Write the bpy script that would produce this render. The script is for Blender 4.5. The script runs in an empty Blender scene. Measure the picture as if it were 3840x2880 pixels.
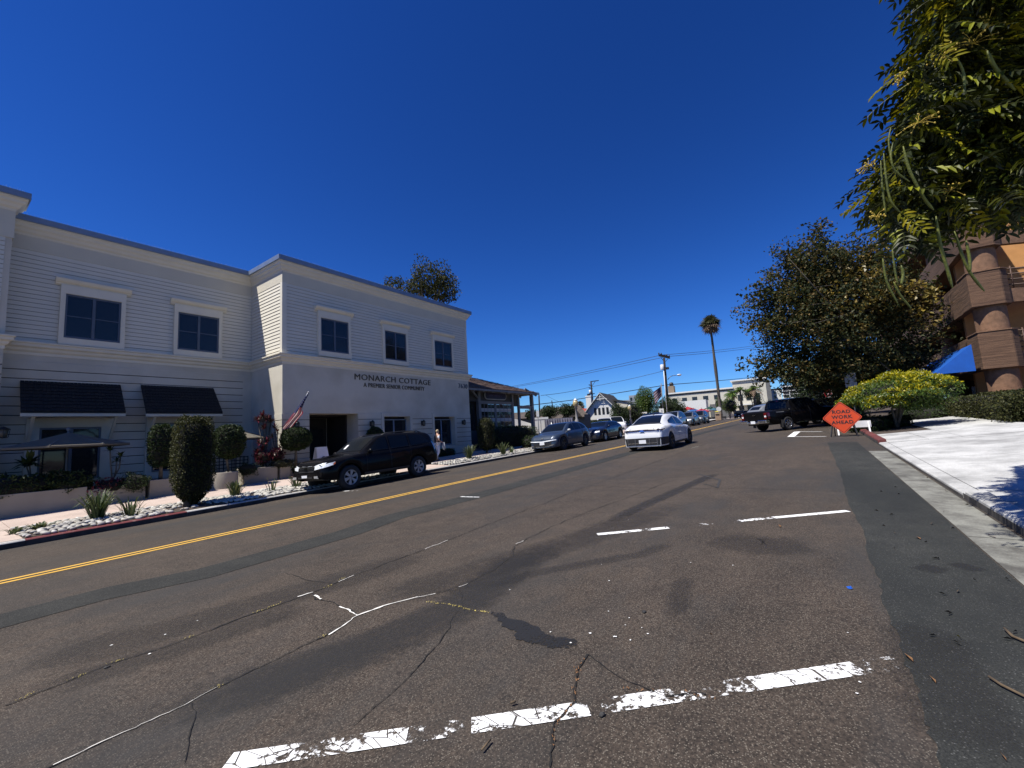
import bpy, bmesh, math, random
from mathutils import Vector, Matrix, noise
from mathutils.bvhtree import BVHTree
R = math.radians
rnd = random.Random(7)
scn = bpy.context.scene
col = scn.collection
# ------------------------------------------------------------ camera
CAMZ = 1.40
cam = bpy.data.objects.new('camera', bpy.data.cameras.new('camera'))
col.objects.link(cam)
RIGHT = Vector((0.57798779, -0.81385262, -0.05978317))
UP = Vector((-0.05974955, -0.11526861, 0.99153575))
FWD = Vector((0.81385509, 0.56952354, 0.11525118))
cam.matrix_world = Matrix(((RIGHT.x, UP.x, -FWD.x, 0), (RIGHT.y, UP.y, -FWD.y, 0), (RIGHT.z, UP.z, -FWD.z, CAMZ), (0, 0, 0, 1)))
FPX = 1596.863
cam.data.sensor_width = 36
cam.data.lens = FPX / 3840 * 36
cam.data.clip_start = 0.05
cam.data.clip_end = 5000
scn.camera = cam
# ------------------------------------------------------------ light
SUN = Vector((-.52, .275, 1)).normalized()
world = bpy.data.worlds.new('World'); scn.world = world; world.use_nodes = True
nt = world.node_tree; nt.nodes.clear()
sky = nt.nodes.new('ShaderNodeTexSky'); sky.sky_type = 'NISHITA'; sky.sun_disc = False
sky.sun_elevation = math.asin(SUN.z); sky.sun_rotation = math.atan2(SUN.x, SUN.y)
sky.air_density = 1.0; sky.dust_density = 0.0; sky.ozone_density = 6.0; sky.altitude = 100
hs = nt.nodes.new('ShaderNodeHueSaturation'); hs.inputs['Saturation'].default_value = 1.15; hs.inputs['Value'].default_value = 1.0
bg = nt.nodes.new('ShaderNodeBackground'); bg.inputs['Strength'].default_value = 0.05
wo = nt.nodes.new('ShaderNodeOutputWorld')
nt.links.new(sky.outputs[0], hs.inputs['Color']); tint = nt.nodes.new('ShaderNodeMix'); tint.data_type = 'RGBA'; tint.blend_type = 'MULTIPLY'; tint.inputs[0].default_value = 1; tint.inputs[7].default_value = (.46, .63, .90, 1)
gm = nt.nodes.new('ShaderNodeGamma'); gm.inputs[1].default_value = 1.38
nt.links.new(hs.outputs[0], gm.inputs[0]); nt.links.new(gm.outputs[0], tint.inputs[6]); nt.links.new(tint.outputs[2], bg.inputs[0]); nt.links.new(bg.outputs[0], wo.inputs[0])
sl = bpy.data.lights.new('sun', 'SUN'); sl.energy = 5.0; sl.angle = R(.53); sl.color = (1, .955, .88)
so = bpy.data.objects.new('sun', sl); col.objects.link(so)
so.rotation_euler = SUN.to_track_quat('Z', 'Y').to_euler(); so.location = (0, 0, 60)
vs = scn.view_settings
vs.view_transform = 'Standard'; vs.look = 'None'; vs.exposure = 0.5; vs.gamma = 1; vs.use_curve_mapping = False

# ------------------------------------------------------------ survey helpers (photo point -> place in the world)
def ray(x, y):
    return RIGHT * ((x - 1920) / FPX) - UP * ((y - 1440) / FPX) + FWD
C0 = Vector((0, 0, CAMZ))
G = .0235
YK = 13.12
YR = -1.48
def prof(X):
    if X < 80: return G * X
    return G * 80 + (X - 80) * .004
def road_z(X, Y):
    return prof(X) - .016 * max(0, min(Y, YK)) - .044 * max(0, min(Y, YK) - 11.5)
def zr(X, Y):
    if Y > YK: return road_z(X, YK) + .13 + .028 * (Y - YK)
    if Y < YR: return prof(X) + .05 + .07 * min(YR - Y, 4)
    return road_z(X, Y)
def gp(x, y, h=0):
    d = ray(x, y); t = .5
    f = lambda t: CAMZ + d.z * t - zr(d.x * t, d.y * t) - h
    while f(t) > 0 and t < 400: t *= 1.03
    a, b = t / 1.03, t
    for _ in range(30):
        m = (a + b) / 2
        if f(m) > 0: a = m
        else: b = m
    return C0 + d * a
def atY(x, y, Y): d = ray(x, y); return C0 + d * (Y / d.y)
def atX(x, y, X): d = ray(x, y); return C0 + d * (X / d.x)
def atD(x, y, D): return C0 + ray(x, y) * D

# ------------------------------------------------------------ materials
MATS = {}
def mat(name, c=(.5, .5, .5), rough=.7, var=.12, scale=3., bump=0., bscale=60., metal=0., coat=0., spec=.5, c2=None, mixs=None, island=None, trans=0., emit=None, detail=4.):
    if name in MATS: return MATS[name]
    m = bpy.data.materials.new(name); m.use_nodes = True; MATS[name] = m
    n = m.node_tree.nodes; l = m.node_tree.links
    p = n['Principled BSDF']
    p.inputs['Roughness'].default_value = rough; p.inputs['Metallic'].default_value = metal
    p.inputs['Coat Weight'].default_value = coat; p.inputs['Coat Roughness'].default_value = .03
    p.inputs['Specular IOR Level'].default_value = spec
    tc = n.new('ShaderNodeTexCoord')
    nz = n.new('ShaderNodeTexNoise'); nz.inputs['Scale'].default_value = scale; nz.inputs['Detail'].default_value = detail
    l.new(tc.outputs['Object'], nz.inputs['Vector'])
    cr = n.new('ShaderNodeValToRGB')
    e = cr.color_ramp.elements
    lo = c2 if c2 else tuple(x * (1 - var) for x in c); hi = c if c2 else tuple(min(1, x * (1 + var)) for x in c)
    a, b = mixs or (.3, .7)
    e[0].position = a; e[0].color = (*lo, 1); e[1].position = b; e[1].color = (*hi, 1)
    if island:
        g = n.new('ShaderNodeNewGeometry')
        cr2 = n.new('ShaderNodeValToRGB'); cr2.color_ramp.interpolation = 'LINEAR'
        ee = cr2.color_ramp.elements
        while len(ee) > 1: ee.remove(ee[-1])
        ee[0].position = island[0][0]; ee[0].color = (*island[0][1], 1)
        for pos, cc in island[1:]:
            q = ee.new(pos); q.color = (*cc, 1)
        l.new(g.outputs['Random Per Island'], cr2.inputs[0])
        l.new(cr2.outputs[0], p.inputs['Base Color'])
    else:
        l.new(nz.outputs['Fac'], cr.inputs[0]); l.new(cr.outputs[0], p.inputs['Base Color'])
    if bump:
        nb = n.new('ShaderNodeTexNoise'); nb.inputs['Scale'].default_value = bscale; nb.inputs['Detail'].default_value = 3
        l.new(tc.outputs['Object'], nb.inputs['Vector'])
        bp = n.new('ShaderNodeBump'); bp.inputs['Strength'].default_value = bump; bp.inputs['Distance'].default_value = .02
        l.new(nb.outputs['Fac'], bp.inputs['Height']); l.new(bp.outputs[0], p.inputs['Normal'])
    if trans:
        t = n.new('ShaderNodeBsdfTranslucent'); ms = n.new('ShaderNodeMixShader'); ms.inputs[0].default_value = trans
        src = p.inputs['Base Color'].links[0].from_socket
        l.new(src, t.inputs[0]); l.new(p.outputs[0], ms.inputs[1]); l.new(t.outputs[0], ms.inputs[2])
        l.new(ms.outputs[0], n['Material Output'].inputs[0])
    return m
def glassmat(name, c=(.02, .025, .03), rough=.03, alpha=.6):
    """real tinted pane: mostly dark reflection, partly seen through"""
    if name in MATS: return MATS[name]
    m = bpy.data.materials.new(name); m.use_nodes = True; MATS[name] = m
    n = m.node_tree.nodes; l = m.node_tree.links
    p = n['Principled BSDF']; p.inputs['Base Color'].default_value = (*c, 1); p.inputs['Roughness'].default_value = rough
    nz = n.new('ShaderNodeTexNoise'); nz.inputs['Scale'].default_value = 1.3
    bp = n.new('ShaderNodeBump'); bp.inputs['Strength'].default_value = .03; bp.inputs['Distance'].default_value = .05
    l.new(nz.outputs['Fac'], bp.inputs['Height']); l.new(bp.outputs[0], p.inputs['Normal'])
    t = n.new('ShaderNodeBsdfTransparent'); t.inputs[0].default_value = (.5, .55, .55, 1)
    ms = n.new('ShaderNodeMixShader'); ms.inputs[0].default_value = alpha
    l.new(t.outputs[0], ms.inputs[1]); l.new(p.outputs[0], ms.inputs[2]); l.new(ms.outputs[0], n['Material Output'].inputs[0])
    return m

# ------------------------------------------------------------ mesh helpers
def wloc(o):
    v = Vector((0, 0, 0))
    while o is not None: v += o.location; o = o.parent
    return v
class MB:
    def __init__(s): s.v = []; s.f = []; s.sm = []
    def add(s, vs, fs, smooth=False):
        b = len(s.v); s.v += [tuple(v) for v in vs]
        for f in fs: s.f.append([b + i for i in f]); s.sm.append(smooth)
        return s
    def box(s, x0, x1, y0, y1, z0, z1):
        vs = [(x, y, z) for x in (x0, x1) for y in (y0, y1) for z in (z0, z1)]
        return s.add(vs, [(0, 1, 3, 2), (4, 6, 7, 5), (0, 4, 5, 1), (2, 3, 7, 6), (0, 2, 6, 4), (1, 5, 7, 3)])
    def cbox(s, c, sx, sy, sz, rz=0., rx=0., ry=0.):
        m = Matrix.Rotation(rz, 4, 'Z') @ Matrix.Rotation(ry, 4, 'Y') @ Matrix.Rotation(rx, 4, 'X')
        vs = [Vector(c) + m @ Vector((x * sx / 2, y * sy / 2, z * sz / 2)) for x in (-1, 1) for y in (-1, 1) for z in (-1, 1)]
        return s.add(vs, [(0, 1, 3, 2), (4, 6, 7, 5), (0, 4, 5, 1), (2, 3, 7, 6), (0, 2, 6, 4), (1, 5, 7, 3)])
    def bar(s, a, b, w, h=None, up=(0, 0, 1)):
        a = Vector(a); b = Vector(b); h = h or w; d = (b - a).normalized(); u = Vector(up)
        if abs(d.dot(u)) > .99: u = Vector((1, 0, 0))
        r = d.cross(u).normalized(); u = r.cross(d)
        vs = [p + r * (i * w / 2) + u * (j * h / 2) for p in (a, b) for i in (-1, 1) for j in (-1, 1)]
        return s.add(vs, [(0, 1, 3, 2), (4, 6, 7, 5), (0, 4, 5, 1), (2, 3, 7, 6), (0, 2, 6, 4), (1, 5, 7, 3)])
    def tube(s, pts, rad, n=8, cap=True, smooth=True):
        pts = [Vector(p) for p in pts]; rad = rad if isinstance(rad, (list, tuple)) else [rad] * len(pts)
        vs = []; ref = None
        for i, p in enumerate(pts):
            d = (pts[min(i + 1, len(pts) - 1)] - pts[max(i - 1, 0)]).normalized()
            if ref is None:
                ref = Vector((0, 0, 1)) if abs(d.z) < .9 else Vector((1, 0, 0))
            r = d.cross(ref).normalized(); u = r.cross(d); ref = u
            for k in range(n):
                a = 2 * math.pi * k / n
                vs.append(p + (r * math.cos(a) + u * math.sin(a)) * rad[i])
        fs = [(i * n + k, i * n + (k + 1) % n, (i + 1) * n + (k + 1) % n, (i + 1) * n + k) for i in range(len(pts) - 1) for k in range(n)]
        if cap: fs += [tuple(range(n))[::-1], tuple(range((len(pts) - 1) * n, len(pts) * n))]
        return s.add(vs, fs, smooth)
    def lathe(s, prof, c=(0, 0, 0), n=20, axis='Z', smooth=True):
        vs = []
        for r, z in prof:
            for k in range(n):
                a = 2 * math.pi * k / n
                p = (r * math.cos(a), r * math.sin(a), z)
                if axis == 'Y': p = (p[0], p[2], p[1])
                if axis == 'X': p = (p[2], p[0], p[1])
                vs.append(Vector(p) + Vector(c))
        fs = [(i * n + k, i * n + (k + 1) % n, (i + 1) * n + (k + 1) % n, (i + 1) * n + k) for i in range(len(prof) - 1) for k in range(n)]
        return s.add(vs, fs, smooth)
    def prism(s, poly, d):
        """poly: 3-D outline, extruded by vector d"""
        n = len(poly); d = Vector(d)
        vs = [Vector(p) for p in poly] + [Vector(p) + d for p in poly]
        return s.add(vs, [tuple(range(n))[::-1], tuple(range(n, 2 * n))] + [(i, (i + 1) % n, n + (i + 1) % n, n + i) for i in range(n)])
    def grid(s, fn, us, ws, smooth=False):
        nu, nw = len(us), len(ws)
        return s.add([fn(u, w) for u in us for w in ws], [(i * nw + j, (i + 1) * nw + j, (i + 1) * nw + j + 1, i * nw + j + 1) for i in range(nu - 1) for j in range(nw - 1)], smooth)
    def quad(s, a, b, c, d): return s.add([a, b, c, d], [(0, 1, 2, 3)])
    def blob(s, c, rx, ry, rz, seed=0, amp=.12, n=10, m=7, freq=1.5):
        vs = []; fs = []
        for i in range(m + 1):
            t = math.pi * i / m
            for k in range(n):
                a = 2 * math.pi * k / n
                d = Vector((math.sin(t) * math.cos(a), math.sin(t) * math.sin(a), math.cos(t)))
                q = 1 + amp * noise.noise(d * freq + Vector((seed * 7.3, seed * 1.7, 0)))* 2
                vs.append(Vector(c) + Vector((d.x * rx, d.y * ry, d.z * rz)) * q)
        for i in range(m):
            for k in range(n): fs.append((i * n + k, i * n + (k + 1) % n, (i + 1) * n + (k + 1) % n, (i + 1) * n + k))
        return s.add(vs, fs, True)
    def mesh(s, name, m, bevel=0):
        me = bpy.data.meshes.new(name); me.from_pydata(s.v, [], s.f)
        me.polygons.foreach_set('use_smooth', s.sm); me.validate(); me.update()
        if m:
            for q in (m if isinstance(m, (list, tuple)) else [m]): me.materials.append(q)
        return me
    def build(s, name, m, parent=None, local=False, fix=True, bevel=0):
        off = Vector((0, 0, 0)) if local else wloc(parent)
        if off.length: s.v = [tuple(Vector(v) - off) for v in s.v]
        me = s.mesh(name, m)
        if fix:
            bm = bmesh.new(); bm.from_mesh(me); bmesh.ops.recalc_face_normals(bm, faces=bm.faces)
            if bevel: bmesh.ops.bevel(bm, geom=[e for e in bm.edges if e.is_manifold and e.calc_face_angle(0) > .5], offset=bevel, segments=1, affect='EDGES', clamp_overlap=True)
            bm.to_mesh(me); bm.free()
        o = bpy.data.objects.new(name, me); col.objects.link(o)
        if parent: o.parent = parent
        return o
def tag(o, label=None, cat=None, group=None, kind=None):
    if label: o['label'] = label
    if cat: o['category'] = cat
    if group: o['group'] = group
    if kind: o['kind'] = kind
    return o
def thing(name, label, cat, loc=(0, 0, 0), group=None):
    o = bpy.data.objects.new(name, None); col.objects.link(o); o.location = loc; o.empty_display_size = .2
    return tag(o, label, cat, group)
def inst(name, me, parent, loc=(0, 0, 0), rot=(0, 0, 0), sc=(1, 1, 1)):
    """an object sharing the mesh me; loc is in the parent's frame"""
    o = bpy.data.objects.new(name, me); col.objects.link(o); o.parent = parent
    o.location = loc; o.rotation_euler = rot; o.scale = sc
    return o
def kids(o): return [c for c in bpy.data.objects if c.parent == o]
def copy_tree(o, parent=None):
    c = o.copy(); col.objects.link(c); c.parent = parent
    for ch in list(KIDS.get(o.name, [])) or kids(o): copy_tree(ch, c)
    return c
KIDS = {}
def struct(name, mb, m, **k): return tag(mb.build(name, m, **k), kind='structure')

# leaves: many small folded quads
def leafcloud(mb, pts, size, up=.3, asp=.5, rg=rnd, nrm=None):
    for i, p in enumerate(pts):
        L = size * rg.uniform(.65, 1.3); W = L * asp
        d = Vector((rg.gauss(0, 1), rg.gauss(0, 1), rg.gauss(0, 1) - up)).normalized()
        u = Vector((rg.gauss(0, .6), rg.gauss(0, .6), 1.))
        r = d.cross(u).normalized(); n = r.cross(d)
        p = Vector(p)
        mb.v += [tuple(p - d * L / 2), tuple(p + r * W / 2 + n * W * .25), tuple(p + d * L / 2), tuple(p - r * W / 2 + n * W * .25)]
        b = len(mb.v) - 4; mb.f += [[b, b + 1, b + 2], [b, b + 2, b + 3]]; mb.sm += [False, False]
def crown_pts(c, rx, ry, rz, n, seed=0, shell=.55, gaps=.0, freq=1.6, rg=rnd, amp=.25):
    out = []; c = Vector(c); off = Vector((seed * 3.1, seed * 5.7, 0)); tries = 0
    while len(out) < n and tries < n * 8:
        tries += 1
        d = Vector((rg.gauss(0, 1), rg.gauss(0, 1), rg.gauss(0, 1))).normalized()
        q = 1 + amp * 2 * noise.noise(d * freq + off)
        r = (shell + (1 - shell) * rg.random() ** .7) * q
        p = Vector((d.x * rx, d.y * ry, d.z * rz)) * r
        if gaps and noise.noise(p * (1.8 / max(rx, .1)) * 2 + off) < gaps - .5: continue
        out.append(c + p)
    return out
# ================================================================== the ground
ASPH = (.057, .046, .037)
def asphalt(name, base, dark, speck=(.19, .165, .13), sk=.62, fine=64., patch=True):
    if name in MATS: return MATS[name]
    m = bpy.data.materials.new(name); m.use_nodes = True; MATS[name] = m
    n = m.node_tree.nodes; l = m.node_tree.links; p = n['Principled BSDF']
    p.inputs['Roughness'].default_value = .85; p.inputs['Specular IOR Level'].default_value = .3
    g = n.new('ShaderNodeNewGeometry')
    def nz(sc, d=3, r=.5, stretch=None):
        t = n.new('ShaderNodeTexNoise'); t.inputs['Scale'].default_value = sc; t.inputs['Detail'].default_value = d; t.inputs['Roughness'].default_value = r
        if stretch:
            mp = n.new('ShaderNodeMapping'); mp.inputs['Scale'].default_value = stretch; l.new(g.outputs['Position'], mp.inputs[0]); l.new(mp.outputs[0], t.inputs['Vector'])
        else: l.new(g.outputs['Position'], t.inputs['Vector'])
        return t.outputs['Fac']
    def ramp(f, a, b, ca=(0, 0, 0), cb=(1, 1, 1)):
        r = n.new('ShaderNodeValToRGB'); e = r.color_ramp.elements; e[0].position = a; e[1].position = b; e[0].color = (*ca, 1); e[1].color = (*cb, 1)
        l.new(f, r.inputs[0]); return r.outputs[0]
    def mix(f, a, b, t='MIX'):
        x = n.new('ShaderNodeMix'); x.data_type = 'RGBA'; x.blend_type = t
        if isinstance(f, float): x.inputs[0].default_value = f
        else: l.new(f, x.inputs[0])
        l.new(a, x.inputs[6]); l.new(b, x.inputs[7]); return x.outputs[2]
    big = ramp(nz(.35, 4, .6, (.35, 1, 1)), .38, .62, tuple(x * .78 for x in base), base)
    mid = ramp(nz(2.2, 6, .75), .3, .7, (.66, .66, .66), (1.22, 1.19, 1.15))
    c = mix(1., big, mid, 'MULTIPLY')
    grain = ramp(nz(fine, 2, .8), .3, .7, (.32, .32, .32), (1.68, 1.62, 1.55))
    c = mix(1., c, grain, 'MULTIPLY')
    vo = n.new('ShaderNodeTexVoronoi'); vo.inputs['Scale'].default_value = 120; l.new(g.outputs['Position'], vo.inputs['Vector'])
    sep = n.new('ShaderNodeSeparateColor'); l.new(vo.outputs['Color'], sep.inputs[0])
    sm = n.new('ShaderNodeMath'); sm.operation = 'MULTIPLY'
    l.new(ramp(sep.outputs[0], sk, sk + .04), sm.inputs[0]); l.new(ramp(vo.outputs['Distance'], .12, .5, (1, 1, 1), (0, 0, 0)), sm.inputs[1])
    sc = n.new('ShaderNodeRGB'); sc.outputs[0].default_value = (*speck, 1)
    c = mix(sm.outputs[0], c, sc.outputs[0])
    st = n.new('ShaderNodeRGB'); st.outputs[0].default_value = (*dark, 1)
    if patch:
        mm = n.new('ShaderNodeMath'); mm.operation = 'MULTIPLY'; mm.inputs[1].default_value = .8
        l.new(ramp(nz(.55, 6, .7, (.3, .9, 1)), .47, .66), mm.inputs[0])
        c = mix(mm.outputs[0], c, st.outputs[0])
    l.new(c, p.inputs['Base Color'])
    b = n.new('ShaderNodeBump'); b.inputs['Strength'].default_value = .8; b.inputs['Distance'].default_value = .006
    l.new(nz(fine * .9, 3, .8), b.inputs['Height']); l.new(b.outputs[0], p.inputs['Normal'])
    return m
M_ROAD = asphalt('road_asphalt', ASPH, (.034, .034, .033))
M_PATCH = asphalt('patch_asphalt', (.034, .037, .035), (.017, .019, .018), speck=(.18, .18, .17), sk=.86, fine=110.)
M_TRENCH = asphalt('trench_asphalt', (.030, .032, .030), (.027, .027, .027), speck=(.14, .13, .12), sk=.86, fine=110., patch=False)
def paint(name, c, wear, base=ASPH, fine=22., soft=.03, amax=1., crackle=False):
    m = bpy.data.materials.new(name); m.use_nodes = True; MATS[name] = m
    n = m.node_tree.nodes; l = m.node_tree.links; p = n['Principled BSDF']; p.inputs['Roughness'].default_value = .7
    g = n.new('ShaderNodeNewGeometry')
    a = n.new('ShaderNodeTexNoise'); a.inputs['Scale'].default_value = fine; a.inputs['Detail'].default_value = 6; a.inputs['Roughness'].default_value = .75
    l.new(g.outputs['Position'], a.inputs['Vector'])
    b = n.new('ShaderNodeTexNoise'); b.inputs['Scale'].default_value = 2.6; b.inputs['Detail'].default_value = 3; l.new(g.outputs['Position'], b.inputs['Vector'])
    ad = n.new('ShaderNodeMath'); ad.operation = 'ADD'; l.new(a.outputs['Fac'], ad.inputs[0]); l.new(b.outputs['Fac'], ad.inputs[1])
    r = n.new('ShaderNodeValToRGB'); e = r.color_ramp.elements; e[0].position = .5 * wear; e[1].position = .5 * wear + soft; e[1].color = (amax, amax, amax, 1)
    h = n.new('ShaderNodeMath'); h.operation = 'MULTIPLY'; h.inputs[1].default_value = .5; l.new(ad.outputs[0], h.inputs[0]); l.new(h.outputs[0], r.inputs[0])
    t = n.new('ShaderNodeBsdfTransparent'); ms = n.new('ShaderNodeMixShader')
    p.inputs['Base Color'].default_value = (*c, 1)
    mp = n.new('ShaderNodeMapping'); mp.inputs['Rotation'].default_value = (0, 0, .9); mp.inputs['Scale'].default_value = (16, 5, 1); l.new(g.outputs['Position'], mp.inputs[0])
    vo = n.new('ShaderNodeTexVoronoi'); vo.feature = 'DISTANCE_TO_EDGE'; vo.inputs['Scale'].default_value = 1.; l.new(mp.outputs[0], vo.inputs['Vector'])
    vr = n.new('ShaderNodeValToRGB'); ee = vr.color_ramp.elements; ee[0].position = .012; ee[1].position = .035; l.new(vo.outputs['Distance'], vr.inputs[0])
    mu = n.new('ShaderNodeMath'); mu.operation = 'MULTIPLY'; l.new(r.outputs[0], mu.inputs[0])
    if crackle: l.new(vr.outputs[0], mu.inputs[1])
    else: mu.inputs[1].default_value = 1
    l.new(mu.outputs[0], ms.inputs[0]); l.new(t.outputs[0], ms.inputs[1]); l.new(p.outputs[0], ms.inputs[2]); l.new(ms.outputs[0], n['Material Output'].inputs[0])
    return m
def concrete(name, base, dark, scale=1.2, fine=60.):
    m = bpy.data.materials.new(name); m.use_nodes = True; MATS[name] = m
    n = m.node_tree.nodes; l = m.node_tree.links; p = n['Principled BSDF']; p.inputs['Roughness'].default_value = .9
    g = n.new('ShaderNodeNewGeometry')
    def nz(sc, d=4, r=.6):
        t = n.new('ShaderNodeTexNoise'); t.inputs['Scale'].default_value = sc; t.inputs['Detail'].default_value = d; t.inputs['Roughness'].default_value = r
        l.new(g.outputs['Position'], t.inputs['Vector']); return t.outputs['Fac']
    def ramp(f, a, b, ca, cb):
        r = n.new('ShaderNodeValToRGB'); e = r.color_ramp.elements; e[0].position = a; e[1].position = b; e[0].color = (*ca, 1); e[1].color = (*cb, 1)
        l.new(f, r.inputs[0]); return r.outputs[0]
    x = n.new('ShaderNodeMix'); x.data_type = 'RGBA'; x.blend_type = 'MULTIPLY'; x.inputs[0].default_value = 1
    l.new(ramp(nz(scale, 6, .7), .35, .6, dark, base), x.inputs[6]); l.new(ramp(nz(fine, 2, .8), .3, .7, (.8, .8, .8), (1.12, 1.12, 1.12)), x.inputs[7])
    l.new(x.outputs[2], p.inputs['Base Color'])
    b = n.new('ShaderNodeBump'); b.inputs['Strength'].default_value = .4; b.inputs['Distance'].default_value = .004
    l.new(nz(fine), b.inputs['Height']); l.new(b.outputs[0], p.inputs['Normal'])
    return m
M_WALK = concrete('pink_concrete', (.50, .40, .34), (.40, .32, .27), .8, 40)
M_KERB = concrete('kerb_concrete', (.50, .48, .44), (.36, .34, .32), 2.)
M_DRIVE = concrete('drive_concrete', (.52, .52, .50), (.27, .27, .26), .8, 50)
M_GUT = concrete('gutter_concrete', (.22, .22, .19), (.08, .077, .066), 2.4, 70)
M_RED = mat('red_kerb_paint', (.15, .026, .028), .7, c2=(.24, .13, .11), mixs=(.28, .42), scale=9)
M_SOIL = mat('dark_soil', (.06, .045, .035), .95, var=.4, scale=20, bump=.8)
M_EARTH = mat('earth', (.12, .10, .08), .95, var=.3, scale=.5)
M_YEL = paint('yellow_line_paint', (.62, .36, .05), .72, fine=40.)
M_WHT = paint('white_line_paint', (.82, .82, .80), .88, crackle=True)
M_WHT2 = paint('worn_white_line_paint', (.82, .82, .80), .95, crackle=True)
M_WHT3 = paint('old_white_line_paint', (.8, .8, .78), 1.06)

def xs(a, b, s):
    n = max(1, int(round((b - a) / s))); return [a + (b - a) * i / n for i in range(n + 1)]
XR = xs(-30, 90, 2) + xs(96, 320, 14)
def sheet(name, y0, y1, m, h=0, X0=-30, X1=320, ny=None, zf=None):
    mb = MB(); X = [x for x in XR if X0 < x < X1]; X = [X0] + X + [X1]
    Y = sorted(set(xs(y0, y1, 2.) + [y for y in (0, 11.5) if y0 < y < y1]))
    zf = zf or zr
    mb.grid(lambda x, y: (x, y, zf(x, y) + h), X, Y)
    return struct(name, mb, m)
# far ground sheet (to the horizon), lower than everything built on it
mb = MB(); mb.grid(lambda x, y: (x, y, min(prof(max(x, -60)), 3) - 1.0 - (.0 if abs(y) < 60 else .4)), [-900, -200, -60, 0, 40, 80, 160, 320, 900, 2500], [-1500, -300, -60, 0, 60, 300, 1500])
struct('ground', mb, M_EARTH)
sheet('road', YR, YK, M_ROAD, zf=road_z)
# left: kerb with its face, red and white stretches
def kerb_strip(name, x0, x1, y0, y1, m, h=.13, side=1):
    mb = MB(); X = xs(x0, x1, 2.)
    prof_pts = [(y0, -.1), (y0, h - .02), (y0 + side * .02, h), (y1, h), (y1, -.1)]
    f = lambda x, i: (x, prof_pts[i][0], road_z(x, YK if side > 0 else YR) + prof_pts[i][1])
    mb.grid(f, X, range(5))
    n = len(X)
    mb.f += [[0, 1, 2, 3, 4], [(n - 1) * 5 + i for i in (4, 3, 2, 1, 0)]]; mb.sm += [False, False]
    o = struct(name, mb, m)
    f2 = MB(); f2.grid(lambda x, z: (x, y0 - .003, road_z(x, YK) + z), X, [-.02, h - .03]); f2.build('shade_face', mat('kerb_face_shade', (.05, .045, .04), .95, var=.5, scale=5), o)  # dark strip: shade of the kerb face painted in as colour
    return o
xred0, xred1 = gp(95, 2024, .0).x, gp(690, 1915).x
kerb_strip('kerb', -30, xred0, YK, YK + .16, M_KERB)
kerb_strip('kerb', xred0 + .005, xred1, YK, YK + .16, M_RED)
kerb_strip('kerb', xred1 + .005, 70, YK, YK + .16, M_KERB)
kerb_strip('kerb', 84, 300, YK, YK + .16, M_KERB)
# left pavement slabs
def slabs(name, x0, x1, y0, y1, sx, m, t=.1, zoff=.0, gap=.012):
    X = xs(x0, x1, sx)
    first = None
    for a, b in zip(X[:-1], X[1:]):
        mb = MB(); a2, b2 = a + gap / 2, b - gap / 2
        v = [(x, y, zr(x, y) + zoff - dz) for x in (a2, b2) for y in (y0, y1) for dz in (t, 0)]
        mb.add(v, [(0, 1, 3, 2), (4, 6, 7, 5), (0, 4, 5, 1), (2, 3, 7, 6), (0, 2, 6, 4), (1, 5, 7, 3)])
        struct(name, mb, m)
sheet('bedding', YK + .15, 17.6, M_SOIL, h=-.05, X0=-30, X1=70)
slabs('pavement', -12, 40, 14.88, 17.3, 1.9, M_WALK)
slabs('pavement', 40, 70, 13.3, 17.3, 6, M_WALK)
slabs('pavement', 84, 200, 13.3, 17.3, 20, M_WALK)
slabs('pavement', gp(60, 2024).x - 12, gp(60, 2024).x + .1, 13.29, 14.86, 2.4, M_WALK)
slabs('pavement', 11.3, 13.9, 13.29, 14.86, 1.3, M_WALK)
# paved yard behind the pavement, up to and under the buildings
sheet('yard', 17.32, 60, mat('yard_paving', (.16, .10, .08), .9, var=.2, scale=2), h=-.01, X0=-30, X1=38)
sheet('car_park', 17.32, 70, M_PATCH, h=-.012, X0=38, X1=320)
# right: gutter, kerb, drive
def wob(p):
    a = Vector((p.x, p.y, 0)); s = min(1.6, .45 + a.length * .09)
    return Vector((noise.noise(a * 1.1 / s), noise.noise(a * 1.1 / s + Vector((9, 3, 0))), 0)) * .055 * s + Vector((noise.noise(a * 5 + Vector((2, 0, 0))), noise.noise(a * 5), 0)) * .026 + Vector((noise.noise(a * 17), noise.noise(a * 17 + Vector((5, 5, 0))), 0)) * .012
def line_road(name, pts, w, m, h, parent=None, jit=0, w2=None, kind='structure', seed=3):
    """flat ribbon on the road along photo or ground points"""
    P = [Vector((p[0], p[1], 0)) for p in pts]
    rg = random.Random(seed); Q = []; 
    for a, b in zip(P[:-1], P[1:]):
        k = max(1, int((b - a).length / (.035 if jit and b.length < 9 else .10 if jit else 1.5)))
        for i in range(k): Q.append(a.lerp(b, i / k))
    Q.append(P[-1]); vs = []
    for i, p in enumerate(Q):
        d = (Q[min(i + 1, len(Q) - 1)] - Q[max(i - 1, 0)]).normalized(); nn = Vector((-d.y, d.x, 0))
        ww = w if w2 is None else w + (w2 - w) * i / (len(Q) - 1)
        if jit: ww *= rg.uniform(.5, 1.3); p = p + nn * rg.uniform(-jit, jit) * .4
        if jit: p = p + wob(p); ww *= .55 + .9 * abs(noise.noise(p * 2.3))
        for s in (-1, 1):
            q = p + nn * s * ww / 2; vs.append((q.x, q.y, road_z(q.x, q.y) + h))
    mb = MB(); mb.add(vs, [(2 * i, 2 * i + 2, 2 * i + 3, 2 * i + 1) for i in range(len(Q) - 1)])
    return tag(mb.build(name, m, parent), kind=kind)
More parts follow.
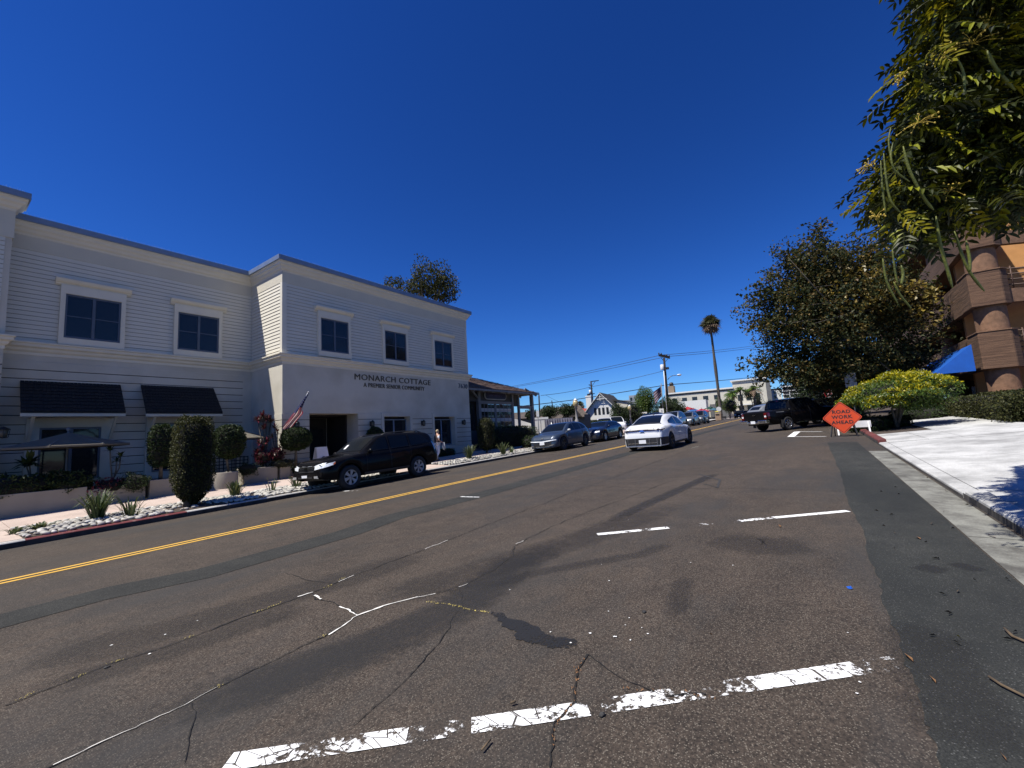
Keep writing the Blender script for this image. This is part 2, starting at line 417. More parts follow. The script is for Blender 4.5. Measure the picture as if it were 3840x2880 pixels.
def poly_road(name, pts, m, h):
    mb = MB(); mb.add([(p[0], p[1], road_z(p[0], p[1]) + h) for p in pts], [tuple(range(len(pts)))])
    bm = bmesh.new(); bm.from_mesh(mb.mesh('t', None)); bmesh.ops.triangulate(bm, faces=bm.faces); me = bpy.data.meshes.new(name); bm.to_mesh(me); bm.free()
    me.materials.append(m); o = bpy.data.objects.new(name, me); col.objects.link(o); return tag(o, kind='structure')
# ================================================================== right kerb, gutter, drive
mb = MB(); X = xs(-12, 17.0, 1.)
GP = [(-1.07, .004), (-1.3, .002), (YR, -.004)]
for i, (a, b) in enumerate(zip(X[::3][:-1], X[::3][1:])):
    g = MB(); xx = xs(a + .006, b - .006, 1.)
    g.grid(lambda x, k: (x, GP[k][0], road_z(x, GP[k][0]) + GP[k][1] + .003), xx, range(3))
    struct('gutter', g, M_GUT)
def rkerb(name, x0, x1, h, m, x2=None):
    g = MB(); xx = xs(x0, x1, 1.); pr = [(YR, -.05), (YR - .02, h * .8), (YR - .05, h), (YR - .2, h + .01), (YR - .2, -.1)]
    g.grid(lambda x, i: (x, pr[i][0], road_z(x, YR) + pr[i][1]), xx, range(5)); n = len(xx)
    g.f += [[0, 1, 2, 3, 4], [(n - 1) * 5 + i for i in (4, 3, 2, 1, 0)]]; g.sm += [False, False]
    o = struct(name, g, m); f2 = MB(); f2.grid(lambda x, z: (x, YR + .003, road_z(x, YR) + z), xx, [-.02, h * .72]); f2.build('shade_face', mat('kerb_face_shade', (.05, .045, .04), .95, var=.5, scale=5), o)  # painted shade strip on the right kerb face as well
    return o
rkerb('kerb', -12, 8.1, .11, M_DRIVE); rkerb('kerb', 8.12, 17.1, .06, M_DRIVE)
M_RED2 = mat('faded_red_kerb', (.16, .036, .032), .85, c2=(.07, .02, .018), scale=6)
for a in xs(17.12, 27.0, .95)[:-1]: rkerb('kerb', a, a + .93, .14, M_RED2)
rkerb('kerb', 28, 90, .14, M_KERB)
# concrete drive in panels
for a, b in [(-12, -4), (-4, -.5), (-.5, 2.9), (2.9, 5.9), (5.9, 8.3), (8.3, 12.4), (12.4, 16.9)]:
    for c, d in [(-5.2, YR - .21), (-12, -5.21)]:
        if c == -12 and a < 5: pass
        g = MB(); g.grid(lambda x, y: (x, y, zr(x, y) + .0), xs(a + .006, b - .006, 2), xs(c, d - .006, 1.2))
        struct('driveway', g, M_DRIVE)
sheet('planting_soil', -12, YR - .21, M_SOIL, h=-.03, X0=-12, X1=120)
for a in xs(16.95, 30, 1.9)[:-1]:
    g = MB(); g.grid(lambda x, y: (x, y, zr(x, y)), [a + .005, a + 1.89], [-5.3, -4.2, -3.3]); struct('pavement', g, M_DRIVE)
    if a < 19.5: g = MB(); g.grid(lambda x, y: (x, y, zr(x, y)), [a + .005, a + 1.89], [-2.59, YR - .21]); struct('pavement', g, M_DRIVE)
    g = MB(); g.grid(lambda x, y: (x, y, zr(x, y)), [a + .005, a + 1.89], [-3.29, -2.6]) if a < 20.5 else None; struct('pavement', g, M_DRIVE) if g.f else None
# ================================================================== road patches and lines
E_ = lambda pts: [gp(*p) for p in pts]
pl = E_([(3101,1660),(3128,1720),(3153,1776),(3167,1841),(3190,1907),(3215,1955),(3242,2001),(3247,2067),(3280,2130),(3303,2185),(3300,2253),(3340,2330),(3372,2386),(3385,2477),(3433,2556),(3460,2640),(3482,2738),(3530,2880)])
pl += [Vector((pl[-1].x - .9, pl[-1].y - .04, 0)), Vector((pl[-1].x - 8, -.3, 0)), Vector((pl[-1].x - 8, -1.06, 0)), Vector((18.4, -1.06, 0))]
rg = random.Random(4)
q = []
for a, b in zip(pl[:17], pl[1:18]):
    for i in range(5): q.append(a.lerp(b, i / 5) + Vector((rg.uniform(-.02, .02), rg.uniform(-.012, .012), 0)))
poly_road('road_patch', q + pl[17:], M_PATCH, .004)
def rdir(a, b): 
    a, b = gp(*a), gp(*b); return a, (b - a).normalized()
# double yellow centre line
yl = [gp(393, 2100), gp(1000, 1969), gp(1800, 1791), gp(2338, 1673), gp(2596, 1614.6)]
a, b = yl[0], yl[1]; yl = [a + (a - b) * 8] + yl + [Vector((70, 8.5, 0)), Vector((140, 8.5, 0))]
for o in (-.095, .095):
    P = [p + Vector((0, o, 0)) for p in yl]
    line_road('centre_line', P, .085, M_YEL, .004)
line_road('centre_line_gap', yl, .085, mat('line_gap', (.02, .02, .02), .9), .0036)
# dark trench repair along the lane
ta = [gp(0, 2330), gp(400, 2225), gp(764, 2150), gp(1300, 2000), gp(1478, 1938), gp(1800, 1856), gp(2200, 1745), gp(2500, 1660), gp(2650, 1620), gp(2800, 1583)]
ta = [ta[0] + (ta[0] - ta[1]) * 5] + ta
line_road('trench_repair', ta, .62, M_TRENCH, .004, w2=.62)
def softmat(name, c, amax, fine=6.):
    m = bpy.data.materials.new(name); m.use_nodes = True; MATS[name] = m; n = m.node_tree.nodes; l = m.node_tree.links; p = n['Principled BSDF']; p.inputs['Roughness'].default_value = .75; p.inputs['Base Color'].default_value = (*c, 1)
    g = n.new('ShaderNodeNewGeometry'); a = n.new('ShaderNodeAttribute'); a.attribute_name = 'fade'
    t = n.new('ShaderNodeTexNoise'); t.inputs['Scale'].default_value = fine; t.inputs['Detail'].default_value = 7; t.inputs['Roughness'].default_value = .72; l.new(g.outputs['Position'], t.inputs['Vector'])
    ad = n.new('ShaderNodeMath'); ad.operation = 'ADD'; l.new(a.outputs['Fac'], ad.inputs[0]); l.new(t.outputs['Fac'], ad.inputs[1])
    r = n.new('ShaderNodeValToRGB'); e = r.color_ramp.elements; e[0].position = .62; e[1].position = 1.0; e[1].color = (amax, amax, amax, 1)
    h = n.new('ShaderNodeMath'); h.operation = 'MULTIPLY'; h.inputs[1].default_value = .72; l.new(ad.outputs[0], h.inputs[0]); l.new(h.outputs[0], r.inputs[0])
    b = n.new('ShaderNodeBsdfTransparent'); ms = n.new('ShaderNodeMixShader'); l.new(r.outputs[0], ms.inputs[0]); l.new(b.outputs[0], ms.inputs[1]); l.new(p.outputs[0], ms.inputs[2]); l.new(ms.outputs[0], n['Material Output'].inputs[0]); return m
def soft_strip(name, pts, w, m, h):
    """worn stain with feathered edges: the fade attribute is 1 in the middle and 0 at the rim"""
    P = [Vector((p[0], p[1], 0)) for p in pts]; Q = []
    for a, b in zip(P[:-1], P[1:]):
        for k in range(8): Q.append(a.lerp(b, k / 8))
    Q.append(P[-1]); N = len(Q) - 1; vs = []; fd = []
    for i, p in enumerate(Q):
        d = (Q[min(i + 1, N)] - Q[max(i - 1, 0)]).normalized(); nn = Vector((-d.y, d.x, 0)); e = min(1, i / N * 5, (1 - i / N) * 5)
        for k in range(5):
            q = p + nn * (k - 2) / 4 * w * 1.9; vs.append((q.x, q.y, road_z(q.x, q.y) + h)); fd.append((0, .75, 1, .75, 0)[k] * e)
    mb = MB(); mb.add(vs, [(i * 5 + k, (i + 1) * 5 + k, (i + 1) * 5 + k + 1, i * 5 + k + 1) for i in range(N) for k in range(4)])
    o = mb.build(name, m, None, fix=False); at_ = o.data.attributes.new('fade', 'FLOAT', 'POINT'); at_.data.foreach_set('value', fd); return tag(o, kind='structure')
# dark worn tyre tracks / tar smears
M_TAR = mat('tar', (.028, .027, .026), .8, var=.5, scale=30, bump=.5)
M_TARS = softmat('tar_stain', (.018, .018, .018), .52, 9.)
M_TARP = paint('tar_patch_gravelly', (.010, .010, .010), .76, fine=50., soft=.10, amax=.92)
M_TARS2 = softmat('tar_stain_light', (.018, .017, .016), .30, 9.)
TP = E_([(1841,2298),(1880,2297),(1935,2326),(2010,2352),(2080,2385),(2140,2397),(2165,2414),(2140,2432),(2080,2436),(2010,2420),(1960,2400),(1905,2355),(1860,2320)]); TQ = []
for a_, b_ in zip(TP, TP[1:] + TP[:1]):
    for k in range(9): q_ = a_.lerp(b_, k / 9); TQ.append(q_ + Vector((noise.noise(q_ * 9), noise.noise(q_ * 9 + Vector((4, 0, 0))), 0)) * .05 + Vector((noise.noise(q_ * 40), noise.noise(q_ * 40 + Vector((4, 0, 0))), 0)) * .025)
for a__, w__, m__ in [([(1300,2290),(1700,2170),(2150,2030),(2650,1850)], .5, M_TARS2), ([(2520,2330),(2550,2240),(2570,2150)], .14, M_TARS2), ([(2650,2010),(2850,2050),(3080,2040)], .5, M_TARS2), ([(0,2640),(700,2420),(1250,2240)], .3, M_TARS2), ([(3420,2120),(3560,2150)], .16, M_TARS), ([(3560,2110),(3700,2150)], .12, M_TARS), ([(3650,2880),(3560,2600),(3420,2300)], .3, M_TARS2)]: soft_strip('oil_stain', E_(a__), w__, m__, (.0066 if a__[0][0] > 3400 else .0046) + .00003 * (a__[0][0] % 17))
poly_road('tar_patch', TQ, M_TARP, .005)
soft_strip('tyre_mark', E_([(0,2480),(500,2400),(1200,2200),(1700,2040)]), .5, M_TARS2, 0.0040)
soft_strip('tyre_mark', E_([(100,2800),(1000,2560),(1400,2420),(1700,2290),(1950,2110),(2200,1990)]), .42, M_TARS, 0.0041)
soft_strip('tyre_mark', E_([(2180,2000),(2450,1880),(2630,1800),(2700,1770)]), .22, M_TARS, 0.0042)
line_road('tyre_mark', E_([(2620,1778),(2700,1800),(2690,1830),(2640,1815)]), .05, M_TAR, .0048)
soft_strip('tyre_mark', E_([(1700,2230),(2050,2140),(2400,2080),(2560,2020)]), .16, M_TARS2, 0.0043)
# white stall lines
def stall(a, b, segs, w):
    a, b = gp(*a), gp(*b)
    for t0, t1, m in segs: line_road('stall_line', [a.lerp(b, t0), a.lerp(b, t1)], w, m, .005)
stall((851,2861), (3377,2486), [(0, .15, M_WHT), (.1502, .24, M_WHT2), (.2402, .325, M_WHT3), (.33, .44, M_WHT), (.4402, .50, M_WHT2), (.52, .755, M_WHT3), (.755, .93, M_WHT), (.93, 1, M_WHT2)], .115)
stall((2240,2005), (3180,1917), [(0, .17, M_WHT), (.17, .7, M_WHT3), (.7, 1, M_WHT)], .1)
c = [gp(2966,1638), gp(3098,1637), gp(3083,1619), gp(2990,1619)]
for i, j, w in ((0, 1, .1), (2, 3, .1), (3, 0, .28)): line_road('stall_line', [c[i], c[j]], w, paint('bay_paint', (.8, .8, .78), .6) if 'bay_paint' not in MATS else MATS['bay_paint'], .006)
line_road('stall_line', [gp(1728,1863), gp(1796,1865)], .06, M_WHT, .005)
line_road('stall_line', [gp(1290,1842), gp(1342,1840)], .1, M_WHT, .005)
# cracks: dark groove, whitish filler, dried weeds
M_CR = mat('crack_dark', (.012, .011, .01), 1.)
M_FIL = mat('crack_filler', (.72, .70, .64), .8, var=.2, scale=30)
M_WEED = mat('dry_weed', (.45, .36, .10), .9, var=.4, scale=40)
M_ORG = mat('rusty_debris', (.17, .085, .035), .9, var=.5, scale=40)
CR = [
 ([(0,2655),(329,2529),(411,2496),(646,2420),(823,2350),(1040,2270),(1166,2223),(1300,2170),(1329,2161),(1582,2062),(1811,1976),(1882,1950),(2100,1862),(2450,1737),(2557,1697),(2652,1662)], .014),
 ([(100,2915),(182,2879),(376,2782),(529,2714),(729,2620),(823,2573),(1040,2473),(1234,2385),(1353,2308),(1447,2270),(1553,2241),(1629,2226),(1723,2203),(1788,2176),(1852,2138),(1914,2091),(1923,2053),(1952,2032),(2043,1988),(2123,1953),(2400,1850),(2560,1790)], .011),
 ([(1164,2226),(1176,2250),(1252,2256),(1288,2270),(1340,2290),(1356,2304)], .012),
 ([(1070,2150),(1100,2162),(1145,2178),(1230,2192)], .008),
 ([(1717,2297),(1664,2379),(1529,2538),(1335,2720)], .006),
 ([(1723,2203),(1740,2235),(1735,2262),(1745,2290)], .008),
 ([(2199,2450),(2164,2502),(2146,2638),(2070,2708),(2058,2879)], .012),
 ([(726,2626),(746,2691),(717,2767),(693,2867)], .007),
 ([(0,2185),(300,2130),(640,2058),(1000,1988),(1300,1915),(1500,1870)], .006),
 ([(1200,2112),(1553,2006),(1700,1962),(1880,1905)], .006),
 ([(2215,1822),(2500,1832),(2800,1832),(3157,1844)], .012),
 ([(2160,1845),(2460,1800),(2750,1760),(2950,1700)], .008),
 ([(2199,2450),(2350,2560),(2500,2620),(2650,2605)], .006),
 ([(0,2100),(300,2049),(650,1985),(1000,1925),(1340,1866),(1900,1760)], .005),
]
for i, (p, w) in enumerate(CR): line_road('crack', E_(p), w * 1.25, M_CR, .0056, jit=.006, seed=i)
for p, w in [(a__, b__ * .62) for a__, b__ in [([(182,2879),(376,2782),(529,2714),(729,2622)], .011), ([(729,2622),(823,2573)], .005), ([(1253,2378),(1353,2308)], .022), ([(1353,2308),(1447,2270),(1553,2241)], .03), ([(1540,2245),(1629,2226)], .012), ([(1290,2272),(1320,2285),(1356,2306)], .03), ([(1110,2240),(1166,2223)], .03), ([(1170,2236),(1200,2250)], .03), ([(1270,2183),(1330,2160)], .012), ([(1582,2062),(1670,2028)], .02), ([(2590,1682),(2620,1674)], .03), ([(1930,2042),(1956,2030)], .02), ([(1725,2203),(1765,2186)], .012)]]:
    line_road('crack_filler', E_(p), w, M_FIL, .0066, jit=.006, seed=5)
def weeds(name, p, w, m, seed):
    """dead grass and grit caught in a crack: short blades and crumbs"""
    P = E_(p); rg = random.Random(seed); mb = MB()
    for a, b in zip(P[:-1], P[1:]):
        L = (b - a).length; n = int(L * (110 if m is M_ORG else 200)) + 5
        for _ in range(n):
            q = a.lerp(b, rg.random()); q.z = 0; q = q + wob(q) + Vector((rg.gauss(0, w * .55), rg.gauss(0, w * .55), 0)); q.z = road_z(q.x, q.y) + .006
            d = Vector((rg.gauss(0, 1), rg.gauss(0, 1), rg.uniform(.0, .35))).normalized() * rg.uniform(.003, .012); s_ = Vector((-d.y, d.x, 0)) * rg.uniform(.12, .5)
            mb.add([q - s_, q + s_, q + d + Vector((0, 0, .004))], [(0, 1, 2)])
    tag(mb.build(name, m, None, fix=False), kind='stuff')
for p, w in [([(43,2636),(120,2600)], .014), ([(255,2556),(325,2530)], .014), ([(400,2498),(470,2475)], .006), ([(670,2408),(725,2385)], .014), ([(945,2303),(1045,2265)], .013), ([(1195,2213),(1240,2194)], .02), ([(1275,2178),(1300,2165)], .02), ([(803,2580),(845,2562)], .016), ([(1218,2388),(1248,2376)], .012)]:
    weeds('dried_weeds', p, w, M_WEED, 8)
for p, w in [([(1605,2256),(1640,2262)], .014), ([(1640,2262),(1747,2285),(1841,2300)], .007), ([(1820,2296),(1845,2300)], .014), ([(1700,2275),(1755,2287)], .013)]: weeds('dried_weeds', p, w, M_WEED, 9)
for p, w in [([(2190,2465),(2164,2502),(2146,2638)], .009), ([(2150,2500),(2175,2520)], .016), ([(2320,2585),(2480,2602)], .010), ([(2560,2604),(2680,2630)], .010), ([(2146,2638),(2085,2700),(2066,2800)], .006)]: weeds('rusty_debris', p, w, M_ORG, 10)
# paint blobs and bird lime
M_SPLAT = mat('bird_lime', (.75, .75, .72), .9)
rg = random.Random(12); 
for (x, y) in [(2065,2373),(2141,2414),(2360,2320),(2310,2391),(2407,2357),(2345,2347),(2364,2404),(2213,2378),(2285,2180),(2256,2119),(2282,2295),(2303,2391),(2430,2380),(1912,2214),(2590,2112),(2749,2122),(3180,2376),(3215,2605),(3225,2562),(418,2422),(560,2455),(740,2330),(620,2382),(2357,1951)]:
    g = MB(); p = gp(x, y); n = 9; r = rg.uniform(.004, .010) * (1 + p.length * .06)
    g.add([(p.x + math.cos(k * 6.283 / n) * r * rg.uniform(.4, 1.2), p.y + math.sin(k * 6.283 / n) * r * rg.uniform(.4, 1.2), p.z + .007) for k in range(n)], [tuple(range(n))])
    struct('paint_spot', g, M_SPLAT)
# ================================================================== the white care home
Y1, Y2 = 18.0, 20.8
XL = atY(1059, 1300, Y1).x; XR1 = atY(1756, 1430, Y1).x
ZC = atY(1049.2, 952, Y1 - .3).z                    # top of coping
ZF = atY(1060, 1058, Y1).z                          # foot of the frieze
ZM = atY(1049.2, 1320.4, Y1 - .22).z                # top of the middle cornice
ZB = atY(1500, 1551.5, Y1).z                        # top of the banded base
XF = 1.55                                            # end of the far-left wing
M_STU = mat('white_stucco', (.55, .515, .43), .9, c2=(.45, .415, .335), mixs=(.35, .6), scale=.7, bump=.35, bscale=90)
M_SID = mat('white_siding', (.62, .585, .49), .7, var=.03, scale=2.)
M_TRIM = mat('cream_trim', (.66, .61, .49), .7, var=.04, scale=2.)
M_FRZ = mat('frieze_stucco', (.55, .51, .41), .9, var=.04, scale=1.2, bump=.5, bscale=60)
M_COP = mat('coping_metal', (.20, .24, .30), .35, var=.1, metal=.3, scale=3)
M_WFR = mat('blue_grey_frame', (.075, .095, .13), .5, var=.1)
M_BLK = mat('black_paint', (.012, .012, .013), .5, var=.2)
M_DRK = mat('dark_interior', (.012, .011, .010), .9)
M_GL = glassmat('window_glass', alpha=.80)
M_BLIND = mat('blind', (.10, .12, .15), .8, var=.05)
bz = .3
M_PORCH = mat('porch_shade_colour', (.025, .022, .02), .9)  # near-black colour puts the deep entrance's shade into its walls
care = thing('care_home', 'long white two-storey building with lap siding and stucco base', 'building', (XL, Y1, zr(XL, Y1)))
# --- walls
mb = MB()
mb.box(XL, XR1, Y1 + .45, Y1 + 14, ZB + .003, ZC - .1); mb.box(XL, XR1, Y1 + 2.6, Y1 + 14, -.6, ZB + .003)
mb.box(XL, XR1, Y1, Y1 + .45, ZB, ZC - .1)
mb.build('wall', M_STU, care)
mb = MB(); mb.box(-14, XL - .001, Y2, Y2 + 12, -.6, ZC - .1); mb.build('wall', M_STU, care)
mb = MB(); mb.box(-14, XF, 20.0, Y2 - .001, -.6, ZC + .3); mb.build('wall', M_STU, care)
# openings in the ground floor of the front wing  (x0,x1) photo-measured
ex0, ex1 = atY(1160, 1700, Y1).x, atY(1343, 1600, Y1).x
wins = [(atY(1439, 1600, Y1).x, atY(1537, 1600, Y1).x, atY(1439, 1562, Y1).z), (atY(1628, 1600, Y1).x, atY(1704, 1600, Y1).x, atY(1628, 1563, Y1).z)]
zw0 = atY(1640, 1672, Y1 + .2).z
segs = [(XL, ex0), (ex1, wins[0][0]), (wins[0][1], wins[1][0]), (wins[1][1], XR1)]
for a, b in segs:
    mb = MB(); mb.box(a, b, Y1, Y1 + .9, -.6, ZB - .001); mb.build('pier', M_STU, care)
for a, b, zt in wins:
    mb = MB(); mb.box(a, b, Y1 + .01, Y1 + .9, -.6, zw0); mb.build('wall_panel', M_STU, care)
    mb = MB(); mb.box(a, b, Y1 + .01, Y1 + .9, zt, ZB - .001); mb.build('wall_panel', M_STU, care)
mb = MB(); mb.box(ex0 - .2, ex1 + .2, Y1 + .9, Y1 + 2.6, ZB - .05, ZB + .1); mb.build('porch_ceiling', M_PORCH, care)
mb = MB(); mb.box(ex0 + .1, ex1 - .1, Y1 + 2.56, Y1 + 2.585, .1, ZB - .06); mb.build('porch_back_wall', M_PORCH, care)
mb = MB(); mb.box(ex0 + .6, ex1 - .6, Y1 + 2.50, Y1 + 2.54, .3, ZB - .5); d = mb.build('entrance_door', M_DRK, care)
mb = MB(); mb.box((ex0 + ex1) / 2 - .9, (ex0 + ex1) / 2 - .04, Y1 + 2.47, Y1 + 2.495, .35, 2.2); mb.build('pane', M_GL, d)
mb = MB(); mb.box((ex0 + ex1) / 2 + .04, (ex0 + ex1) / 2 + .9, Y1 + 2.47, Y1 + 2.495, .35, 2.2); mb.build('pane', M_GL, d)
for xx in (ex0 + .02, ex1 - .02):
    mb = MB(); mb.box(xx - .05, xx + .05, Y1 + .9, Y1 + 2.55, -.3, ZB - .06); mb.build('porch_side_wall', M_PORCH, care)
# plinths
for a, b in [(XL - .06, ex0 + .0), (ex1, XR1 + .06)]:
    mb = MB(); g0 = zr(a, Y1); mb.box(a, b, Y1 - .08, Y1 - .002, -.5, zw0 - .06); mb.build('plinth', M_STU, care, bevel=.03)
# rusticated bands: every course a slab proud of the wall, dark joints between
BK = []
def bands(x0, x1, y, z0, z1, h, axis='X', name='stucco_band', gap=.022, skip=None):
    BK.append((x0, x1, y, z0 + .004, z1 - .006, axis))
    n = int((z1 - z0) / h + .999)
    for i in range(n):
        zt = z1 - i * h; zb = max(zt - h + gap, z0)
        if zt - zb < .05: continue
        mb = MB()
        if axis == 'X': mb.box(x0, x1, y - .028, y - .003, zb, zt - .002)
        else: mb.box(y - .028, y - .003, x0, x1, zb, zt - .002)
        mb.build(name, M_STU, care, bevel=.006)
hb = .285
for a, b in segs:
    cut = .16
    bands(a + (.0 if a == XL else cut if a != ex1 else 0), b - (cut if b in (wins[0][0], wins[1][0]) else 0), Y1, zw0 - .04, ZB - .004, hb)
bands(Y1 - .026, Y2 - 2.0, XL, zw0, ZB - .004, hb, 'Y')
bands(XF + .0, XL - .35, Y2, .2, ZM - .62, .30)
bands(-14, XF, 20.0, .2, ZM - .62, .30)
mb = MB(); mb.box(-14, 1.5, 19.985, 19.999, ZM - .3, ZM - .01); mb.build('cornice', M_TRIM, care)
# dark backing behind bands and boards: joint and lap shade put into colour
# siding boards
M_GAP = mat('shadow_gap', (.03, .03, .035), .95)
def backing(x0, x1, y, z0, z1, axis='X'):
    mb = MB()
    if axis == 'X': mb.box(x0 + .004, x1 - .004, y - .0028, y - .0005, z0, z1)
    else: mb.box(y - .0028, y - .0005, x0 + .004, x1 - .004, z0, z1)
    mb.build('backing', M_GAP, care)
def boards(x0, x1, y, z0, z1, h, axis='X'):
    backing(x0, x1, y, z0 + .002, z1 - .002, axis)
    n = int(round((z1 - z0) / h)); h = (z1 - z0) / n
    for i in range(n):
        zb = z0 + i * h; mb = MB(); pr = [(-.003, zb + .011), (-.032, zb + .011), (-.012, zb + h - .001), (-.003, zb + h - .001)]
        if axis == 'X': mb.prism([(x0, y + p, z) for p, z in pr], (x1 - x0, 0, 0))
        else: mb.prism([(y + p, x0, z) for p, z in pr], (0, x1 - x0, 0))
        mb.build('siding_board', M_SID, care)
boards(XL + .16, XR1 - .16, Y1, ZM, ZF, .15)
boards(XF, XL - .02, Y2, ZM, ZF, .15)
boards(Y1 + .16, Y2 - .035, XL, ZM, ZF, .15, 'Y')
boards(-14, XF - .14, 20.0, ZM, ZF, .15)
for x in (XL, XR1 - .16):
    mb = MB(); mb.box(x, x + .16, Y1 - .035, Y1 - .001, ZM, ZF); mb.build('corner_board', M_SID, care)
mb = MB(); mb.box(XL - .034, XL - .001, Y1 - .035, Y1 + .155, ZM, ZF); mb.build('corner_board', M_SID, care)
for b_ in BK: backing(*b_)
# profiled string courses and cornices, run round the return
def moulding(name, path, zt, steps, m):
    """path: plan points of the wall line; steps: (drop, out) list, mitred at corners"""
    P = [Vector((p[0], p[1])) for p in path]; mb = MB(); N = []
    for i in range(len(P) - 1):
        d = (P[i + 1] - P[i]).normalized(); N.append(Vector((d.y, -d.x)))
    vs = []
    for i, p in enumerate(P):
        if i == 0: o = N[0]
        elif i == len(P) - 1: o = N[-1]
        else:
            o = (N[i - 1] + N[i]); o = o / max(.3, o.dot(N[i]))
        for dr, out in steps: vs.append((p.x + o.x * out, p.y + o.y * out, zt - dr))
    k = len(steps); n = len(P)
    mb.add(vs, [(i * k + j, (i + 1) * k + j, (i + 1) * k + j + 1, i * k + j + 1) for i in range(n - 1) for j in range(k - 1)] + [tuple(range(k)), tuple((n - 1) * k + j for j in range(k))])
    return mb.build(name, m, care)
path = [(XF, Y2), (XL, Y2), (XL, Y1), (XR1, Y1), (XR1, Y1 + 13)]
crown = [(.0, .0), (.0, .26), (.05, .26), (.08, .22), (.16, .2), (.22, .14), (.3, .11), (.36, .05), (.42, .04), (.44, .0)]
moulding('top_cornice', path, ZC - .2, crown, M_TRIM)
moulding('frieze', path, ZC - .6, [(0, .0), (0, .03), (ZC - .6 - ZF, .03), (ZC - .6 - ZF, 0)], M_FRZ)
moulding('string_course', path, ZM, [(0, 0), (0, .22), (.04, .22), (.07, .18), (.15, .17), (.2, .10), (.27, .08), (.33, .02), (.42, .02), (.42, 0)], M_TRIM)
mc = moulding('coping', path, ZC, [(0, -.3), (0, .31), (.2, .31), (.2, -.3)], M_COP)
p2 = [(-14, 20.0), (XF, 20.0), (XF, Y2)]
moulding('top_cornice', p2, ZC + .42 - .2, crown, M_TRIM); moulding('coping', p2, ZC + .42, [(0, -.3), (0, .31), (.2, .31), (.2, -.3)], M_COP)
moulding('frieze', p2, ZC - .2, [(0, .0), (0, .03), (ZC - .2 - ZF, .03), (ZC - .2 - ZF, 0)], M_FRZ)
moulding('string_course', p2, ZM, [(0, 0), (0, .22), (.04, .22), (.07, .18), (.15, .17), (.2, .10), (.27, .08), (.33, .02), (.42, .02), (.42, 0)], M_TRIM)
# bird spikes on the copings
mb = MB(); rg = random.Random(2)
def spikes(a, b, z):
    a = Vector(a); b = Vector(b); L = (b - a).length; n = int(L / .045); d = (b - a).normalized(); nn = Vector((-d.y, d.x, 0))
    for i in range(n):
        p = a.lerp(b, i / n); t = p + nn * rg.uniform(-.05, .05) + d * rg.uniform(-.02, .02) + Vector((0, 0, .12))
        mb.add([p - d * .006, p + d * .006, t], [(0, 1, 2)])
spikes((XF + .3, Y2 - .2, ZC), (XL - .3, Y2 - .2, ZC), 0); spikes((XL - .2, Y1 - .2, ZC), (XR1, Y1 - .2, ZC), 0); spikes((-3, 19.8, ZC + .42), (XF + .2, 19.8, ZC + .42), 0)
tag(mb.build('bird_spikes', mat('clear_plastic', (.75, .78, .8), .3), care, fix=False), kind='stuff')
# --- windows
BC = [0]
def window(own, x0, x1, z0, z1, y, panes=2, casing=.13, head=.32, hood=.0, rec=.0, muntin=True, frame=None, trim=None, glass=None, blind=True, sillp=True):
    """casement window facing -Y; wall face at y"""
    frame = frame or M_WFR; trim = trim or M_TRIM; glass = glass or M_GL
    w = MB(); f = .055; yf = y - .09 + rec
    w.box(x0, x1, yf, yf + .05, z1 - f, z1); w.box(x0, x1, yf, yf + .05, z0, z0 + f)
    n = panes; pw = (x1 - x0) / n
    for i in range(n + 1):
        c = x0 + i * pw; ww = f if i in (0, n) else f * 1.5
        a = c if i == 0 else c - ww if i == n else c - ww / 2
        w.box(a, a + ww, yf + .001, yf + .049, z0 + f, z1 - f)
    win = w.build('window', frame, own)
    if casing:
        c = MB(); t = y - .13 + rec
        c.box(x0 - casing, x0 - .002, t, y - .001, z0 - .02, z1 + .01); c.box(x1 + .002, x1 + casing, t, y - .001, z0 - .02, z1 + .01)
        c.box(x0 - casing, x1 + casing, t, y - .001, z1 + .012, z1 + head)
        c.build('casing', trim, win)
        if sillp:
            s = MB(); s.box(x0 - casing, x1 + casing, t - .02, y - .001, z0 - .26, z0 - .022); s.build('sill', trim, win)
    if hood:
        h = MB(); a, b, zt = x0 - casing - .14, x1 + casing + .14, z1 + head
        pr = [(0, .0), (-.09, 0), (-.11, .05), (-.16, .08), (-.2, .14), (-.22, .2), (0, .2)]
        h.prism([(a, y + p, zt + q) for p, q in pr], (b - a, 0, 0)); h.build('hood', trim, win)
    for i in range(n):
        a = x0 + i * pw + f * .9; b = x0 + (i + 1) * pw - f * .9
        g = MB(); g.box(a, b, yf + .02, yf + .026, z0 + f, z1 - f); g.build('pane', glass, win)
        if muntin:
            g = MB(); zm = (z0 + z1) / 2; g.box(a, b, yf + .005, yf + .019, zm - .012, zm + .012); g.build('glazing_bar', frame, win)
    if blind:
        g = MB(); g.box(x0 + f, x1 - f, y - .0395, y - .0365, z0 + f, z1 - f) if rec == 0 else g.box(x0 + f, x1 - f, yf + .035, yf + .044, z0 + f, z1 - f); BC[0] += 1; g.build('blind', [M_BLIND, mat('blind_pale', (.20, .21, .20), .8), mat('blind_dark', (.04, .05, .07), .8)][BC[0] % 3], win)
    return win
def prect(tl, br, Y): 
    a, b = atY(*tl, Y), atY(*br, Y); return a.x, b.x, b.z, a.z
x0, x1, z0, z1 = prect((1198.4, 1193), (1303, 1328.6), Y1); zt, zl = z1, z0
for (a, b) in ((1198.4, 1303), (1438, 1519), (1623, 1689)):
    xa, xb = atY(a, 1260, Y1).x, atY(b, 1310, Y1).x
    window(care, xa, xb, zl, zt, Y1, hood=1)
zt2, zl2 = atY(244, 1104, Y2).z, atY(445, 1287, Y2).z
for (a, b) in ((240, 448), (665, 817)):
    window(care, atY(a, 1190, Y2).x, atY(b, 1240, Y2).x, zl2, zt2, Y2, hood=1)
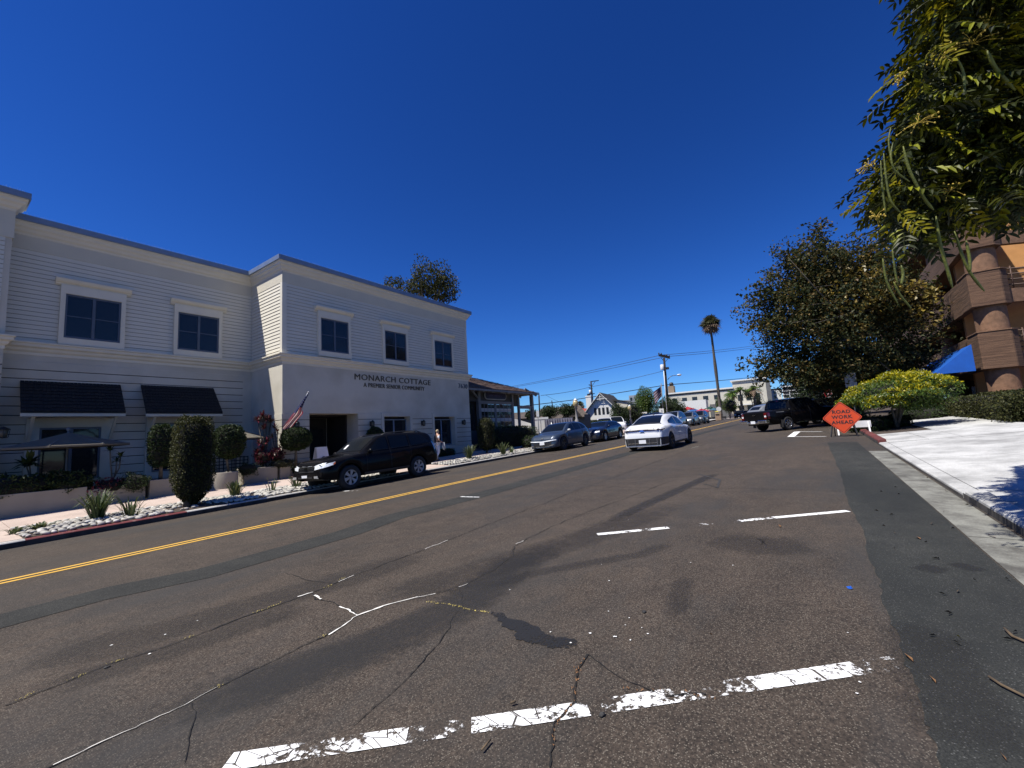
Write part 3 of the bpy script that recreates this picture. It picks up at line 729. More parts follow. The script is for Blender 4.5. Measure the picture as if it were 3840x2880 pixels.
M_FR2 = mat('blue_door_frame', (.13, .18, .26), .5)
for a, b, zt in wins:
    c = MB(); c.box(a - .16, a, Y1 - .06, Y1 - .001, zw0, ZB + .03); c.box(b, b + .16, Y1 - .06, Y1 - .001, zw0, ZB + .03); c.box(a, b, Y1 - .06, Y1 + .009, zt, ZB + .03)
    c.build('surround', M_STU, care)
    window(care, a, b - .0, zw0 + .02, zt - .12, Y1 + .36, casing=0, frame=M_FR2, muntin=False, blind=False)
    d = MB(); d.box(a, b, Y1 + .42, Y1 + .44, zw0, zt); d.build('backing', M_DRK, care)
# ground floor windows and doors of the recessed wing
def lower(tlx, trx, ty, by, Y):
    a, b = atY(tlx, (ty + by) / 2, Y).x, atY(trx, (ty + by) / 2, Y).x; zt = atY((tlx + trx) / 2, ty, Y).z; zb = atY((tlx + trx) / 2, by, Y).z
    return a, b, zb, zt
a, b, c, d = lower(140, 372, 1604, 1800, Y2)
window(care, a, b, max(c, .55), d, Y2, casing=.3, head=.34, sillp=False, blind=False, muntin=False, frame=M_WFR, trim=M_STU)
a2, b2, c2, d2 = lower(567, 757, 1587, 1761, Y2)
window(care, a2, b2, c2, d2, Y2, casing=.2, head=.3, blind=False, muntin=False, trim=M_STU)
# --- shingled awnings
M_SHG = mat('dark_shingle', (.013, .013, .014), .95, var=.5, scale=14)
def awning(tl, tr, bl, br, drop):
    Yo = Y2 - 1.05
    A, Bp = atY(*tl, Y2 - .03), atY(*tr, Y2 - .03); Cc, D = atY(*bl, Yo), atY(*br, Yo)
    xa, xb = A.x, Bp.x; xc, xd = Cc.x, D.x; zt, zb = A.z, (Cc.z + D.z) / 2
    r = 9; s = None
    mb = MB(); mb.add([(xa, Y2 - .03, zt - .06), (xb, Y2 - .03, zt - .06), (xd, Yo, zb - .06), (xc, Yo, zb - .06), (xa, Y2 - .03, zt - .02), (xb, Y2 - .03, zt - .02), (xd, Yo, zb - .02), (xc, Yo, zb - .02)], [(0, 1, 2, 3), (4, 5, 6, 7), (0, 1, 5, 4), (1, 2, 6, 5), (2, 3, 7, 6), (3, 0, 4, 7)])
    s = mb.build('awning', M_BLK, care)
    for i in range(r):
        t0, t1 = i / r, (i + 1) / r + .02
        f = lambda t, u: Vector((xa + (xc - xa) * t + u * ((xb - xa) + ((xd - xc) - (xb - xa)) * t), Y2 - .03 + (Yo - Y2 + .03) * t, zt + (zb - zt) * t))
        mb = MB(); nrm = Vector((0, -.6, .8)); n = 26
        for k in range(n):
            u0, u1 = k / n + .002, (k + 1) / n - .002; j = rnd.uniform(-.012, .012)
            p = [f(t0, u0), f(t0, u1), f(t1 + j, u1), f(t1 + j, u0)]
            lo = [q + nrm * h for q, h in zip(p, (.0, .0, .018, .018))]; hi = [q + nrm * .034 if i2 > 1 else q + nrm * .01 for i2, q in enumerate(p)]
            mb.add(lo + hi, [(4, 5, 6, 7), (0, 1, 5, 4), (1, 2, 6, 5), (2, 3, 7, 6), (3, 0, 4, 7)])
        mb.build('shingle_row', M_SHG, s)
    # fascia, brackets
    mb = MB(); mb.box(min(xa, xc) + .0, xd, Yo + .0, Yo + .05, zb - .16, zb - .065); mb.build('fascia', M_FRZ, s)
    for xx in (xa + .25, xb - .25):
        mb = MB(); mb.bar((xx, Y2 - .05, zb - 1.0), (xx, Yo + .15, zb - .12), .07, .08); mb.bar((xx, Y2 - .083, zb - 1.1), (xx, Y2 - .083, zb + .2), .1, .1); mb.bar((xx, Y2 - .05, zb - .12), (xx, Yo + .06, zb - .12), .086, .08)
        mb.build('bracket', M_STU, s)
awning((75, 1427), (452, 1445), (77, 1542), (472, 1543.5), 1)
awning((528, 1444), (800, 1456), (548, 1545), (835, 1546.6), 1)
# downpipe-like duct at the far end of the front wing, seen over the neighbour's roof
mb = MB(); q = atY(1762, 1390, Y1 + .5); mb.box(XR1 + .02, XR1 + .35, Y1 + 1.2, Y1 + 1.6, 3, atY(1762, 1364, Y1 + 1.2).z); mb.build('duct', M_COP, care)

# --- lettering
def letters(name, label, txt, p0, p1, zbase, cap, y, m, font_w=1., cat='lettering', depth=.03, grp=None, parent=None):
    cu = bpy.data.curves.new('t', 'FONT'); cu.body = txt; cu.size = 1; cu.extrude = .02; cu.space_character = 1.08; cu.resolution_u = 3
    to = bpy.data.objects.new('t', cu); col.objects.link(to); bpy.context.view_layer.update()
    me = bpy.data.meshes.new_from_object(to.evaluated_get(bpy.context.evaluated_depsgraph_get()))
    bpy.data.objects.remove(to)
    xsv = [v.co.x for v in me.vertices]; ysv = [v.co.y for v in me.vertices]; ax, bx, ay, by = min(xsv), max(xsv), min(ysv), max(ysv)
    root = thing(name, label, cat, (p0, y, zbase), grp) if parent is None else parent
    # islands
    bm = bmesh.new(); bm.from_mesh(me); seen = set(); isl = []
    for v in bm.verts:
        if v.index in seen: continue
        st = [v]; comp = []; seen.add(v.index)
        while st:
            q = st.pop(); comp.append(q)
            for e in q.link_edges:
                o = e.other_vert(q)
                if o.index not in seen: seen.add(o.index); st.append(o)
        isl.append(comp)
    for comp in isl:
        ids = {v.index: i for i, v in enumerate(comp)}; fs = {f for v in comp for f in v.link_faces}
        mb = MB(); mb.add([(p0 + (v.co.x - ax) / (bx - ax) * (p1 - p0), y - depth / 2 - v.co.z / .02 * depth / 2, zbase + (v.co.y - 0) / (by) * cap) for v in comp], [tuple(ids[v.index] for v in f.verts) for f in fs])
        mb.build('letter', m, root)
    bm.free(); return root
M_LET = mat('bronze_letters', (.09, .075, .05), .5, var=.1, metal=.3)
M_LET2 = mat('dark_blue_numerals', (.05, .07, .1), .5)
ll, lr = atY(1329.5, 1423, Y1), atY(1614, 1445, Y1)
letters('lettering_sign', 'large bronze capitals MONARCH COTTAGE high on the white stucco wall', 'MONARCH COTTAGE', ll.x, lr.x, (ll.z + lr.z) / 2, atY(1329.5, 1401, Y1).z - ll.z, Y1 - .002, M_LET)
l2, r2 = atY(1363, 1450, Y1), atY(1591, 1466, Y1)
letters('lettering_sign', 'smaller bronze line A PREMIER SENIOR COMMUNITY below the large name', 'A PREMIER SENIOR COMMUNITY', l2.x, r2.x, (l2.z + r2.z) / 2, (atY(1363, 1434, Y1).z - l2.z), Y1 - .002, M_LET)
l3, r3 = atY(1719, 1455, Y1), atY(1752, 1457, Y1)
letters('house_number', 'dark numerals 7630 at the right corner of the white wall', '7630', l3.x, r3.x, l3.z, atY(1719, 1438, Y1).z - l3.z, Y1 - .002, M_LET2)
# --- wall lanterns
def lantern(x, z, y, lab, sc=1.):
    t = thing('wall_lantern', lab, 'lantern', (x, y, z), 'wall lanterns on the care home')
    m = MB(); m.cbox((x, y - .02, z + .02), .09 * sc, .035, .22 * sc); m.bar((x, y - .02, z + .1), (x, y - .17, z + .14), .025); m.build('back_plate', M_BLK, t)
    m = MB(); m.lathe([(.02, .2), (.1 * sc, .12), (.105 * sc, .10), (.0, .10)], (x, y - .17, z), n=4); m.lathe([(.0, -.16), (.07 * sc, -.14), (.07 * sc, -.12), (0, -.12)], (x, y - .17, z), n=4)
    for k in range(4): a = math.pi / 2 * k; m.bar((x + .075 * math.cos(a) * sc, y - .17 + .075 * math.sin(a) * sc, z - .13), (x + .095 * math.cos(a) * sc, y - .17 + .095 * math.sin(a) * sc, z + .11), .012)
    m.build('cage', M_BLK, t)
    m = MB(); m.lathe([(.0, -.12), (.06 * sc, -.12), (.08 * sc, .1), (0, .1)], (x, y - .17, z), n=4); m.build('glass', glassmat('lamp_glass', (.2, .17, .12), .2, .7), t)
for (px, py, lab) in [(1110, 1596, 'black wall lantern left of the dark entrance, above the ball topiary'), (1393, 1591, 'black wall lantern just right of the dark entrance'), (1585, 1588, 'black wall lantern between the two blue ground floor windows'), (1737, 1585, 'black wall lantern nearest the right corner of the white wall')]:
    p = atY(px, py, Y1 - .1); lantern(p.x, p.z, Y1 - .03, lab, 1.15)
p = atY(8, 1625, 19.9); lantern(p.x, p.z, 19.96, 'large black wall lantern at the left edge under the awnings', 1.5)
# ================================================================== the gray restaurant next door
YG = 19.0; YE = 18.1
M_GREY = mat('grey_paint', (.05, .049, .046), .8, var=.08); M_GPOST = mat('grey_post_paint', (.17, .175, .18), .7, var=.08)
M_ROOF = mat('brown_shingle', (.17, .11, .085), .95, var=.5, scale=9, c2=(.09, .06, .05))
xg0 = XR1 + .15; xg1 = atY(2022, 1490, YE).x
ze = (atY(1921, 1467, YE).z + atY(1834, 1457, YE).z) / 2
rest = thing('restaurant', 'low grey timber building with a brown shingled roof and corner porch', 'building', (xg0, YG, zr(xg0, YG)))
pts = {k: atY(x, 1470, YG).x for k, x in dict(a=1792, b=1918, c=1941, d=1991).items()}
zb = zr(24, YG) - .3; zt = ze - .1; zs = atY(1850, 1508, YG).z     # underside of sign panel
mb = MB(); mb.box(xg0, pts['b'], YG + .02, YG + .2, zs, zt); mb.box(pts['b'] + .05, pts['c'], YG + .02, YG + .2, zs - .25, zt); mb.build('wall_panel', M_GREY, rest)
mb = MB(); mb.box(xg0, pts['b'], YG + .02, YG + .2, zb, 1.75); mb.build('wall_panel', M_GREY, rest)
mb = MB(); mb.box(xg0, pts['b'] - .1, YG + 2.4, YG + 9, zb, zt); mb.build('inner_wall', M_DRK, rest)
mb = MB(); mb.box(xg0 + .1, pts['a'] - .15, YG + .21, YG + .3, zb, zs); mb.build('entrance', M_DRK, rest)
def post(x, y=YG, w=.2, z0=zb, z1=zt, m=M_GPOST):
    mb = MB(); mb.box(x - w / 2, x + w / 2, y - w / 2, y + w / 2, z0, z1); mb.box(x - w * .7, x + w * .7, y - w * .7, y + w * .7, z0, z0 + .35); return mb.build('post', m, rest)
for k in 'abcd': post(pts[k], w=.24 if k in 'ad' else .17)
post(pts['d'], YG + 3.2, .18); post(pts['c'] + .2, YG + 3.4, .15)
# windows of 4 x 4 small panes with white half curtains
zw_t, zw_b = atY(1850, 1515, YG).z, 1.45
M_CURT = mat('curtain', (.42, .42, .42), .9)
def gridwin(x0, x1, y):
    fr = MB(); f = .09
    fr.box(x0, x1, y - .05, y + .03, zw_t - .02, zw_t + .2); fr.box(x0, x1, y - .05, y + .03, zw_b - .15, zw_b)
    fr.box(x0, x0 + f, y - .05, y + .03, zw_b, zw_t - .02); fr.box(x1 - f, x1, y - .05, y + .03, zw_b, zw_t - .02)
    w = fr.build('window', M_GPOST, rest)
    nx, nz = 4, 5
    for i in range(nx):
        for j in range(nz):
            a = x0 + f + (x1 - x0 - 2 * f) * i / nx; b = x0 + f + (x1 - x0 - 2 * f) * (i + 1) / nx
            c = zw_b + (zw_t - zw_b - .02) * j / nz; d = zw_b + (zw_t - zw_b - .02) * (j + 1) / nz
            g = MB(); g.box(a + .015, b - .015, y, y + .006, c + .015, d - .015); g.build('pane', M_GL, w)
    m = MB()
    for i in range(1, nx): a = x0 + f + (x1 - x0 - 2 * f) * i / nx; m.box(a - .014, a + .014, y - .015, y + .012, zw_b, zw_t - .02)
    for j in range(1, nz): c = zw_b + (zw_t - zw_b - .02) * j / nz; m.box(x0 + f, x1 - f, y - .0145, y + .0125, c - .012, c + .012)
    m.build('glazing_bars', M_GPOST, w)
    for c in (.12, .42, .74): g = MB(); hz = zw_b + (zw_t - zw_b) * c; g.box(x0 + f, x1 - f, y - .003, y - .0005, hz, hz + .24); g.build('curtain', M_CURT, w)
xm = atY(1860, 1600, YG).x
gridwin(pts['a'] + .14, xm, YG); gridwin(xm + .02, pts['b'] - .1, YG)
mb = MB(); mb.box(xg0 + .25, pts['a'] - .3, YG + .15, YG + .17, zb + .5, zs - .2); mb.build('glass_door', M_GL, rest)
# rail beams of the porch
mb = MB(); z_ = atY(1960, 1527, YG).z; mb.box(pts['c'], pts['d'], YG - .06, YG + .06, z_ - .12, z_ + .12); mb.build('porch_beam', M_GPOST, rest)
mb = MB(); mb.box(pts['a'], pts['d'] + .1, YG - .1, YG + .1, zt - .02, zt + .16); mb.build('beam', M_GPOST, rest)
# roof: hipped towards the far end, rows of shingles
rz = ze + 1.55; ry = YE + 4.2; ridge_x = xg1 - 3.2
sl_ = MB(); A = Vector((xg0 - .1, YE, ze)); Bq = Vector((xg1, YE, ze)); Cq = Vector((ridge_x, ry, rz)); D = Vector((xg0 - .1, ry, rz)); Eq = Vector((xg1, ry + 4.2, ze)); Fq = Vector((xg0 - .1, ry + 4.2, ze))
for tri in ([A, Bq, Cq, D], [Bq, Eq, Cq], [D, Cq, Eq, Fq]):
    n = len(tri); dz = Vector((0, 0, -.12)); sl_.add([p - Vector((0, 0, .03)) for p in tri] + [p + dz for p in tri], [tuple(range(n)), tuple(range(n, 2 * n))[::-1]] + [(i, (i + 1) % n, n + (i + 1) % n, n + i) for i in range(n)])
roof = sl_.build('roof', M_GREY, rest)
rg = random.Random(3); nr = 13
for i in range(nr):
    mb = MB(); t0, t1 = i / nr, (i + 1.25) / nr
    L = lambda t: A.lerp(D, t); Rr = lambda t: Bq.lerp(Cq, t)
    k = int((Rr(t0) - L(t0)).length / .3)
    for j in range(k):
        u0, u1 = j / k + .001, (j + 1) / k - .001; o = rg.uniform(.0, .02); s = rg.uniform(-.03, .02)
        P4 = [L(t0).lerp(Rr(t0), u0) + Vector((0, -abs(s), .03 + o)), L(t0).lerp(Rr(t0), u1) + Vector((0, -abs(s), .03 + o)), L(min(1, t1)).lerp(Rr(min(1, t1)), u1), L(min(1, t1)).lerp(Rr(min(1, t1)), u0)]
        lo = [P4[0] - Vector((0, 0, .03)), P4[1] - Vector((0, 0, .03))]
        mb.add(P4 + lo, [(0, 1, 2, 3), (0, 4, 5, 1)])
    mb.build('shingle_row', M_ROOF, roof)
mb = MB()
nrf = 9
for i in range(nrf):
    x = xg0 + .6 + (xg1 - xg0 - .9) * i / (nrf - 1); r = MB(); r.bar((x, YE + .02, ze - .17), (x, YE + 2.5, ze + .72), .07, .12); r.build('rafter', M_GPOST, rest)
mb.box(xg0, xg1 + .02, YE - .03, YE, ze - .16, ze - .02); mb.build('fascia', M_GPOST, rest)
for i in range(5):
    y = YE + .3 + i * 1.5; r = MB(); r.bar((xg1 + .02, y, ze - .2), (xg1 - 1.6, y, ze + .3), .07, .12); r.build('rafter', M_GPOST, rest)
mb = MB(); mb.bar((xg0 + .3, YE + .1, ze - .1), (pts['a'], YG, ze - .6), .1); mb.build('brace', M_GPOST, rest)
# oval sign board
sa, sb = atY(1819, 1485, YG - .1), atY(1900, 1487, YG - .1); zc = (atY(1860, 1484, YG - .1)).z; hh = .3
sg = thing('oval_sign', 'long dark blue sign board with rounded ends and pale rim on the grey restaurant', 'sign', ((sa.x + sb.x) / 2, YG - .06, zc))
def stadium(x0, x1, z, h, y): 
    o = []
    for k in range(9): a = -math.pi / 2 + math.pi * k / 8; o.append((x1 - h + math.cos(a) * h, y, z + math.sin(a) * h))
    for k in range(9): a = math.pi / 2 + math.pi * k / 8; o.append((x0 + h + math.cos(a) * h, y, z + math.sin(a) * h))
    return o
mb = MB(); mb.prism(stadium(sa.x, sb.x, zc, hh, YG - .02), (0, -.05, 0)); mb.build('rim', mat('pale_rim', (.4, .4, .38), .6), sg)
mb = MB(); mb.prism(stadium(sa.x + .06, sb.x - .06, zc, hh - .06, YG - .071), (0, -.02, 0)); mb.build('board', mat('navy_board', (.012, .012, .05), .5), sg)
mb = MB()
rg = random.Random(6); x = sa.x + .5
while x < sb.x - .5:
    w = rg.uniform(.04, .09); mb.box(x, x + w, YG - .097, YG - .0915, zc - .05, zc + rg.choice([.03, .05, .06])); x += w + (.03 if rg.random() < .8 else .16)
mb.build('small_lettering', mat('faded_purple', (.06, .05, .16), .6), sg)
# railing and hedge in front
rl = thing('stair_rail', 'thin metal handrail sloping down beside the restaurant steps', 'railing', tuple(gp(2030, 1650)))
mb = MB(); p0 = gp(2068, 1655, 0); q0 = atY(2067, 1585, p0.y); q1 = atY(2092, 1602, p0.y); mb.tube([(p0.x, p0.y, p0.z), q0, q1, (q1.x, q1.y, p0.z)], .03, 6); mb.build('handrail', mat('white_metal', (.6, .6, .6), .4), rl)
# ================================================================== vehicles
def lerp_tab(tab, x):
    if x <= tab[0][0]: return tab[0][1]
    for (a, va), (b, vb) in zip(tab[:-1], tab[1:]):
        if x <= b:
            t = (x - a) / (b - a)
            return va + (vb - va) * t
    return tab[-1][1]
def smooth_tab(tab, n=3):
    """Catmull-Rom resample of a (x,v) table"""
    out = []; P = [tab[0]] + list(tab) + [tab[-1]]
    for i in range(1, len(P) - 2):
        (x0, y0), (x1, y1), (x2, y2), (x3, y3) = P[i - 1:i + 3]
        m1 = (y2 - y0) / max(1e-6, x2 - x0); m2 = (y3 - y1) / max(1e-6, x3 - x1); h = x2 - x1
        for k in range(n):
            t = k / n; out.append((x1 + h * t, (2 * t**3 - 3 * t**2 + 1) * y1 + (t**3 - 2 * t**2 + t) * h * m1 + (-2 * t**3 + 3 * t**2) * y2 + (t**3 - t**2) * h * m2))
    return out + [tab[-1]]
M_TYRE = mat('tyre_rubber', (.018, .018, .018), .85, var=.2, scale=20)
M_PLAST = mat('black_plastic', (.018, .018, .02), .55, var=.2)
M_CGL = glassmat('car_glass', (.006, .008, .01), .04, .95)
M_CGL.node_tree.nodes['Principled BSDF'].inputs['Specular IOR Level'].default_value = .3
M_LAMP = mat('headlamp_glass', (.75, .78, .8), .12, var=.25, scale=25, coat=1.)
M_CHR = mat('chrome', (.75, .75, .76), .15, metal=1., var=.05)
M_TAIL = mat('tail_lamp', (.11, .006, .006), .2, coat=1., var=.2, scale=20)
M_PLATE = mat('plate_white', (.72, .73, .75), .5, var=.03)
M_INK = mat('plate_ink', (.03, .04, .15), .6)
M_AMB = mat('amber_lamp', (.5, .12, .02), .3, coat=1.)
def paintm(name, c, rough=.32, metal=.0): return mat(name, c, rough, var=.02, scale=1., metal=metal, coat=.1 if max(c) < .02 else .55, spec=.08 if max(c) < .02 else .45)
def car(name, label, cat, sp, group=None):
    """car along +x = nose at x=0 pointing to -x, tail at x=L; y = left/right; z=0 ground.
    sp: L, W, top/belt/… tables; wheels; patches"""
    root = thing(name, label, cat, (0, 0, 0), group)
    L, W = sp['L'], sp['W'] / 2
    top = smooth_tab(sp['top']); belt = smooth_tab(sp['belt']); roofw = smooth_tab(sp['roofw']); plan = smooth_tab(sp['plan'])
    sill = sp.get('sill', .28); wr = sp['wr']; axles = sp['axles']; arch = wr + sp.get('archgap', .06)
    def bottom(x):
        z = lerp_tab(sp['bot'], x) if 'bot' in sp else sill
        for ax in axles:
            d = abs(x - ax)
            if d < arch: z = max(z, wr + math.sqrt(max(0, arch * arch - d * d)))
        return z
    def ring(x, arched=True):
        zt = lerp_tab(top, x); zb = min(lerp_tab(belt, x), zt - .01); w = W * lerp_tab(plan, x); rw = min(W * lerp_tab(roofw, x), w * .985)
        z0 = bottom(x) if arched else sill
        z0 = min(z0, zb - .06); zm = z0 + (zb - z0) * .45; h = zt - zb
        tum = w * sp.get('shoulder', .965)
        P = [(w * .80, z0 + .0), (w * .965, z0), (w * .99, z0 + min(.05, (zb - z0) * .2)), (w, zm), (w * .992, zb - (zb - zm) * .35), (tum, zb - .01)]
        if h > .12:
            P += [(tum - .02, zb + .01)]
            for t in (.25, .5, .75, .92): P.append((tum - .02 + (rw - tum + .02) * (t ** 1.15), zb + h * t * .97))
            P += [(rw * .93, zb + h * .985), (rw * .7, zt - .004), (rw * .35, zt + .008), (0, zt + .012)]
        else:
            for t in (.1, .25, .4, .55, .7): P.append((tum * (1 - t * .35), zb + (zt - zb) * min(1, t * 1.7 + .1)))
            P += [(tum * .7, zt - .002), (tum * .5, zt + .004), (tum * .25, zt + .01), (0, zt + .012)]
        return P
    X = set(); 
    for t in (top, belt): X |= {round(p[0], 3) for p in t}
    for ax in axles:
        for k in range(-8, 9): X.add(round(ax + arch * math.sin(k / 8 * math.pi / 2) * .999, 3)); 
        X.add(round(ax - arch - .004, 3)); X.add(round(ax + arch + .004, 3))
    X = sorted(x for x in X if 0 <= x <= L); X2 = [X[0]]
    for x in X[1:]:
        if x - X2[-1] > .012: X2.append(x)
    X = X2
    vs = []; n = len(ring(0)); N = 2 * n - 1
    for x in X:
        r = ring(x); full = [(y, z) for y, z in r] + [(-y, z) for y, z in r[::-1][1:]]
        vs += [(x, y, z) for y, z in full]
    fs = [(i * N + k, i * N + k + 1, (i + 1) * N + k + 1, (i + 1) * N + k) for i in range(len(X) - 1) for k in range(N - 1)]
    mb = MB(); mb.add(vs, fs, True)
    mb.add([vs[k] for k in range(N)], [tuple(range(N))]); mb.add([vs[(len(X) - 1) * N + k] for k in range(N)], [tuple(range(N))[::-1]])
    body = mb.build('body', sp['paint'], root)
    bm = bmesh.new(); bm.from_mesh(body.data); bmesh.ops.remove_doubles(bm, verts=bm.verts, dist=.002); bmesh.ops.recalc_face_normals(bm, faces=bm.faces)
    tree = BVHTree.FromBMesh(bm); bm.to_mesh(body.data); bm.free(); body.data.polygons.foreach_set('use_smooth', [True] * len(body.data.polygons))
    try: body.data.set_sharp_from_angle(angle=R(38))
    except Exception: pass
    # underbody
    u = MB(); u.box(.35, L - .3, -W * .8, W * .8, sill - .04, sill + .35); 
    u.build('underbody', M_PLAST, root)
    def proj(pt, view, off):
        a, b = pt
        if view == 'L': o, d = Vector((a, 3, b)), Vector((0, -1, 0))
        elif view == 'R': o, d = Vector((a, -3, b)), Vector((0, 1, 0))
        elif view == 'F': o, d = Vector((-3, a, b)), Vector((1, 0, 0))
        elif view == 'B': o, d = Vector((L + 3, a, b)), Vector((-1, 0, 0))
        else: o, d = Vector((a, b, 4)), Vector((0, 0, -1))
        h, nn, i, ds = tree.ray_cast(o, d)
        if h is None: return None
        if nn.dot(d) > 0: nn = -nn
        return h + nn * off
    def polyl(pl, n):
        P = [Vector(p) for p in pl]; Ls = [0]
        for a, b in zip(P[:-1], P[1:]): Ls.append(Ls[-1] + (b - a).length)
        out = []
        for k in range(n + 1):
            s = Ls[-1] * k / n; i = 0
            while i < len(P) - 2 and s > Ls[i + 1]: i += 1
            t = (s - Ls[i]) / max(1e-6, Ls[i + 1] - Ls[i]); out.append(P[i].lerp(P[i + 1], min(1, max(0, t))))
        return out
    def patch(nm, view, lo, hi, m, off=.008, n=None, rows=None, par=None, th=.0):
        n = n or max(2, int(sum((Vector(a) - Vector(b)).length for a, b in zip(lo[:-1], lo[1:])) / .09)); a = polyl(lo, n); b = polyl(hi, n)
        rows = rows or max(2, int(max((p - q).length for p, q in zip(a, b)) / .09)); vs = []
        for i in range(n + 1):
            last = None
            for j in range(rows + 1):
                q = proj(tuple(a[i].lerp(b[i], j / rows)), view, off)
                vs.append(q if q is not None else None)
        g = MB(); idx = {}
        for i, q in enumerate(vs):
            if q is not None: idx[i] = len(g.v); g.v.append(tuple(q))
        for i in range(n):
            for j in range(rows):
                c = [i * (rows + 1) + j, (i + 1) * (rows + 1) + j, (i + 1) * (rows + 1) + j + 1, i * (rows + 1) + j + 1]
                c = [idx[k] for k in c if k in idx]
                if len(c) >= 3: g.f.append(c); g.sm.append(True)
        if not g.f: return None
        return g.build(nm, m, par or root, local=True, fix=False)
    for nm, view, lo, hi, m, *k in sp['patches']:
        views = {'S': 'LR'}.get(view, view)
        o = patch(nm, views[0], lo, hi, m, **(k[0] if k else {}))
        if view == 'S' :
            patch(nm, 'R', lo, hi, m, **(k[0] if k else {}))
    # wheels
    ww = sp.get('ww', .23)
    for ax in axles:
        for s in (1, -1):
            yo = s * (W - .015); t = MB(); 
            pr = [(wr * .62, 0), (wr * .66, -.012), (wr * .9, -.018), (wr * .985, .015), (wr, .05), (wr, ww - .05), (wr * .97, ww - .01), (wr * .6, ww)]
            t.lathe([(r, yo - s * (y)) for r, y in pr], (ax, 0, wr), n=28, axis='Y')
            t.lathe([(0.01, yo - s * .09), (wr * .62, yo - s * .09)], (ax, 0, wr), n=28, axis='Y')
            wh = t.build('wheel', M_TYRE, root)
            rm = MB(); rr = wr * .62
            rm.lathe([(rr * 1.0, yo + s * .0), (rr * .97, yo + s * .008), (rr * .9, yo - s * .01), (rr * .88, yo - s * .06)], (ax, 0, wr), n=28, axis='Y')
            rm.lathe([(.001, yo - s * .005), (rr * .2, yo - s * .008), (rr * .26, yo - s * .04)], (ax, 0, wr), n=12, axis='Y')
            ns = sp.get('spokes', 5)
            for k in range(ns):
                a = 2 * math.pi * k / ns + .3
                c, sn = math.cos(a), math.sin(a)
                w0, w1 = sp.get('spw', (.18, .3))
                def pp(r, w, dy): return (ax + c * r - sn * w, yo - s * dy, wr + sn * r + c * w)
                q = [pp(rr * .18, -rr * w0, .01), pp(rr * .18, rr * w0, .01), pp(rr * .93, rr * w1, .005), pp(rr * .93, -rr * w1, .005)]
                q2 = [pp(rr * .18, -rr * w0, .045), pp(rr * .18, rr * w0, .045), pp(rr * .93, rr * w1, .045), pp(rr * .93, -rr * w1, .045)]
                rm.add(q + q2, [(0, 1, 2, 3), (0, 4, 5, 1), (1, 5, 6, 2), (2, 6, 7, 3), (3, 7, 4, 0)])
            rm.build('rim', sp['rim'], wh)
    # mirrors
    mx, mz = sp['mirror']
    for s in (1, -1):
        g = MB(); y = s * (W * .93 + .1); g.blob((mx, y, mz), .07, .11, .075, seed=2, amp=.02, n=10, m=8); g.bar((mx + .02, s * W * .88, mz - .05), (mx, y, mz - .03), .04); g.build('mirror', sp.get('mirm', sp['paint']), root)
    for f in sp.get('extra', []): f(root, proj, patch)
    return root
def place(root, p, rz, pitch=0., roll=0.):
    root.location = p; root.rotation_mode = 'XYZ'
    root.rotation_euler = (roll, pitch, rz)
def park(root, x, y, sp, rz=0., z=None):
    """nose towards -X; x = front axle, y = centre line"""
    fa = sp['axles'][0]
    x0 = x - fa * math.cos(rz); y0 = y - fa * math.sin(rz)
    h = lambda d, s: zr(min(x0 + math.cos(rz) * d - math.sin(rz) * s, 1e3), min(YK - .01, y0 + math.sin(rz) * d + math.cos(rz) * s)) if z is None else z
    a, b = sp['axles'][0], sp['axles'][-1]; W = sp['W'] / 2
    za, zb = (h(a, W) + h(a, -W)) / 2, (h(b, W) + h(b, -W)) / 2
    pitch = -math.atan((zb - za) / (b - a)); roll = math.atan((h(a, W) - h(a, -W)) / (2 * W)) if z is None else 0
    zo = za - (zb - za) / (b - a) * a
    place(root, (x0, y0, zo + .002), rz, pitch, roll)
def plate(view, z, y=0, back=False, m=M_PLATE, off=.02):
    return ('number_plate', view, [(y - .15, z - .075), (y + .15, z - .075)], [(y - .15, z + .075), (y + .15, z + .075)], m, dict(off=off, n=3, rows=2))
def plate_ink(root, proj, patch, view, z, y=0, txt=6):
    k = random.Random(4)
    for i in range(txt):
        a = y - .115 + i * .04; patch('plate_letter', view, [(a, z - .03), (a + .022, z - .03)], [(a, z + .03), (a + .022, z + .03)], M_INK, off=.026, n=1, rows=1)

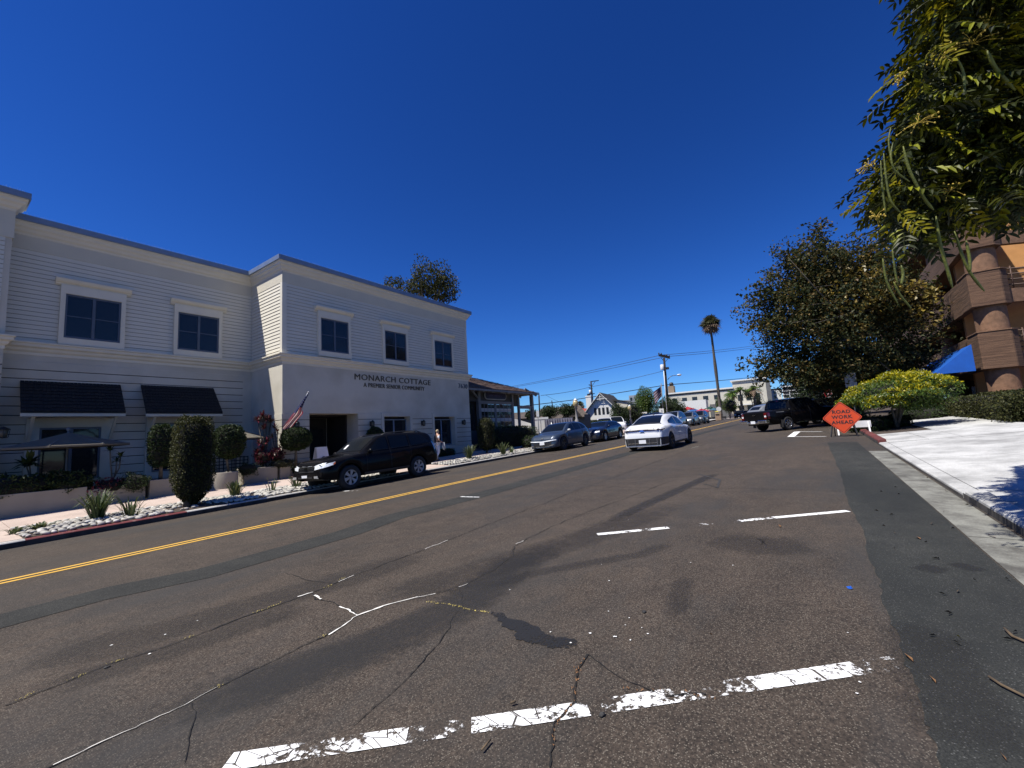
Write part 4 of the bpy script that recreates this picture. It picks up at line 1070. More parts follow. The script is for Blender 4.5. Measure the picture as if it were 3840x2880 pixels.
# ---------------- black estate-like off-roader at the left kerb
B_P = paintm('black_paintwork', (.006, .006, .007), .2)
suv = dict(L=4.78, W=1.91, wr=.375, axles=(.90, 3.69), sill=.40, paint=B_P, rim=mat('dull_alloy', (.35, .35, .36), .4, metal=.6), spokes=6, spw=(.1, .24), shoulder=.955,
  top=[(0, .70), (.04, .88), (.18, 1.0), (.6, 1.07), (1.15, 1.13), (1.4, 1.17), (1.75, 1.44), (2.05, 1.66), (2.35, 1.735), (3.0, 1.76), (3.8, 1.745), (4.3, 1.71), (4.52, 1.6), (4.68, 1.25), (4.76, 1.0), (4.80, .75)],
  belt=[(0, .66), (.1, .84), (.6, 1.0), (1.4, 1.10), (2.5, 1.13), (3.8, 1.17), (4.5, 1.18), (4.80, .72)],
  roofw=[(0, .8), (1.3, .84), (1.8, .78), (2.3, .75), (3.8, .74), (4.4, .72), (4.8, .8)],
  plan=[(0, .74), (.06, .84), (.2, .93), (.5, .985), (.9, 1), (3.7, 1), (4.3, .98), (4.65, .93), (4.8, .84)],
  bot=[(0, .45), (.3, .36), (.6, .38), (4.1, .40), (4.5, .45), (4.8, .5)], mirror=(1.62, 1.17), mirm=B_P,
  patches=[
   ('window', 'S', [(1.62, 1.18), (2.42, 1.19)], [(2.12, 1.60), (2.42, 1.66)], M_CGL), ('window', 'S', [(2.52, 1.19), (3.32, 1.22)], [(2.52, 1.66), (3.32, 1.66)], M_CGL),
   ('window', 'S', [(3.42, 1.22), (4.36, 1.28)], [(3.42, 1.66), (4.12, 1.61)], M_CGL),
   ('windscreen', 'T', [(1.47, -.68), (1.47, .68)], [(2.16, -.62), (2.16, .62)], M_CGL, dict(n=12, rows=8)),
   ('rear_window', 'B', [(-.62, 1.25), (.62, 1.25)], [(-.56, 1.6), (.56, 1.6)], M_CGL),
   ('headlamp', 'L', [(.03, .76), (.36, .84)], [(.03, .86), (.42, .94)], M_LAMP, dict(off=.012, n=8)), ('headlamp', 'R', [(.03, .76), (.36, .84)], [(.03, .86), (.42, .94)], M_LAMP, dict(off=.012, n=8)),
   ('headlamp_front', 'F', [(-.80, .77), (-.46, .72)], [(-.80, .93), (-.46, .86)], M_LAMP, dict(off=.012, n=8)), ('headlamp_front', 'F', [(.46, .72), (.80, .77)], [(.46, .86), (.80, .93)], M_LAMP, dict(off=.012, n=8)),
   ('indicator', 'S', [(.33, .84), (.40, .86)], [(.36, .90), (.43, .93)], M_AMB, dict(off=.016)),
   ('grille', 'F', [(-.42, .66), (.42, .66)], [(-.40, .86), (.40, .86)], M_PLAST, dict(off=.010)),
   ('grille_bar', 'F', [(-.42, .74), (.42, .74)], [(-.42, .765), (.42, .765)], M_CHR, dict(off=.03)), ('grille_bar', 'F', [(-.41, .81), (.41, .81)], [(-.41, .825), (.41, .825)], M_CHR, dict(off=.03)),
   ('badge', 'F', [(-.09, .73), (.09, .73)], [(-.06, .83), (.06, .83)], M_CHR, dict(off=.038, n=3, rows=3)),
   ('bumper_trim', 'F', [(-.78, .50), (.78, .50)], [(-.78, .64), (.78, .64)], B_P, dict(off=.05)),
   ('lower_grille', 'F', [(-.40, .43), (.40, .43)], [(-.40, .52), (.40, .52)], M_PLAST, dict(off=.055)),
   ('fog_lamp', 'F', [(.50, .47), (.70, .47)], [(.50, .54), (.70, .54)], mat('dim_lamp', (.3, .3, .3), .2, coat=.5), dict(off=.056)), ('fog_lamp', 'F', [(-.70, .47), (-.50, .47)], [(-.70, .54), (-.50, .54)], mat('dim_lamp'), dict(off=.056)),
   ('bonnet_scoop', 'T', [(.6, -.22), (.6, .22)], [(1.0, -.24), (1.0, .24)], B_P, dict(off=.03)),
   plate('F', .50, off=.075), ('tail_lamp', 'S', [(4.55, .95), (4.72, .95)], [(4.46, 1.3), (4.55, 1.3)], M_TAIL, dict(off=.01)),
   ('window_trim', 'S', [(1.6, 1.155), (4.4, 1.235)], [(1.6, 1.165), (4.4, 1.245)], M_PLAST, dict(off=.012, rows=1)),
   ('door_seam', 'S', [(2.46, .5), (2.475, .5)], [(2.46, 1.66), (2.475, 1.66)], M_PLAST, dict(off=.011, n=1)), ('door_seam', 'S', [(1.5, .5), (1.51, .5)], [(1.5, 1.1), (1.51, 1.1)], M_PLAST, dict(off=.008, n=1)), ('door_seam', 'S', [(3.36, .8), (3.37, .8)], [(3.37, 1.66), (3.38, 1.66)], M_PLAST, dict(off=.011, n=1)),
   ('door_handle', 'S', [(2.15, 1.0), (2.33, 1.0)], [(2.15, 1.04), (2.33, 1.04)], B_P, dict(off=.03, n=2, rows=1)), ('door_handle', 'S', [(3.02, 1.03), (3.2, 1.03)], [(3.02, 1.07), (3.2, 1.07)], B_P, dict(off=.03, n=2, rows=1)),
   ('running_board', 'S', [(1.35, .42), (3.2, .42)], [(1.35, .47), (3.2, .47)], M_PLAST, dict(off=.06)),
  ])
_k = lambda z: z if z < .6 else .6 + (z - .6) * .905
suv['top'] = [(a, _k(b)) for a, b in suv['top']]
suv['belt'] = [(a, _k(b)) for a, b in suv['belt']]
suv['mirror'] = (1.62, 1.12)
suv['patches'] = [(p[0], p[1], [(a, _k(b)) if p[1] != 'T' else (a, b) for a, b in p[2]], [(a, _k(b)) if p[1] != 'T' else (a, b) for a, b in p[3]]) + tuple(p[4:]) for p in suv['patches']]
def rails(root, proj, patch):
    for s in (-1, 1):
        g = MB(); g.tube([(2.35, s * .62, 1.60), (2.55, s * .62, 1.67), (3.2, s * .62, 1.69), (4.0, s * .62, 1.67), (4.2, s * .62, 1.60)], .022, 8); g.build('roof_rail', M_PLAST, root)
    g = MB(); g.tube([(4.05, -.45, 1.64), (4.1, 0, 1.67), (4.05, .45, 1.64)], .03, 6); g.build('roof_rail', M_PLAST, root)
    plate_ink(root, proj, patch, 'F', .50)
    g = MB(); g.cbox((4.68, 0, .52), .2, 1.5, .12); g.build('rear_bumper', M_PLAST, root)
def windpaper(root, proj, patch): patch('window_sticker', 'T', [(1.60, .34), (1.60, .46)], [(1.78, .36), (1.78, .48)], M_PLATE, off=.012, n=2, rows=2)
suv['extra'] = [rails, windpaper]
o = car('off_roader', 'black off-road estate with roof rails parked at the left kerb before the white building', 'car', suv)
fn, rn = gp(1307, 1836), gp(1556, 1791)
yc = (fn.y + rn.y) / 2 + .95 - .1
park(o, fn.x - .0, yc, suv)
SUV_O = o
# ---------------- white streamlined saloon driving away
W_P = paintm('white_paintwork', (.66, .67, .68), .25)
sed = dict(L=4.85, W=1.88, wr=.355, axles=(.86, 3.81), sill=.2, paint=W_P, rim=mat('dark_alloy', (.04, .04, .045), .35, metal=.6), spokes=5, spw=(.12, .2), shoulder=.955, archgap=.035,
  top=[(0, .50), (.05, .62), (.25, .74), (.7, .88), (1.15, .97), (1.5, 1.15), (1.9, 1.36), (2.3, 1.47), (2.7, 1.495), (3.1, 1.47), (3.6, 1.36), (4.0, 1.21), (4.35, 1.06), (4.6, .98), (4.72, .95), (4.80, .84), (4.85, .62)],
  belt=[(0, .46), (.25, .68), (.86, .84), (1.5, .91), (2.4, .94), (3.2, .99), (3.81, 1.02), (4.3, .98), (4.6, .93), (4.72, .9), (4.85, .58)],
  roofw=[(0, .8), (1.2, .85), (1.8, .74), (2.4, .66), (3.2, .62), (3.8, .60), (4.3, .66), (4.6, .8), (4.85, .8)],
  plan=[(0, .66), (.08, .8), (.3, .92), (.86, 1), (1.6, .96), (2.4, .95), (3.2, .97), (3.81, 1.0), (4.3, .95), (4.6, .89), (4.8, .83), (4.85, .80)],
  mirror=(1.66, 1.0), mirm=M_PLAST,
  patches=[
   ('window', 'S', [(1.55, 1.0), (2.55, 1.02)], [(2.05, 1.30), (2.55, 1.385)], M_CGL, dict(n=12, rows=5)), ('window', 'S', [(2.6, 1.02), (3.75, 1.09)], [(2.6, 1.385), (3.55, 1.20)], M_CGL, dict(n=12, rows=5)),
   ('rear_window', 'T', [(3.22, -.46), (3.22, .46)], [(4.18, -.60), (4.18, .60)], M_CGL, dict(n=14, rows=12)), ('windscreen', 'T', [(1.25, -.72), (1.25, .72)], [(2.05, -.58), (2.05, .58)], M_CGL, dict(n=12, rows=8)),
   ('window_edge', 'T', [(4.17, -.64), (4.17, .64)], [(4.27, -.66), (4.27, .66)], M_PLAST, dict(off=.012, n=14, rows=2)),
   ('spoiler', 'B', [(-.74, .865), (0, .875), (.74, .865)], [(-.68, .90), (0, .935), (.68, .90)], mat('spoiler_grey', (.25, .25, .26), .4), dict(off=.06, n=16)),
   ('light_bar', 'B', [(-.80, .82), (0, .835), (.80, .82)], [(-.80, .865), (0, .885), (.80, .865)], M_TAIL if 0 else mat('dark_light_bar', (.02, .012, .014), .2, coat=1), dict(off=.035, n=16)),
   ('light_bar_trim', 'B', [(-.78, .80), (.78, .80)], [(-.78, .812), (.78, .812)], M_CHR, dict(off=.035, n=12, rows=1)),
   ('light_bar', 'S', [(4.45, .86), (4.84, .81)], [(4.45, .89), (4.84, .87)], mat('dark_light_bar', (.02, .012, .014), .2, coat=1), dict(off=.015)),
   ('rear_bumper', 'B', [(-.82, .25), (.82, .25)], [(-.84, .55), (.84, .55)], M_PLAST, dict(off=.02, n=16, rows=4)),
   ('bumper_strip', 'B', [(-.64, .325), (.64, .325)], [(-.64, .345), (.64, .345)], M_CHR, dict(off=.035, n=10, rows=1)),
   plate('B', .40, off=.04), ('badge', 'B', [(-.12, .80), (.12, .80)], [(-.05, .87), (.05, .87)], M_CHR, dict(off=.05, n=4, rows=3)),
   ('sill_trim', 'S', [(1.25, .2), (3.4, .2)], [(1.25, .28), (3.4, .28)], M_PLAST, dict(off=.012)), ('bumper_corner', 'S', [(4.2, .25), (4.84, .25)], [(4.25, .55), (4.84, .55)], M_PLAST, dict(off=.012)),
   ('door_seam', 'S', [(1.62, .32), (1.635, .32)], [(1.5, .9), (1.515, .9)], M_PLAST, dict(off=.006, n=1)), ('door_seam', 'S', [(2.58, .3), (2.595, .3)], [(2.58, 1.0), (2.595, 1.0)], M_PLAST, dict(off=.006, n=1)), ('door_seam', 'S', [(3.3, .32), (3.31, .32)], [(3.55, .98), (3.56, .98)], M_PLAST, dict(off=.006, n=1)),
   ('door_handle', 'S', [(2.2, .83), (2.4, .83)], [(2.2, .86), (2.4, .86)], M_CHR, dict(off=.01, n=2, rows=1)),
   ('headlamp', 'F', [(.4, .6), (.7, .6)], [(.4, .66), (.7, .66)], M_LAMP), ('headlamp', 'F', [(-.7, .6), (-.4, .6)], [(-.7, .66), (-.4, .66)], M_LAMP)])
def sed_x(root, proj, patch):
    plate_ink(root, proj, patch, 'B', .40)
    g = MB(); g.cbox((3.05, 0, 1.52), .16, .03, .05); g.build('antenna', M_PLAST, root)
    for y in (-.62, -.3, .3, .62): patch('bumper_fin', 'B', [(y - .012, .27), (y + .012, .27)], [(y - .012, .53), (y + .012, .53)], mat('fin_grey', (.1, .1, .11), .4), off=.05, n=1)
sed['extra'] = [sed_x]
white_car = car('saloon_car', 'white streamlined saloon driving away in the middle of the road', 'car', sed)
wr_, wf_ = gp(2531, 1681), gp(2588, 1664)
hd = math.atan2(wf_.y - wr_.y, wf_.x - wr_.x) * .6
# local +x of the car is its tail: turned by pi so the nose points up the street
px = wr_.x + 2.95; py = wr_.y + .92
park(white_car, px, py, sed, rz=math.pi + hd)
# ---------------- pale blue-grey crossover at the left kerb
def crossover(name, label, pnt, rim, h=1.0, L=4.64, group=None, blunt=0., rails_=False, lampbar=False, x_ex=None):
    k = h
    sp = dict(L=L, W=1.88, wr=.37, axles=(.85, L - .98), sill=.24, paint=pnt, rim=rim, spokes=5, shoulder=.955,
      top=[(0, .58 + blunt * .2), (.05, .72 + blunt * .2), (.25, .90 + blunt * .1), (.8, 1.0), (1.15, 1.06), (1.5, 1.3 * k), (1.95, 1.52 * k), (2.4, 1.59 * k), (3.2, 1.585 * k), (3.8, 1.5 * k), (L - .5, 1.36 * k), (L - .22, 1.12), (L - .08, 1.0), (L, .7)],
      belt=[(0, .54), (.25, .82), (.85, .92), (1.5, 1.0), (2.6, 1.03), (3.6, 1.06), (L - .5, 1.04), (L, .64)],
      roofw=[(0, .8), (1.2, .85), (1.8, .76), (2.4, .72), (3.6, .70), (L - .4, .72), (L, .8)],
      plan=[(0, .72), (.08, .84), (.3, .94), (.85, 1), (L - .9, 1), (L - .3, .94), (L, .84)],
      mirror=(1.52, 1.08), mirm=mat('pale_mirror', (.4, .42, .44), .3) if lampbar else pnt,
      patches=[
       ('window', 'S', [(1.55, 1.06), (2.35, 1.08)], [(2.02, 1.42 * k), (2.35, 1.50 * k)], M_CGL), ('window', 'S', [(2.42, 1.08), (3.25, 1.10)], [(2.42, 1.50 * k), (3.25, 1.49 * k)], M_CGL), ('window', 'S', [(3.32, 1.10), (L - .62, 1.15)], [(3.32, 1.48 * k), (L - .85, 1.36 * k)], M_CGL),
       ('windscreen', 'T', [(1.22, -.70), (1.22, .70)], [(2.06, -.60), (2.06, .60)], M_CGL, dict(n=12, rows=8)), ('rear_window', 'B', [(-.55, 1.12), (.55, 1.12)], [(-.5, 1.38), (.5, 1.38)], M_CGL),
       ('headlamp', 'F', [(.42, .66), (.80, .70)], [(.42, .76), (.80, .80)], M_LAMP), ('headlamp', 'F', [(-.80, .70), (-.42, .66)], [(-.80, .80), (-.42, .76)], M_LAMP),
       ('lower_grille', 'F', [(-.6, .32), (.6, .32)], [(-.55, .5), (.55, .5)], M_PLAST, dict(off=.012)), plate('F', .48, off=.03),
       ('wheel_arch_trim', 'S', [(1.3, .25), (L - 1.45, .25)], [(1.3, .33), (L - 1.45, .33)], M_PLAST, dict(off=.012)),
       ('tail_lamp', 'B', [(-.78, .88), (.78, .88)], [(-.78, .96), (.78, .96)], M_TAIL, dict(off=.012)),
       ('door_seam', 'S', [(2.38, .32), (2.395, .32)], [(2.38, 1.5 * k), (2.395, 1.5 * k)], M_PLAST, dict(off=.009, n=1))])
    if lampbar:
        sp['patches'] = [q for q in sp['patches'] if q[0] != 'headlamp'] + [('headlamp', 'F', [(.5, .50), (.74, .52)], [(.5, .54), (.74, .56)], M_PLAST), ('headlamp', 'F', [(-.74, .52), (-.5, .50)], [(-.74, .56), (-.5, .54)], M_PLAST)]
        sp['patches'] += [('lamp_strip', 'F', [(-.82, .60), (0, .55), (.82, .60)], [(-.82, .64), (0, .60), (.82, .64)], M_LAMP, dict(off=.03, n=14, rows=1)), ('bumper_strip', 'F', [(-.7, .36), (-.35, .29), (.35, .29), (.7, .36)], [(-.7, .40), (-.35, .33), (.35, .33), (.7, .40)], M_CHR, dict(off=.04, n=14, rows=1)), ('badge', 'F', [(-.08, .70), (.08, .70)], [(-.06, .76), (.06, .76)], M_CHR, dict(off=.03))]
    if x_ex: sp['patches'] += x_ex
    def rl_(root, proj, patch):
        if rails_:
            for s in (-1, 1): g = MB(); g.tube([(2.2, s * .62, 1.57 * k), (2.4, s * .62, 1.63 * k), (3.6, s * .62, 1.60 * k), (3.8, s * .62, 1.52 * k)], .02, 6); g.build('roof_rail', M_PLAST, root)
        plate_ink(root, proj, patch, 'F', .48)
    sp['extra'] = [rl_]
    return car(name, label, 'car', sp, group), sp
KG = 'cars parked along the left kerb'
rim_d = mat('dark_alloy', (.04, .04, .045), .35, metal=.6); rim_s = mat('silver_alloy', (.45, .45, .46), .3, metal=.8)
o, sp = crossover('crossover_car', 'blue-grey crossover with a full-width light strip, first of the cars behind the restaurant hedge', paintm('blue_grey_paint', (.035, .052, .085), .3, .2), rim_d, h=.98, group=KG, lampbar=True)
f = gp(2112, 1688); park(o, f.x + .1, f.y + .85, sp)
o, sp = crossover('hatchback_car', 'very dark blue saloon parked close behind the blue-grey crossover', paintm('midnight_paint', (.010, .014, .028), .2), rim_s, h=.90, L=4.7, group=KG)
f = gp(2266, 1656); park(o, f.x + .2, f.y + .85, sp)
o, sp = crossover('estate_car', 'black off-roader with a pale bonnet edge seen over the dark blue saloon', paintm('black_paintwork', (.006, .006, .007), .2), rim_s, h=1.12, L=4.7, blunt=.8, group=KG)
park(o, 37.6, 13.12 - .15 - .95, sp)
o, sp = crossover('minivan_car', 'tall silver car with roof rails just beyond the white saloon', paintm('silver_paint', (.22, .235, .25), .3, .3), rim_s, h=1.13, L=4.75, rails_=True, blunt=.6, group=KG)
park(o, 45.2, 12.1, sp)
o, sp = crossover('family_car', 'grey rounded crossover between the silver car and the dark small one', paintm('grey_paint_car', (.13, .14, .15), .3, .3), rim_d, h=1.02, L=4.5, group=KG)
park(o, 51.6, 12.1, sp)
o, sp = crossover('compact_car', 'small dark grey square-backed car, last before the street corner', paintm('slate_paint', (.06, .07, .08), .3, .2), rim_d, h=1.06, L=4.1, blunt=.6, group=KG)
park(o, 57.6, 12.1, sp)
DG = 'cars far up the street'
o, sp = crossover('distant_car', 'black car under the clipped trees up the street', paintm('black_paintwork', (.006, .006, .007), .2), rim_s, h=1.0, group=DG)
park(o, 96, 12.2, sp)
o2 = copy_tree(o); tag(o2, 'dark car farther up the street behind the first one under the trees'); park(o2, 104, 12.2, sp)
o3, sp3 = crossover('distant_car', 'silver-white car farthest up the street beside the tailgate of the truck', paintm('silver_paint', (.22, .235, .25), .3, .3), rim_s, h=1.0, group=DG); park(o3, 112, 11.5, sp3)
LG = 'white off-roaders in the car park'
o, sp = crossover('lot_car', 'nearer white off-roader behind the low hedge of the car park', paintm('white_paintwork', (.66, .67, .68), .25), rim_d, h=1.14, L=4.9, blunt=.8, group=LG)
q = atD(2270, 1580, 44); park(o, q.x, q.y, sp, z=atD(2270, 1600, 44).z - .9, rz=.5)
o2 = copy_tree(o); tag(o2, 'farther white off-roader, roof higher behind the first one'); q = atD(2315, 1570, 49); park(o2, q.x, q.y, sp, z=atD(2330, 1580, 49).z - 1.2, rz=.5)
# ---------------- pickup truck across the angled bays
trk = dict(L=5.60, W=1.89, wr=.385, axles=(.95, 4.18), sill=.42, paint=B_P, rim=mat('bright_alloy', (.5, .5, .52), .25, metal=.9), spokes=6, spw=(.1, .22), shoulder=.965,
  top=[(0, .75), (.04, .98), (.2, 1.09), (.9, 1.17), (1.35, 1.2), (1.7, 1.47), (2.05, 1.72), (2.3, 1.785), (3.0, 1.79), (3.55, 1.76), (3.72, 1.7), (3.86, 1.25), (3.9, 1.17), (5.5, 1.17), (5.56, 1.15), (5.6, 1.1)],
  belt=[(0, .7), (.2, 1.0), (.9, 1.1), (1.4, 1.13), (3.8, 1.16), (3.9, 1.12), (5.5, 1.13), (5.6, 1.07)],
  roofw=[(0, .8), (1.3, .86), (1.9, .78), (2.4, .74), (3.6, .73), (3.9, .9), (5.6, .93)],
  plan=[(0, .78), (.08, .86), (.3, .95), (.9, 1), (3.8, .97), (4.2, 1), (5.3, .97), (5.6, .95)],
  bot=[(0, .45), (.5, .40), (5.1, .42), (5.2, .5), (5.6, .62)], mirror=(1.6, 1.2),
  patches=[
   ('window', 'S', [(1.6, 1.2), (2.4, 1.2)], [(2.1, 1.62), (2.4, 1.68)], M_CGL), ('window', 'S', [(2.5, 1.2), (3.35, 1.2)], [(2.5, 1.69), (3.3, 1.68)], M_CGL),
   ('rear_window', 'B', [(-.66, 1.25), (.66, 1.25)], [(-.60, 1.62), (.60, 1.62)], M_CGL), ('brake_lamp', 'B', [(-.12, 1.67), (.12, 1.67)], [(-.12, 1.71), (.12, 1.71)], M_TAIL, dict(off=.012)),
   ('windscreen', 'T', [(1.42, -.68), (1.42, .68)], [(2.1, -.6), (2.1, .6)], M_CGL),
   ('tailgate', 'B', [(-.66, .66), (.66, .66)], [(-.66, 1.1), (.66, 1.1)], B_P, dict(off=.015)), ('tailgate_handle', 'B', [(-.1, .94), (.1, .94)], [(-.1, 1.0), (.1, 1.0)], M_CHR, dict(off=.03)),
   ('tail_lamp', 'B', [(.70, .74), (.86, .74)], [(.70, 1.08), (.86, 1.08)], M_TAIL, dict(off=.02)), ('tail_lamp', 'B', [(-.86, .74), (-.70, .74)], [(-.86, 1.08), (-.70, 1.08)], M_TAIL, dict(off=.02)),
   ('reversing_lamp', 'B', [(.72, .84), (.84, .84)], [(.72, .93), (.84, .93)], M_LAMP, dict(off=.026)), ('reversing_lamp', 'B', [(-.84, .84), (-.72, .84)], [(-.84, .93), (-.72, .93)], M_LAMP, dict(off=.026)),
   ('tail_lamp', 'S', [(5.42, .74), (5.58, .74)], [(5.42, 1.08), (5.58, 1.08)], M_TAIL, dict(off=.012)),
   ('door_seam', 'S', [(2.44, .5), (2.455, .5)], [(2.44, 1.69), (2.455, 1.69)], M_PLAST, dict(off=.009, n=1)), ('door_seam', 'S', [(3.84, .5), (3.86, .5)], [(3.84, 1.15), (3.86, 1.15)], M_PLAST, dict(off=.009, n=1)),
   ('side_lettering', 'S', [(4.4, 1.04), (4.95, 1.04)], [(4.4, 1.09), (4.95, 1.09)], mat('faded_decal', (.1, .1, .1), .5), dict(off=.008)),
   ('pillar_trim', 'S', [(3.50, 1.15), (3.62, 1.15)], [(3.36, 1.70), (3.44, 1.72)], B_P, dict(off=.012))])
def trk_x(root, proj, patch):
    g = MB(); g.box(5.50, 5.78, -.93, -.35, .50, .68); g.box(5.50, 5.78, .35, .93, .50, .68); g.box(5.52, 5.72, -.36, .36, .47, .60); g.build('rear_bumper', M_CHR, root, bevel=.02)
    g = MB(); g.box(5.721, 5.735, -.15, .15, .50, .65); g.build('number_plate', M_PLATE, root)
    for s in (-1, 1): g = MB(); g.box(4.66, 4.69, s * .93 - .1, s * .93 + .1, .2, .62); g.build('mud_flap', M_PLAST, root)
    g = MB(); g.box(1.6, 3.5, .85, 1.0, .38, .44); g.build('side_step', M_CHR, root)
    g = MB(); g.box(3.95, 5.5, -.70, .70, 1.165, 1.186); g.build('bed_shadow_liner', M_PLAST, root)
trk['extra'] = [trk_x]
truck = car('pickup_truck', 'black crew-cab pickup standing nose-in across the angled parking bays', 'truck', trk)
rr, rl = gp(2956, 1613), gp(2872, 1617)
mid = (Vector((rr.x, rr.y, 0)) + Vector((rl.x, rl.y, 0))) / 2
TH = -math.atan2(3.0, 1.9)   # heading of the bays
PHI = R(38); rz = math.pi - PHI
ax_ = Vector((math.cos(rz), math.sin(rz), 0)); ay_ = Vector((-math.sin(rz), math.cos(rz), 0))
org = Vector((rr.x, rr.y, 0)) - ax_ * 4.18 - ay_ * .84
def surf(p): return road_z(p.x, p.y)
zf_, zb_ = surf(org + ax_ * .95), surf(org + ax_ * 4.18)
place(truck, (org.x, org.y, zf_ - (zb_ - zf_) / 3.23 * .95), rz, -math.atan((zb_ - zf_) / 3.23), 0)
# ================================================================== left pavement life
def isl(*cs):
    n = len(cs); return [(i / max(1, n - 1), c) for i, c in enumerate(cs)]
M_LF = mat('leaf_dark', rough=.6, spec=.3, trans=.25, island=isl((.010, .018, .006), (.03, .05, .012), (.022, .038, .010), (.05, .075, .018)))
M_LF2 = mat('leaf_olive', rough=.6, spec=.3, trans=.25, island=isl((.012, .017, .006), (.05, .05, .012), (.03, .042, .010), (.09, .085, .02)))
M_LFB = mat('leaf_bright', rough=.4, trans=.3, island=isl((.03, .06, .01), (.09, .15, .02), (.05, .10, .015), (.16, .20, .03)))
M_RLF = mat('leaf_red', rough=.4, trans=.25, island=isl((.03, .006, .01), (.16, .012, .03), (.07, .01, .018), (.03, .03, .012), (.22, .03, .05)))
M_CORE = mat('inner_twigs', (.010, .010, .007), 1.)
M_BARK = mat('bark', (.10, .085, .065), .95, var=.35, scale=6, bump=.6, bscale=25)
M_STRAP = mat('strap_leaf', rough=.5, trans=.2, island=isl((.03, .05, .015), (.07, .10, .03), (.14, .14, .05)))
M_PLTR = mat('planter_stucco', (.30, .265, .21), .9, var=.1, scale=2, bump=.3)
def clipped(name, label, cat, base, c, rx, ry, rz, n, leaf, m, group=None, power=2., trunk=None, taper=0., amp=.1, seed=1, stems=1):
    """clipped bush: c centre, rx ry rz half sizes; power>2 gives a boxier outline"""
    t = thing(name, label, cat, tuple(base), group); rg = random.Random(seed); pts = []
    c = Vector(c); k_w = 1 if 'hedge' in name and name != 'column_hedge' else .80 if power > 3.2 else .90; rx *= k_w; ry *= k_w
    while len(pts) < n:
        d = Vector((rg.gauss(0, 1), rg.gauss(0, 1), rg.gauss(0, 1))).normalized()
        k = (abs(d.x) ** power + abs(d.y) ** power + abs(d.z) ** power) ** (-1 / power)
        q = k * (.86 + .16 * rg.random()) * (1 + amp * noise.noise(d * 3 + Vector((seed, 0, 0))))
        p = Vector((d.x * rx, d.y * ry, d.z * rz)) * q
        if taper and p.z < 0: s = 1 - taper * (-p.z / rz) ** 4; p.x *= s; p.y *= s
        pts.append(c + p)
    mb = MB(); leafcloud(mb, pts, leaf, rg=rg, asp=.6); mb.build('foliage', m, t, fix=False)
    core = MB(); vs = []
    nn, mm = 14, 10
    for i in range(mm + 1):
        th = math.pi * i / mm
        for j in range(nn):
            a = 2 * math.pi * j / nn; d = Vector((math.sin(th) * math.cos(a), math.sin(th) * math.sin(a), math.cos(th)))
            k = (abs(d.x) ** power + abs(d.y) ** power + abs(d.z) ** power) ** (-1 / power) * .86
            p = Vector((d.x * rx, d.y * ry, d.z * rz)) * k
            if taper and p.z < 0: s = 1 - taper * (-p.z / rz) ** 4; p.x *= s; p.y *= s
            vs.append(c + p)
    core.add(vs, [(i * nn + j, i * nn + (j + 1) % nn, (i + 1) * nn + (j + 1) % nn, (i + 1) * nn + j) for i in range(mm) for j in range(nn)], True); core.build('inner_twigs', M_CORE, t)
    if trunk:
        for s in range(stems):
            o = Vector((rg.uniform(-.08, .08), rg.uniform(-.05, .05), 0)) * (stems > 1) * 2
            g = MB(); g.tube([Vector(base), Vector(base).lerp(c, .5) + o, c + o], [trunk, trunk * .8, trunk * .7], 8); g.build('trunk', M_BARK, t)
    return t
def at_px(x0, x1, y0, y1, Y):
    """centre and half sizes of something seen in a photo rectangle standing at Y"""
    c = atY((x0 + x1) / 2, (y0 + y1) / 2, Y); d = FWD.dot(c - C0); s = d / FPX
    return c, (x1 - x0) / 2 * s, (y1 - y0) / 2 * s
# tall clipped column in the cobbles
c, rx, rz_ = at_px(645, 803, 1566, 1890, 14.0); b = gp(722, 1905); b = Vector((b.x, 13.95, zr(b.x, 13.95)))
clipped('column_hedge', 'tall clipped green column shrub growing from the cobble strip by the red kerb', 'shrub', b, c, rx * .97, rx * .9, rz_, 10000, .055, M_LF2, power=5, trunk=.09, taper=.75, seed=3)
c, rx, rz_ = at_px(560, 652, 1592, 1752, 17.45)
clipped('small_tree', 'dark bushy little tree in the square planter under the second awning', 'shrub', (c.x, c.y, zr(c.x, c.y) + .5), c, rx, rx * .9, rz_, 2600, .07, M_LF, power=3, trunk=.06, seed=5, group='topiaries before the white building')
c, rx, rz_ = at_px(802, 917, 1594, 1722, 17.2)
clipped('topiary', 'egg-shaped topiary on twin stems in the round white planter', 'shrub', (c.x, c.y, zr(c.x, c.y) + .5), c, rx, rx * .9, rz_, 4200, .07, M_LF, power=2.7, taper=.35, trunk=.04, stems=2, seed=6, group='topiaries before the white building')
c, rx, rz_ = at_px(1050, 1169, 1602, 1690, 17.3)
clipped('topiary', 'wide glossy ball topiary beneath the flag left of the entrance', 'shrub', (c.x, c.y, zr(c.x, c.y) + .45), c, rx, rx * .95, rz_, 4500, .07, M_LFB if 0 else M_LF, power=2.3, trunk=.06, seed=8, group='topiaries before the white building')
c, rx, rz_ = at_px(1372, 1442, 1600, 1668, 17.4)
clipped('topiary', 'dark ball topiary right of the entrance seen over the roof of the black car', 'shrub', (c.x, c.y, zr(c.x, c.y)), c, rx, rx, rz_, 2200, .07, M_LF, trunk=.05, seed=9, group='topiaries before the white building')
c, rx, rz_ = at_px(1786, 1858, 1572, 1685, 15.6)
clipped('column_shrub', 'square-topped clipped shrub before the grey restaurant windows', 'shrub', (c.x, c.y, zr(c.x, c.y)), c, rx, rx, rz_ * 1.05, 4200, .07, M_LF2, power=3.6, taper=.3, trunk=.06, seed=10)
a_, b_ = atY(1862, 1640, 16.6), atY(2022, 1640, 16.6); zt_ = atY(1940, 1600, 16.6).z; zg = zr(a_.x, 16.6)
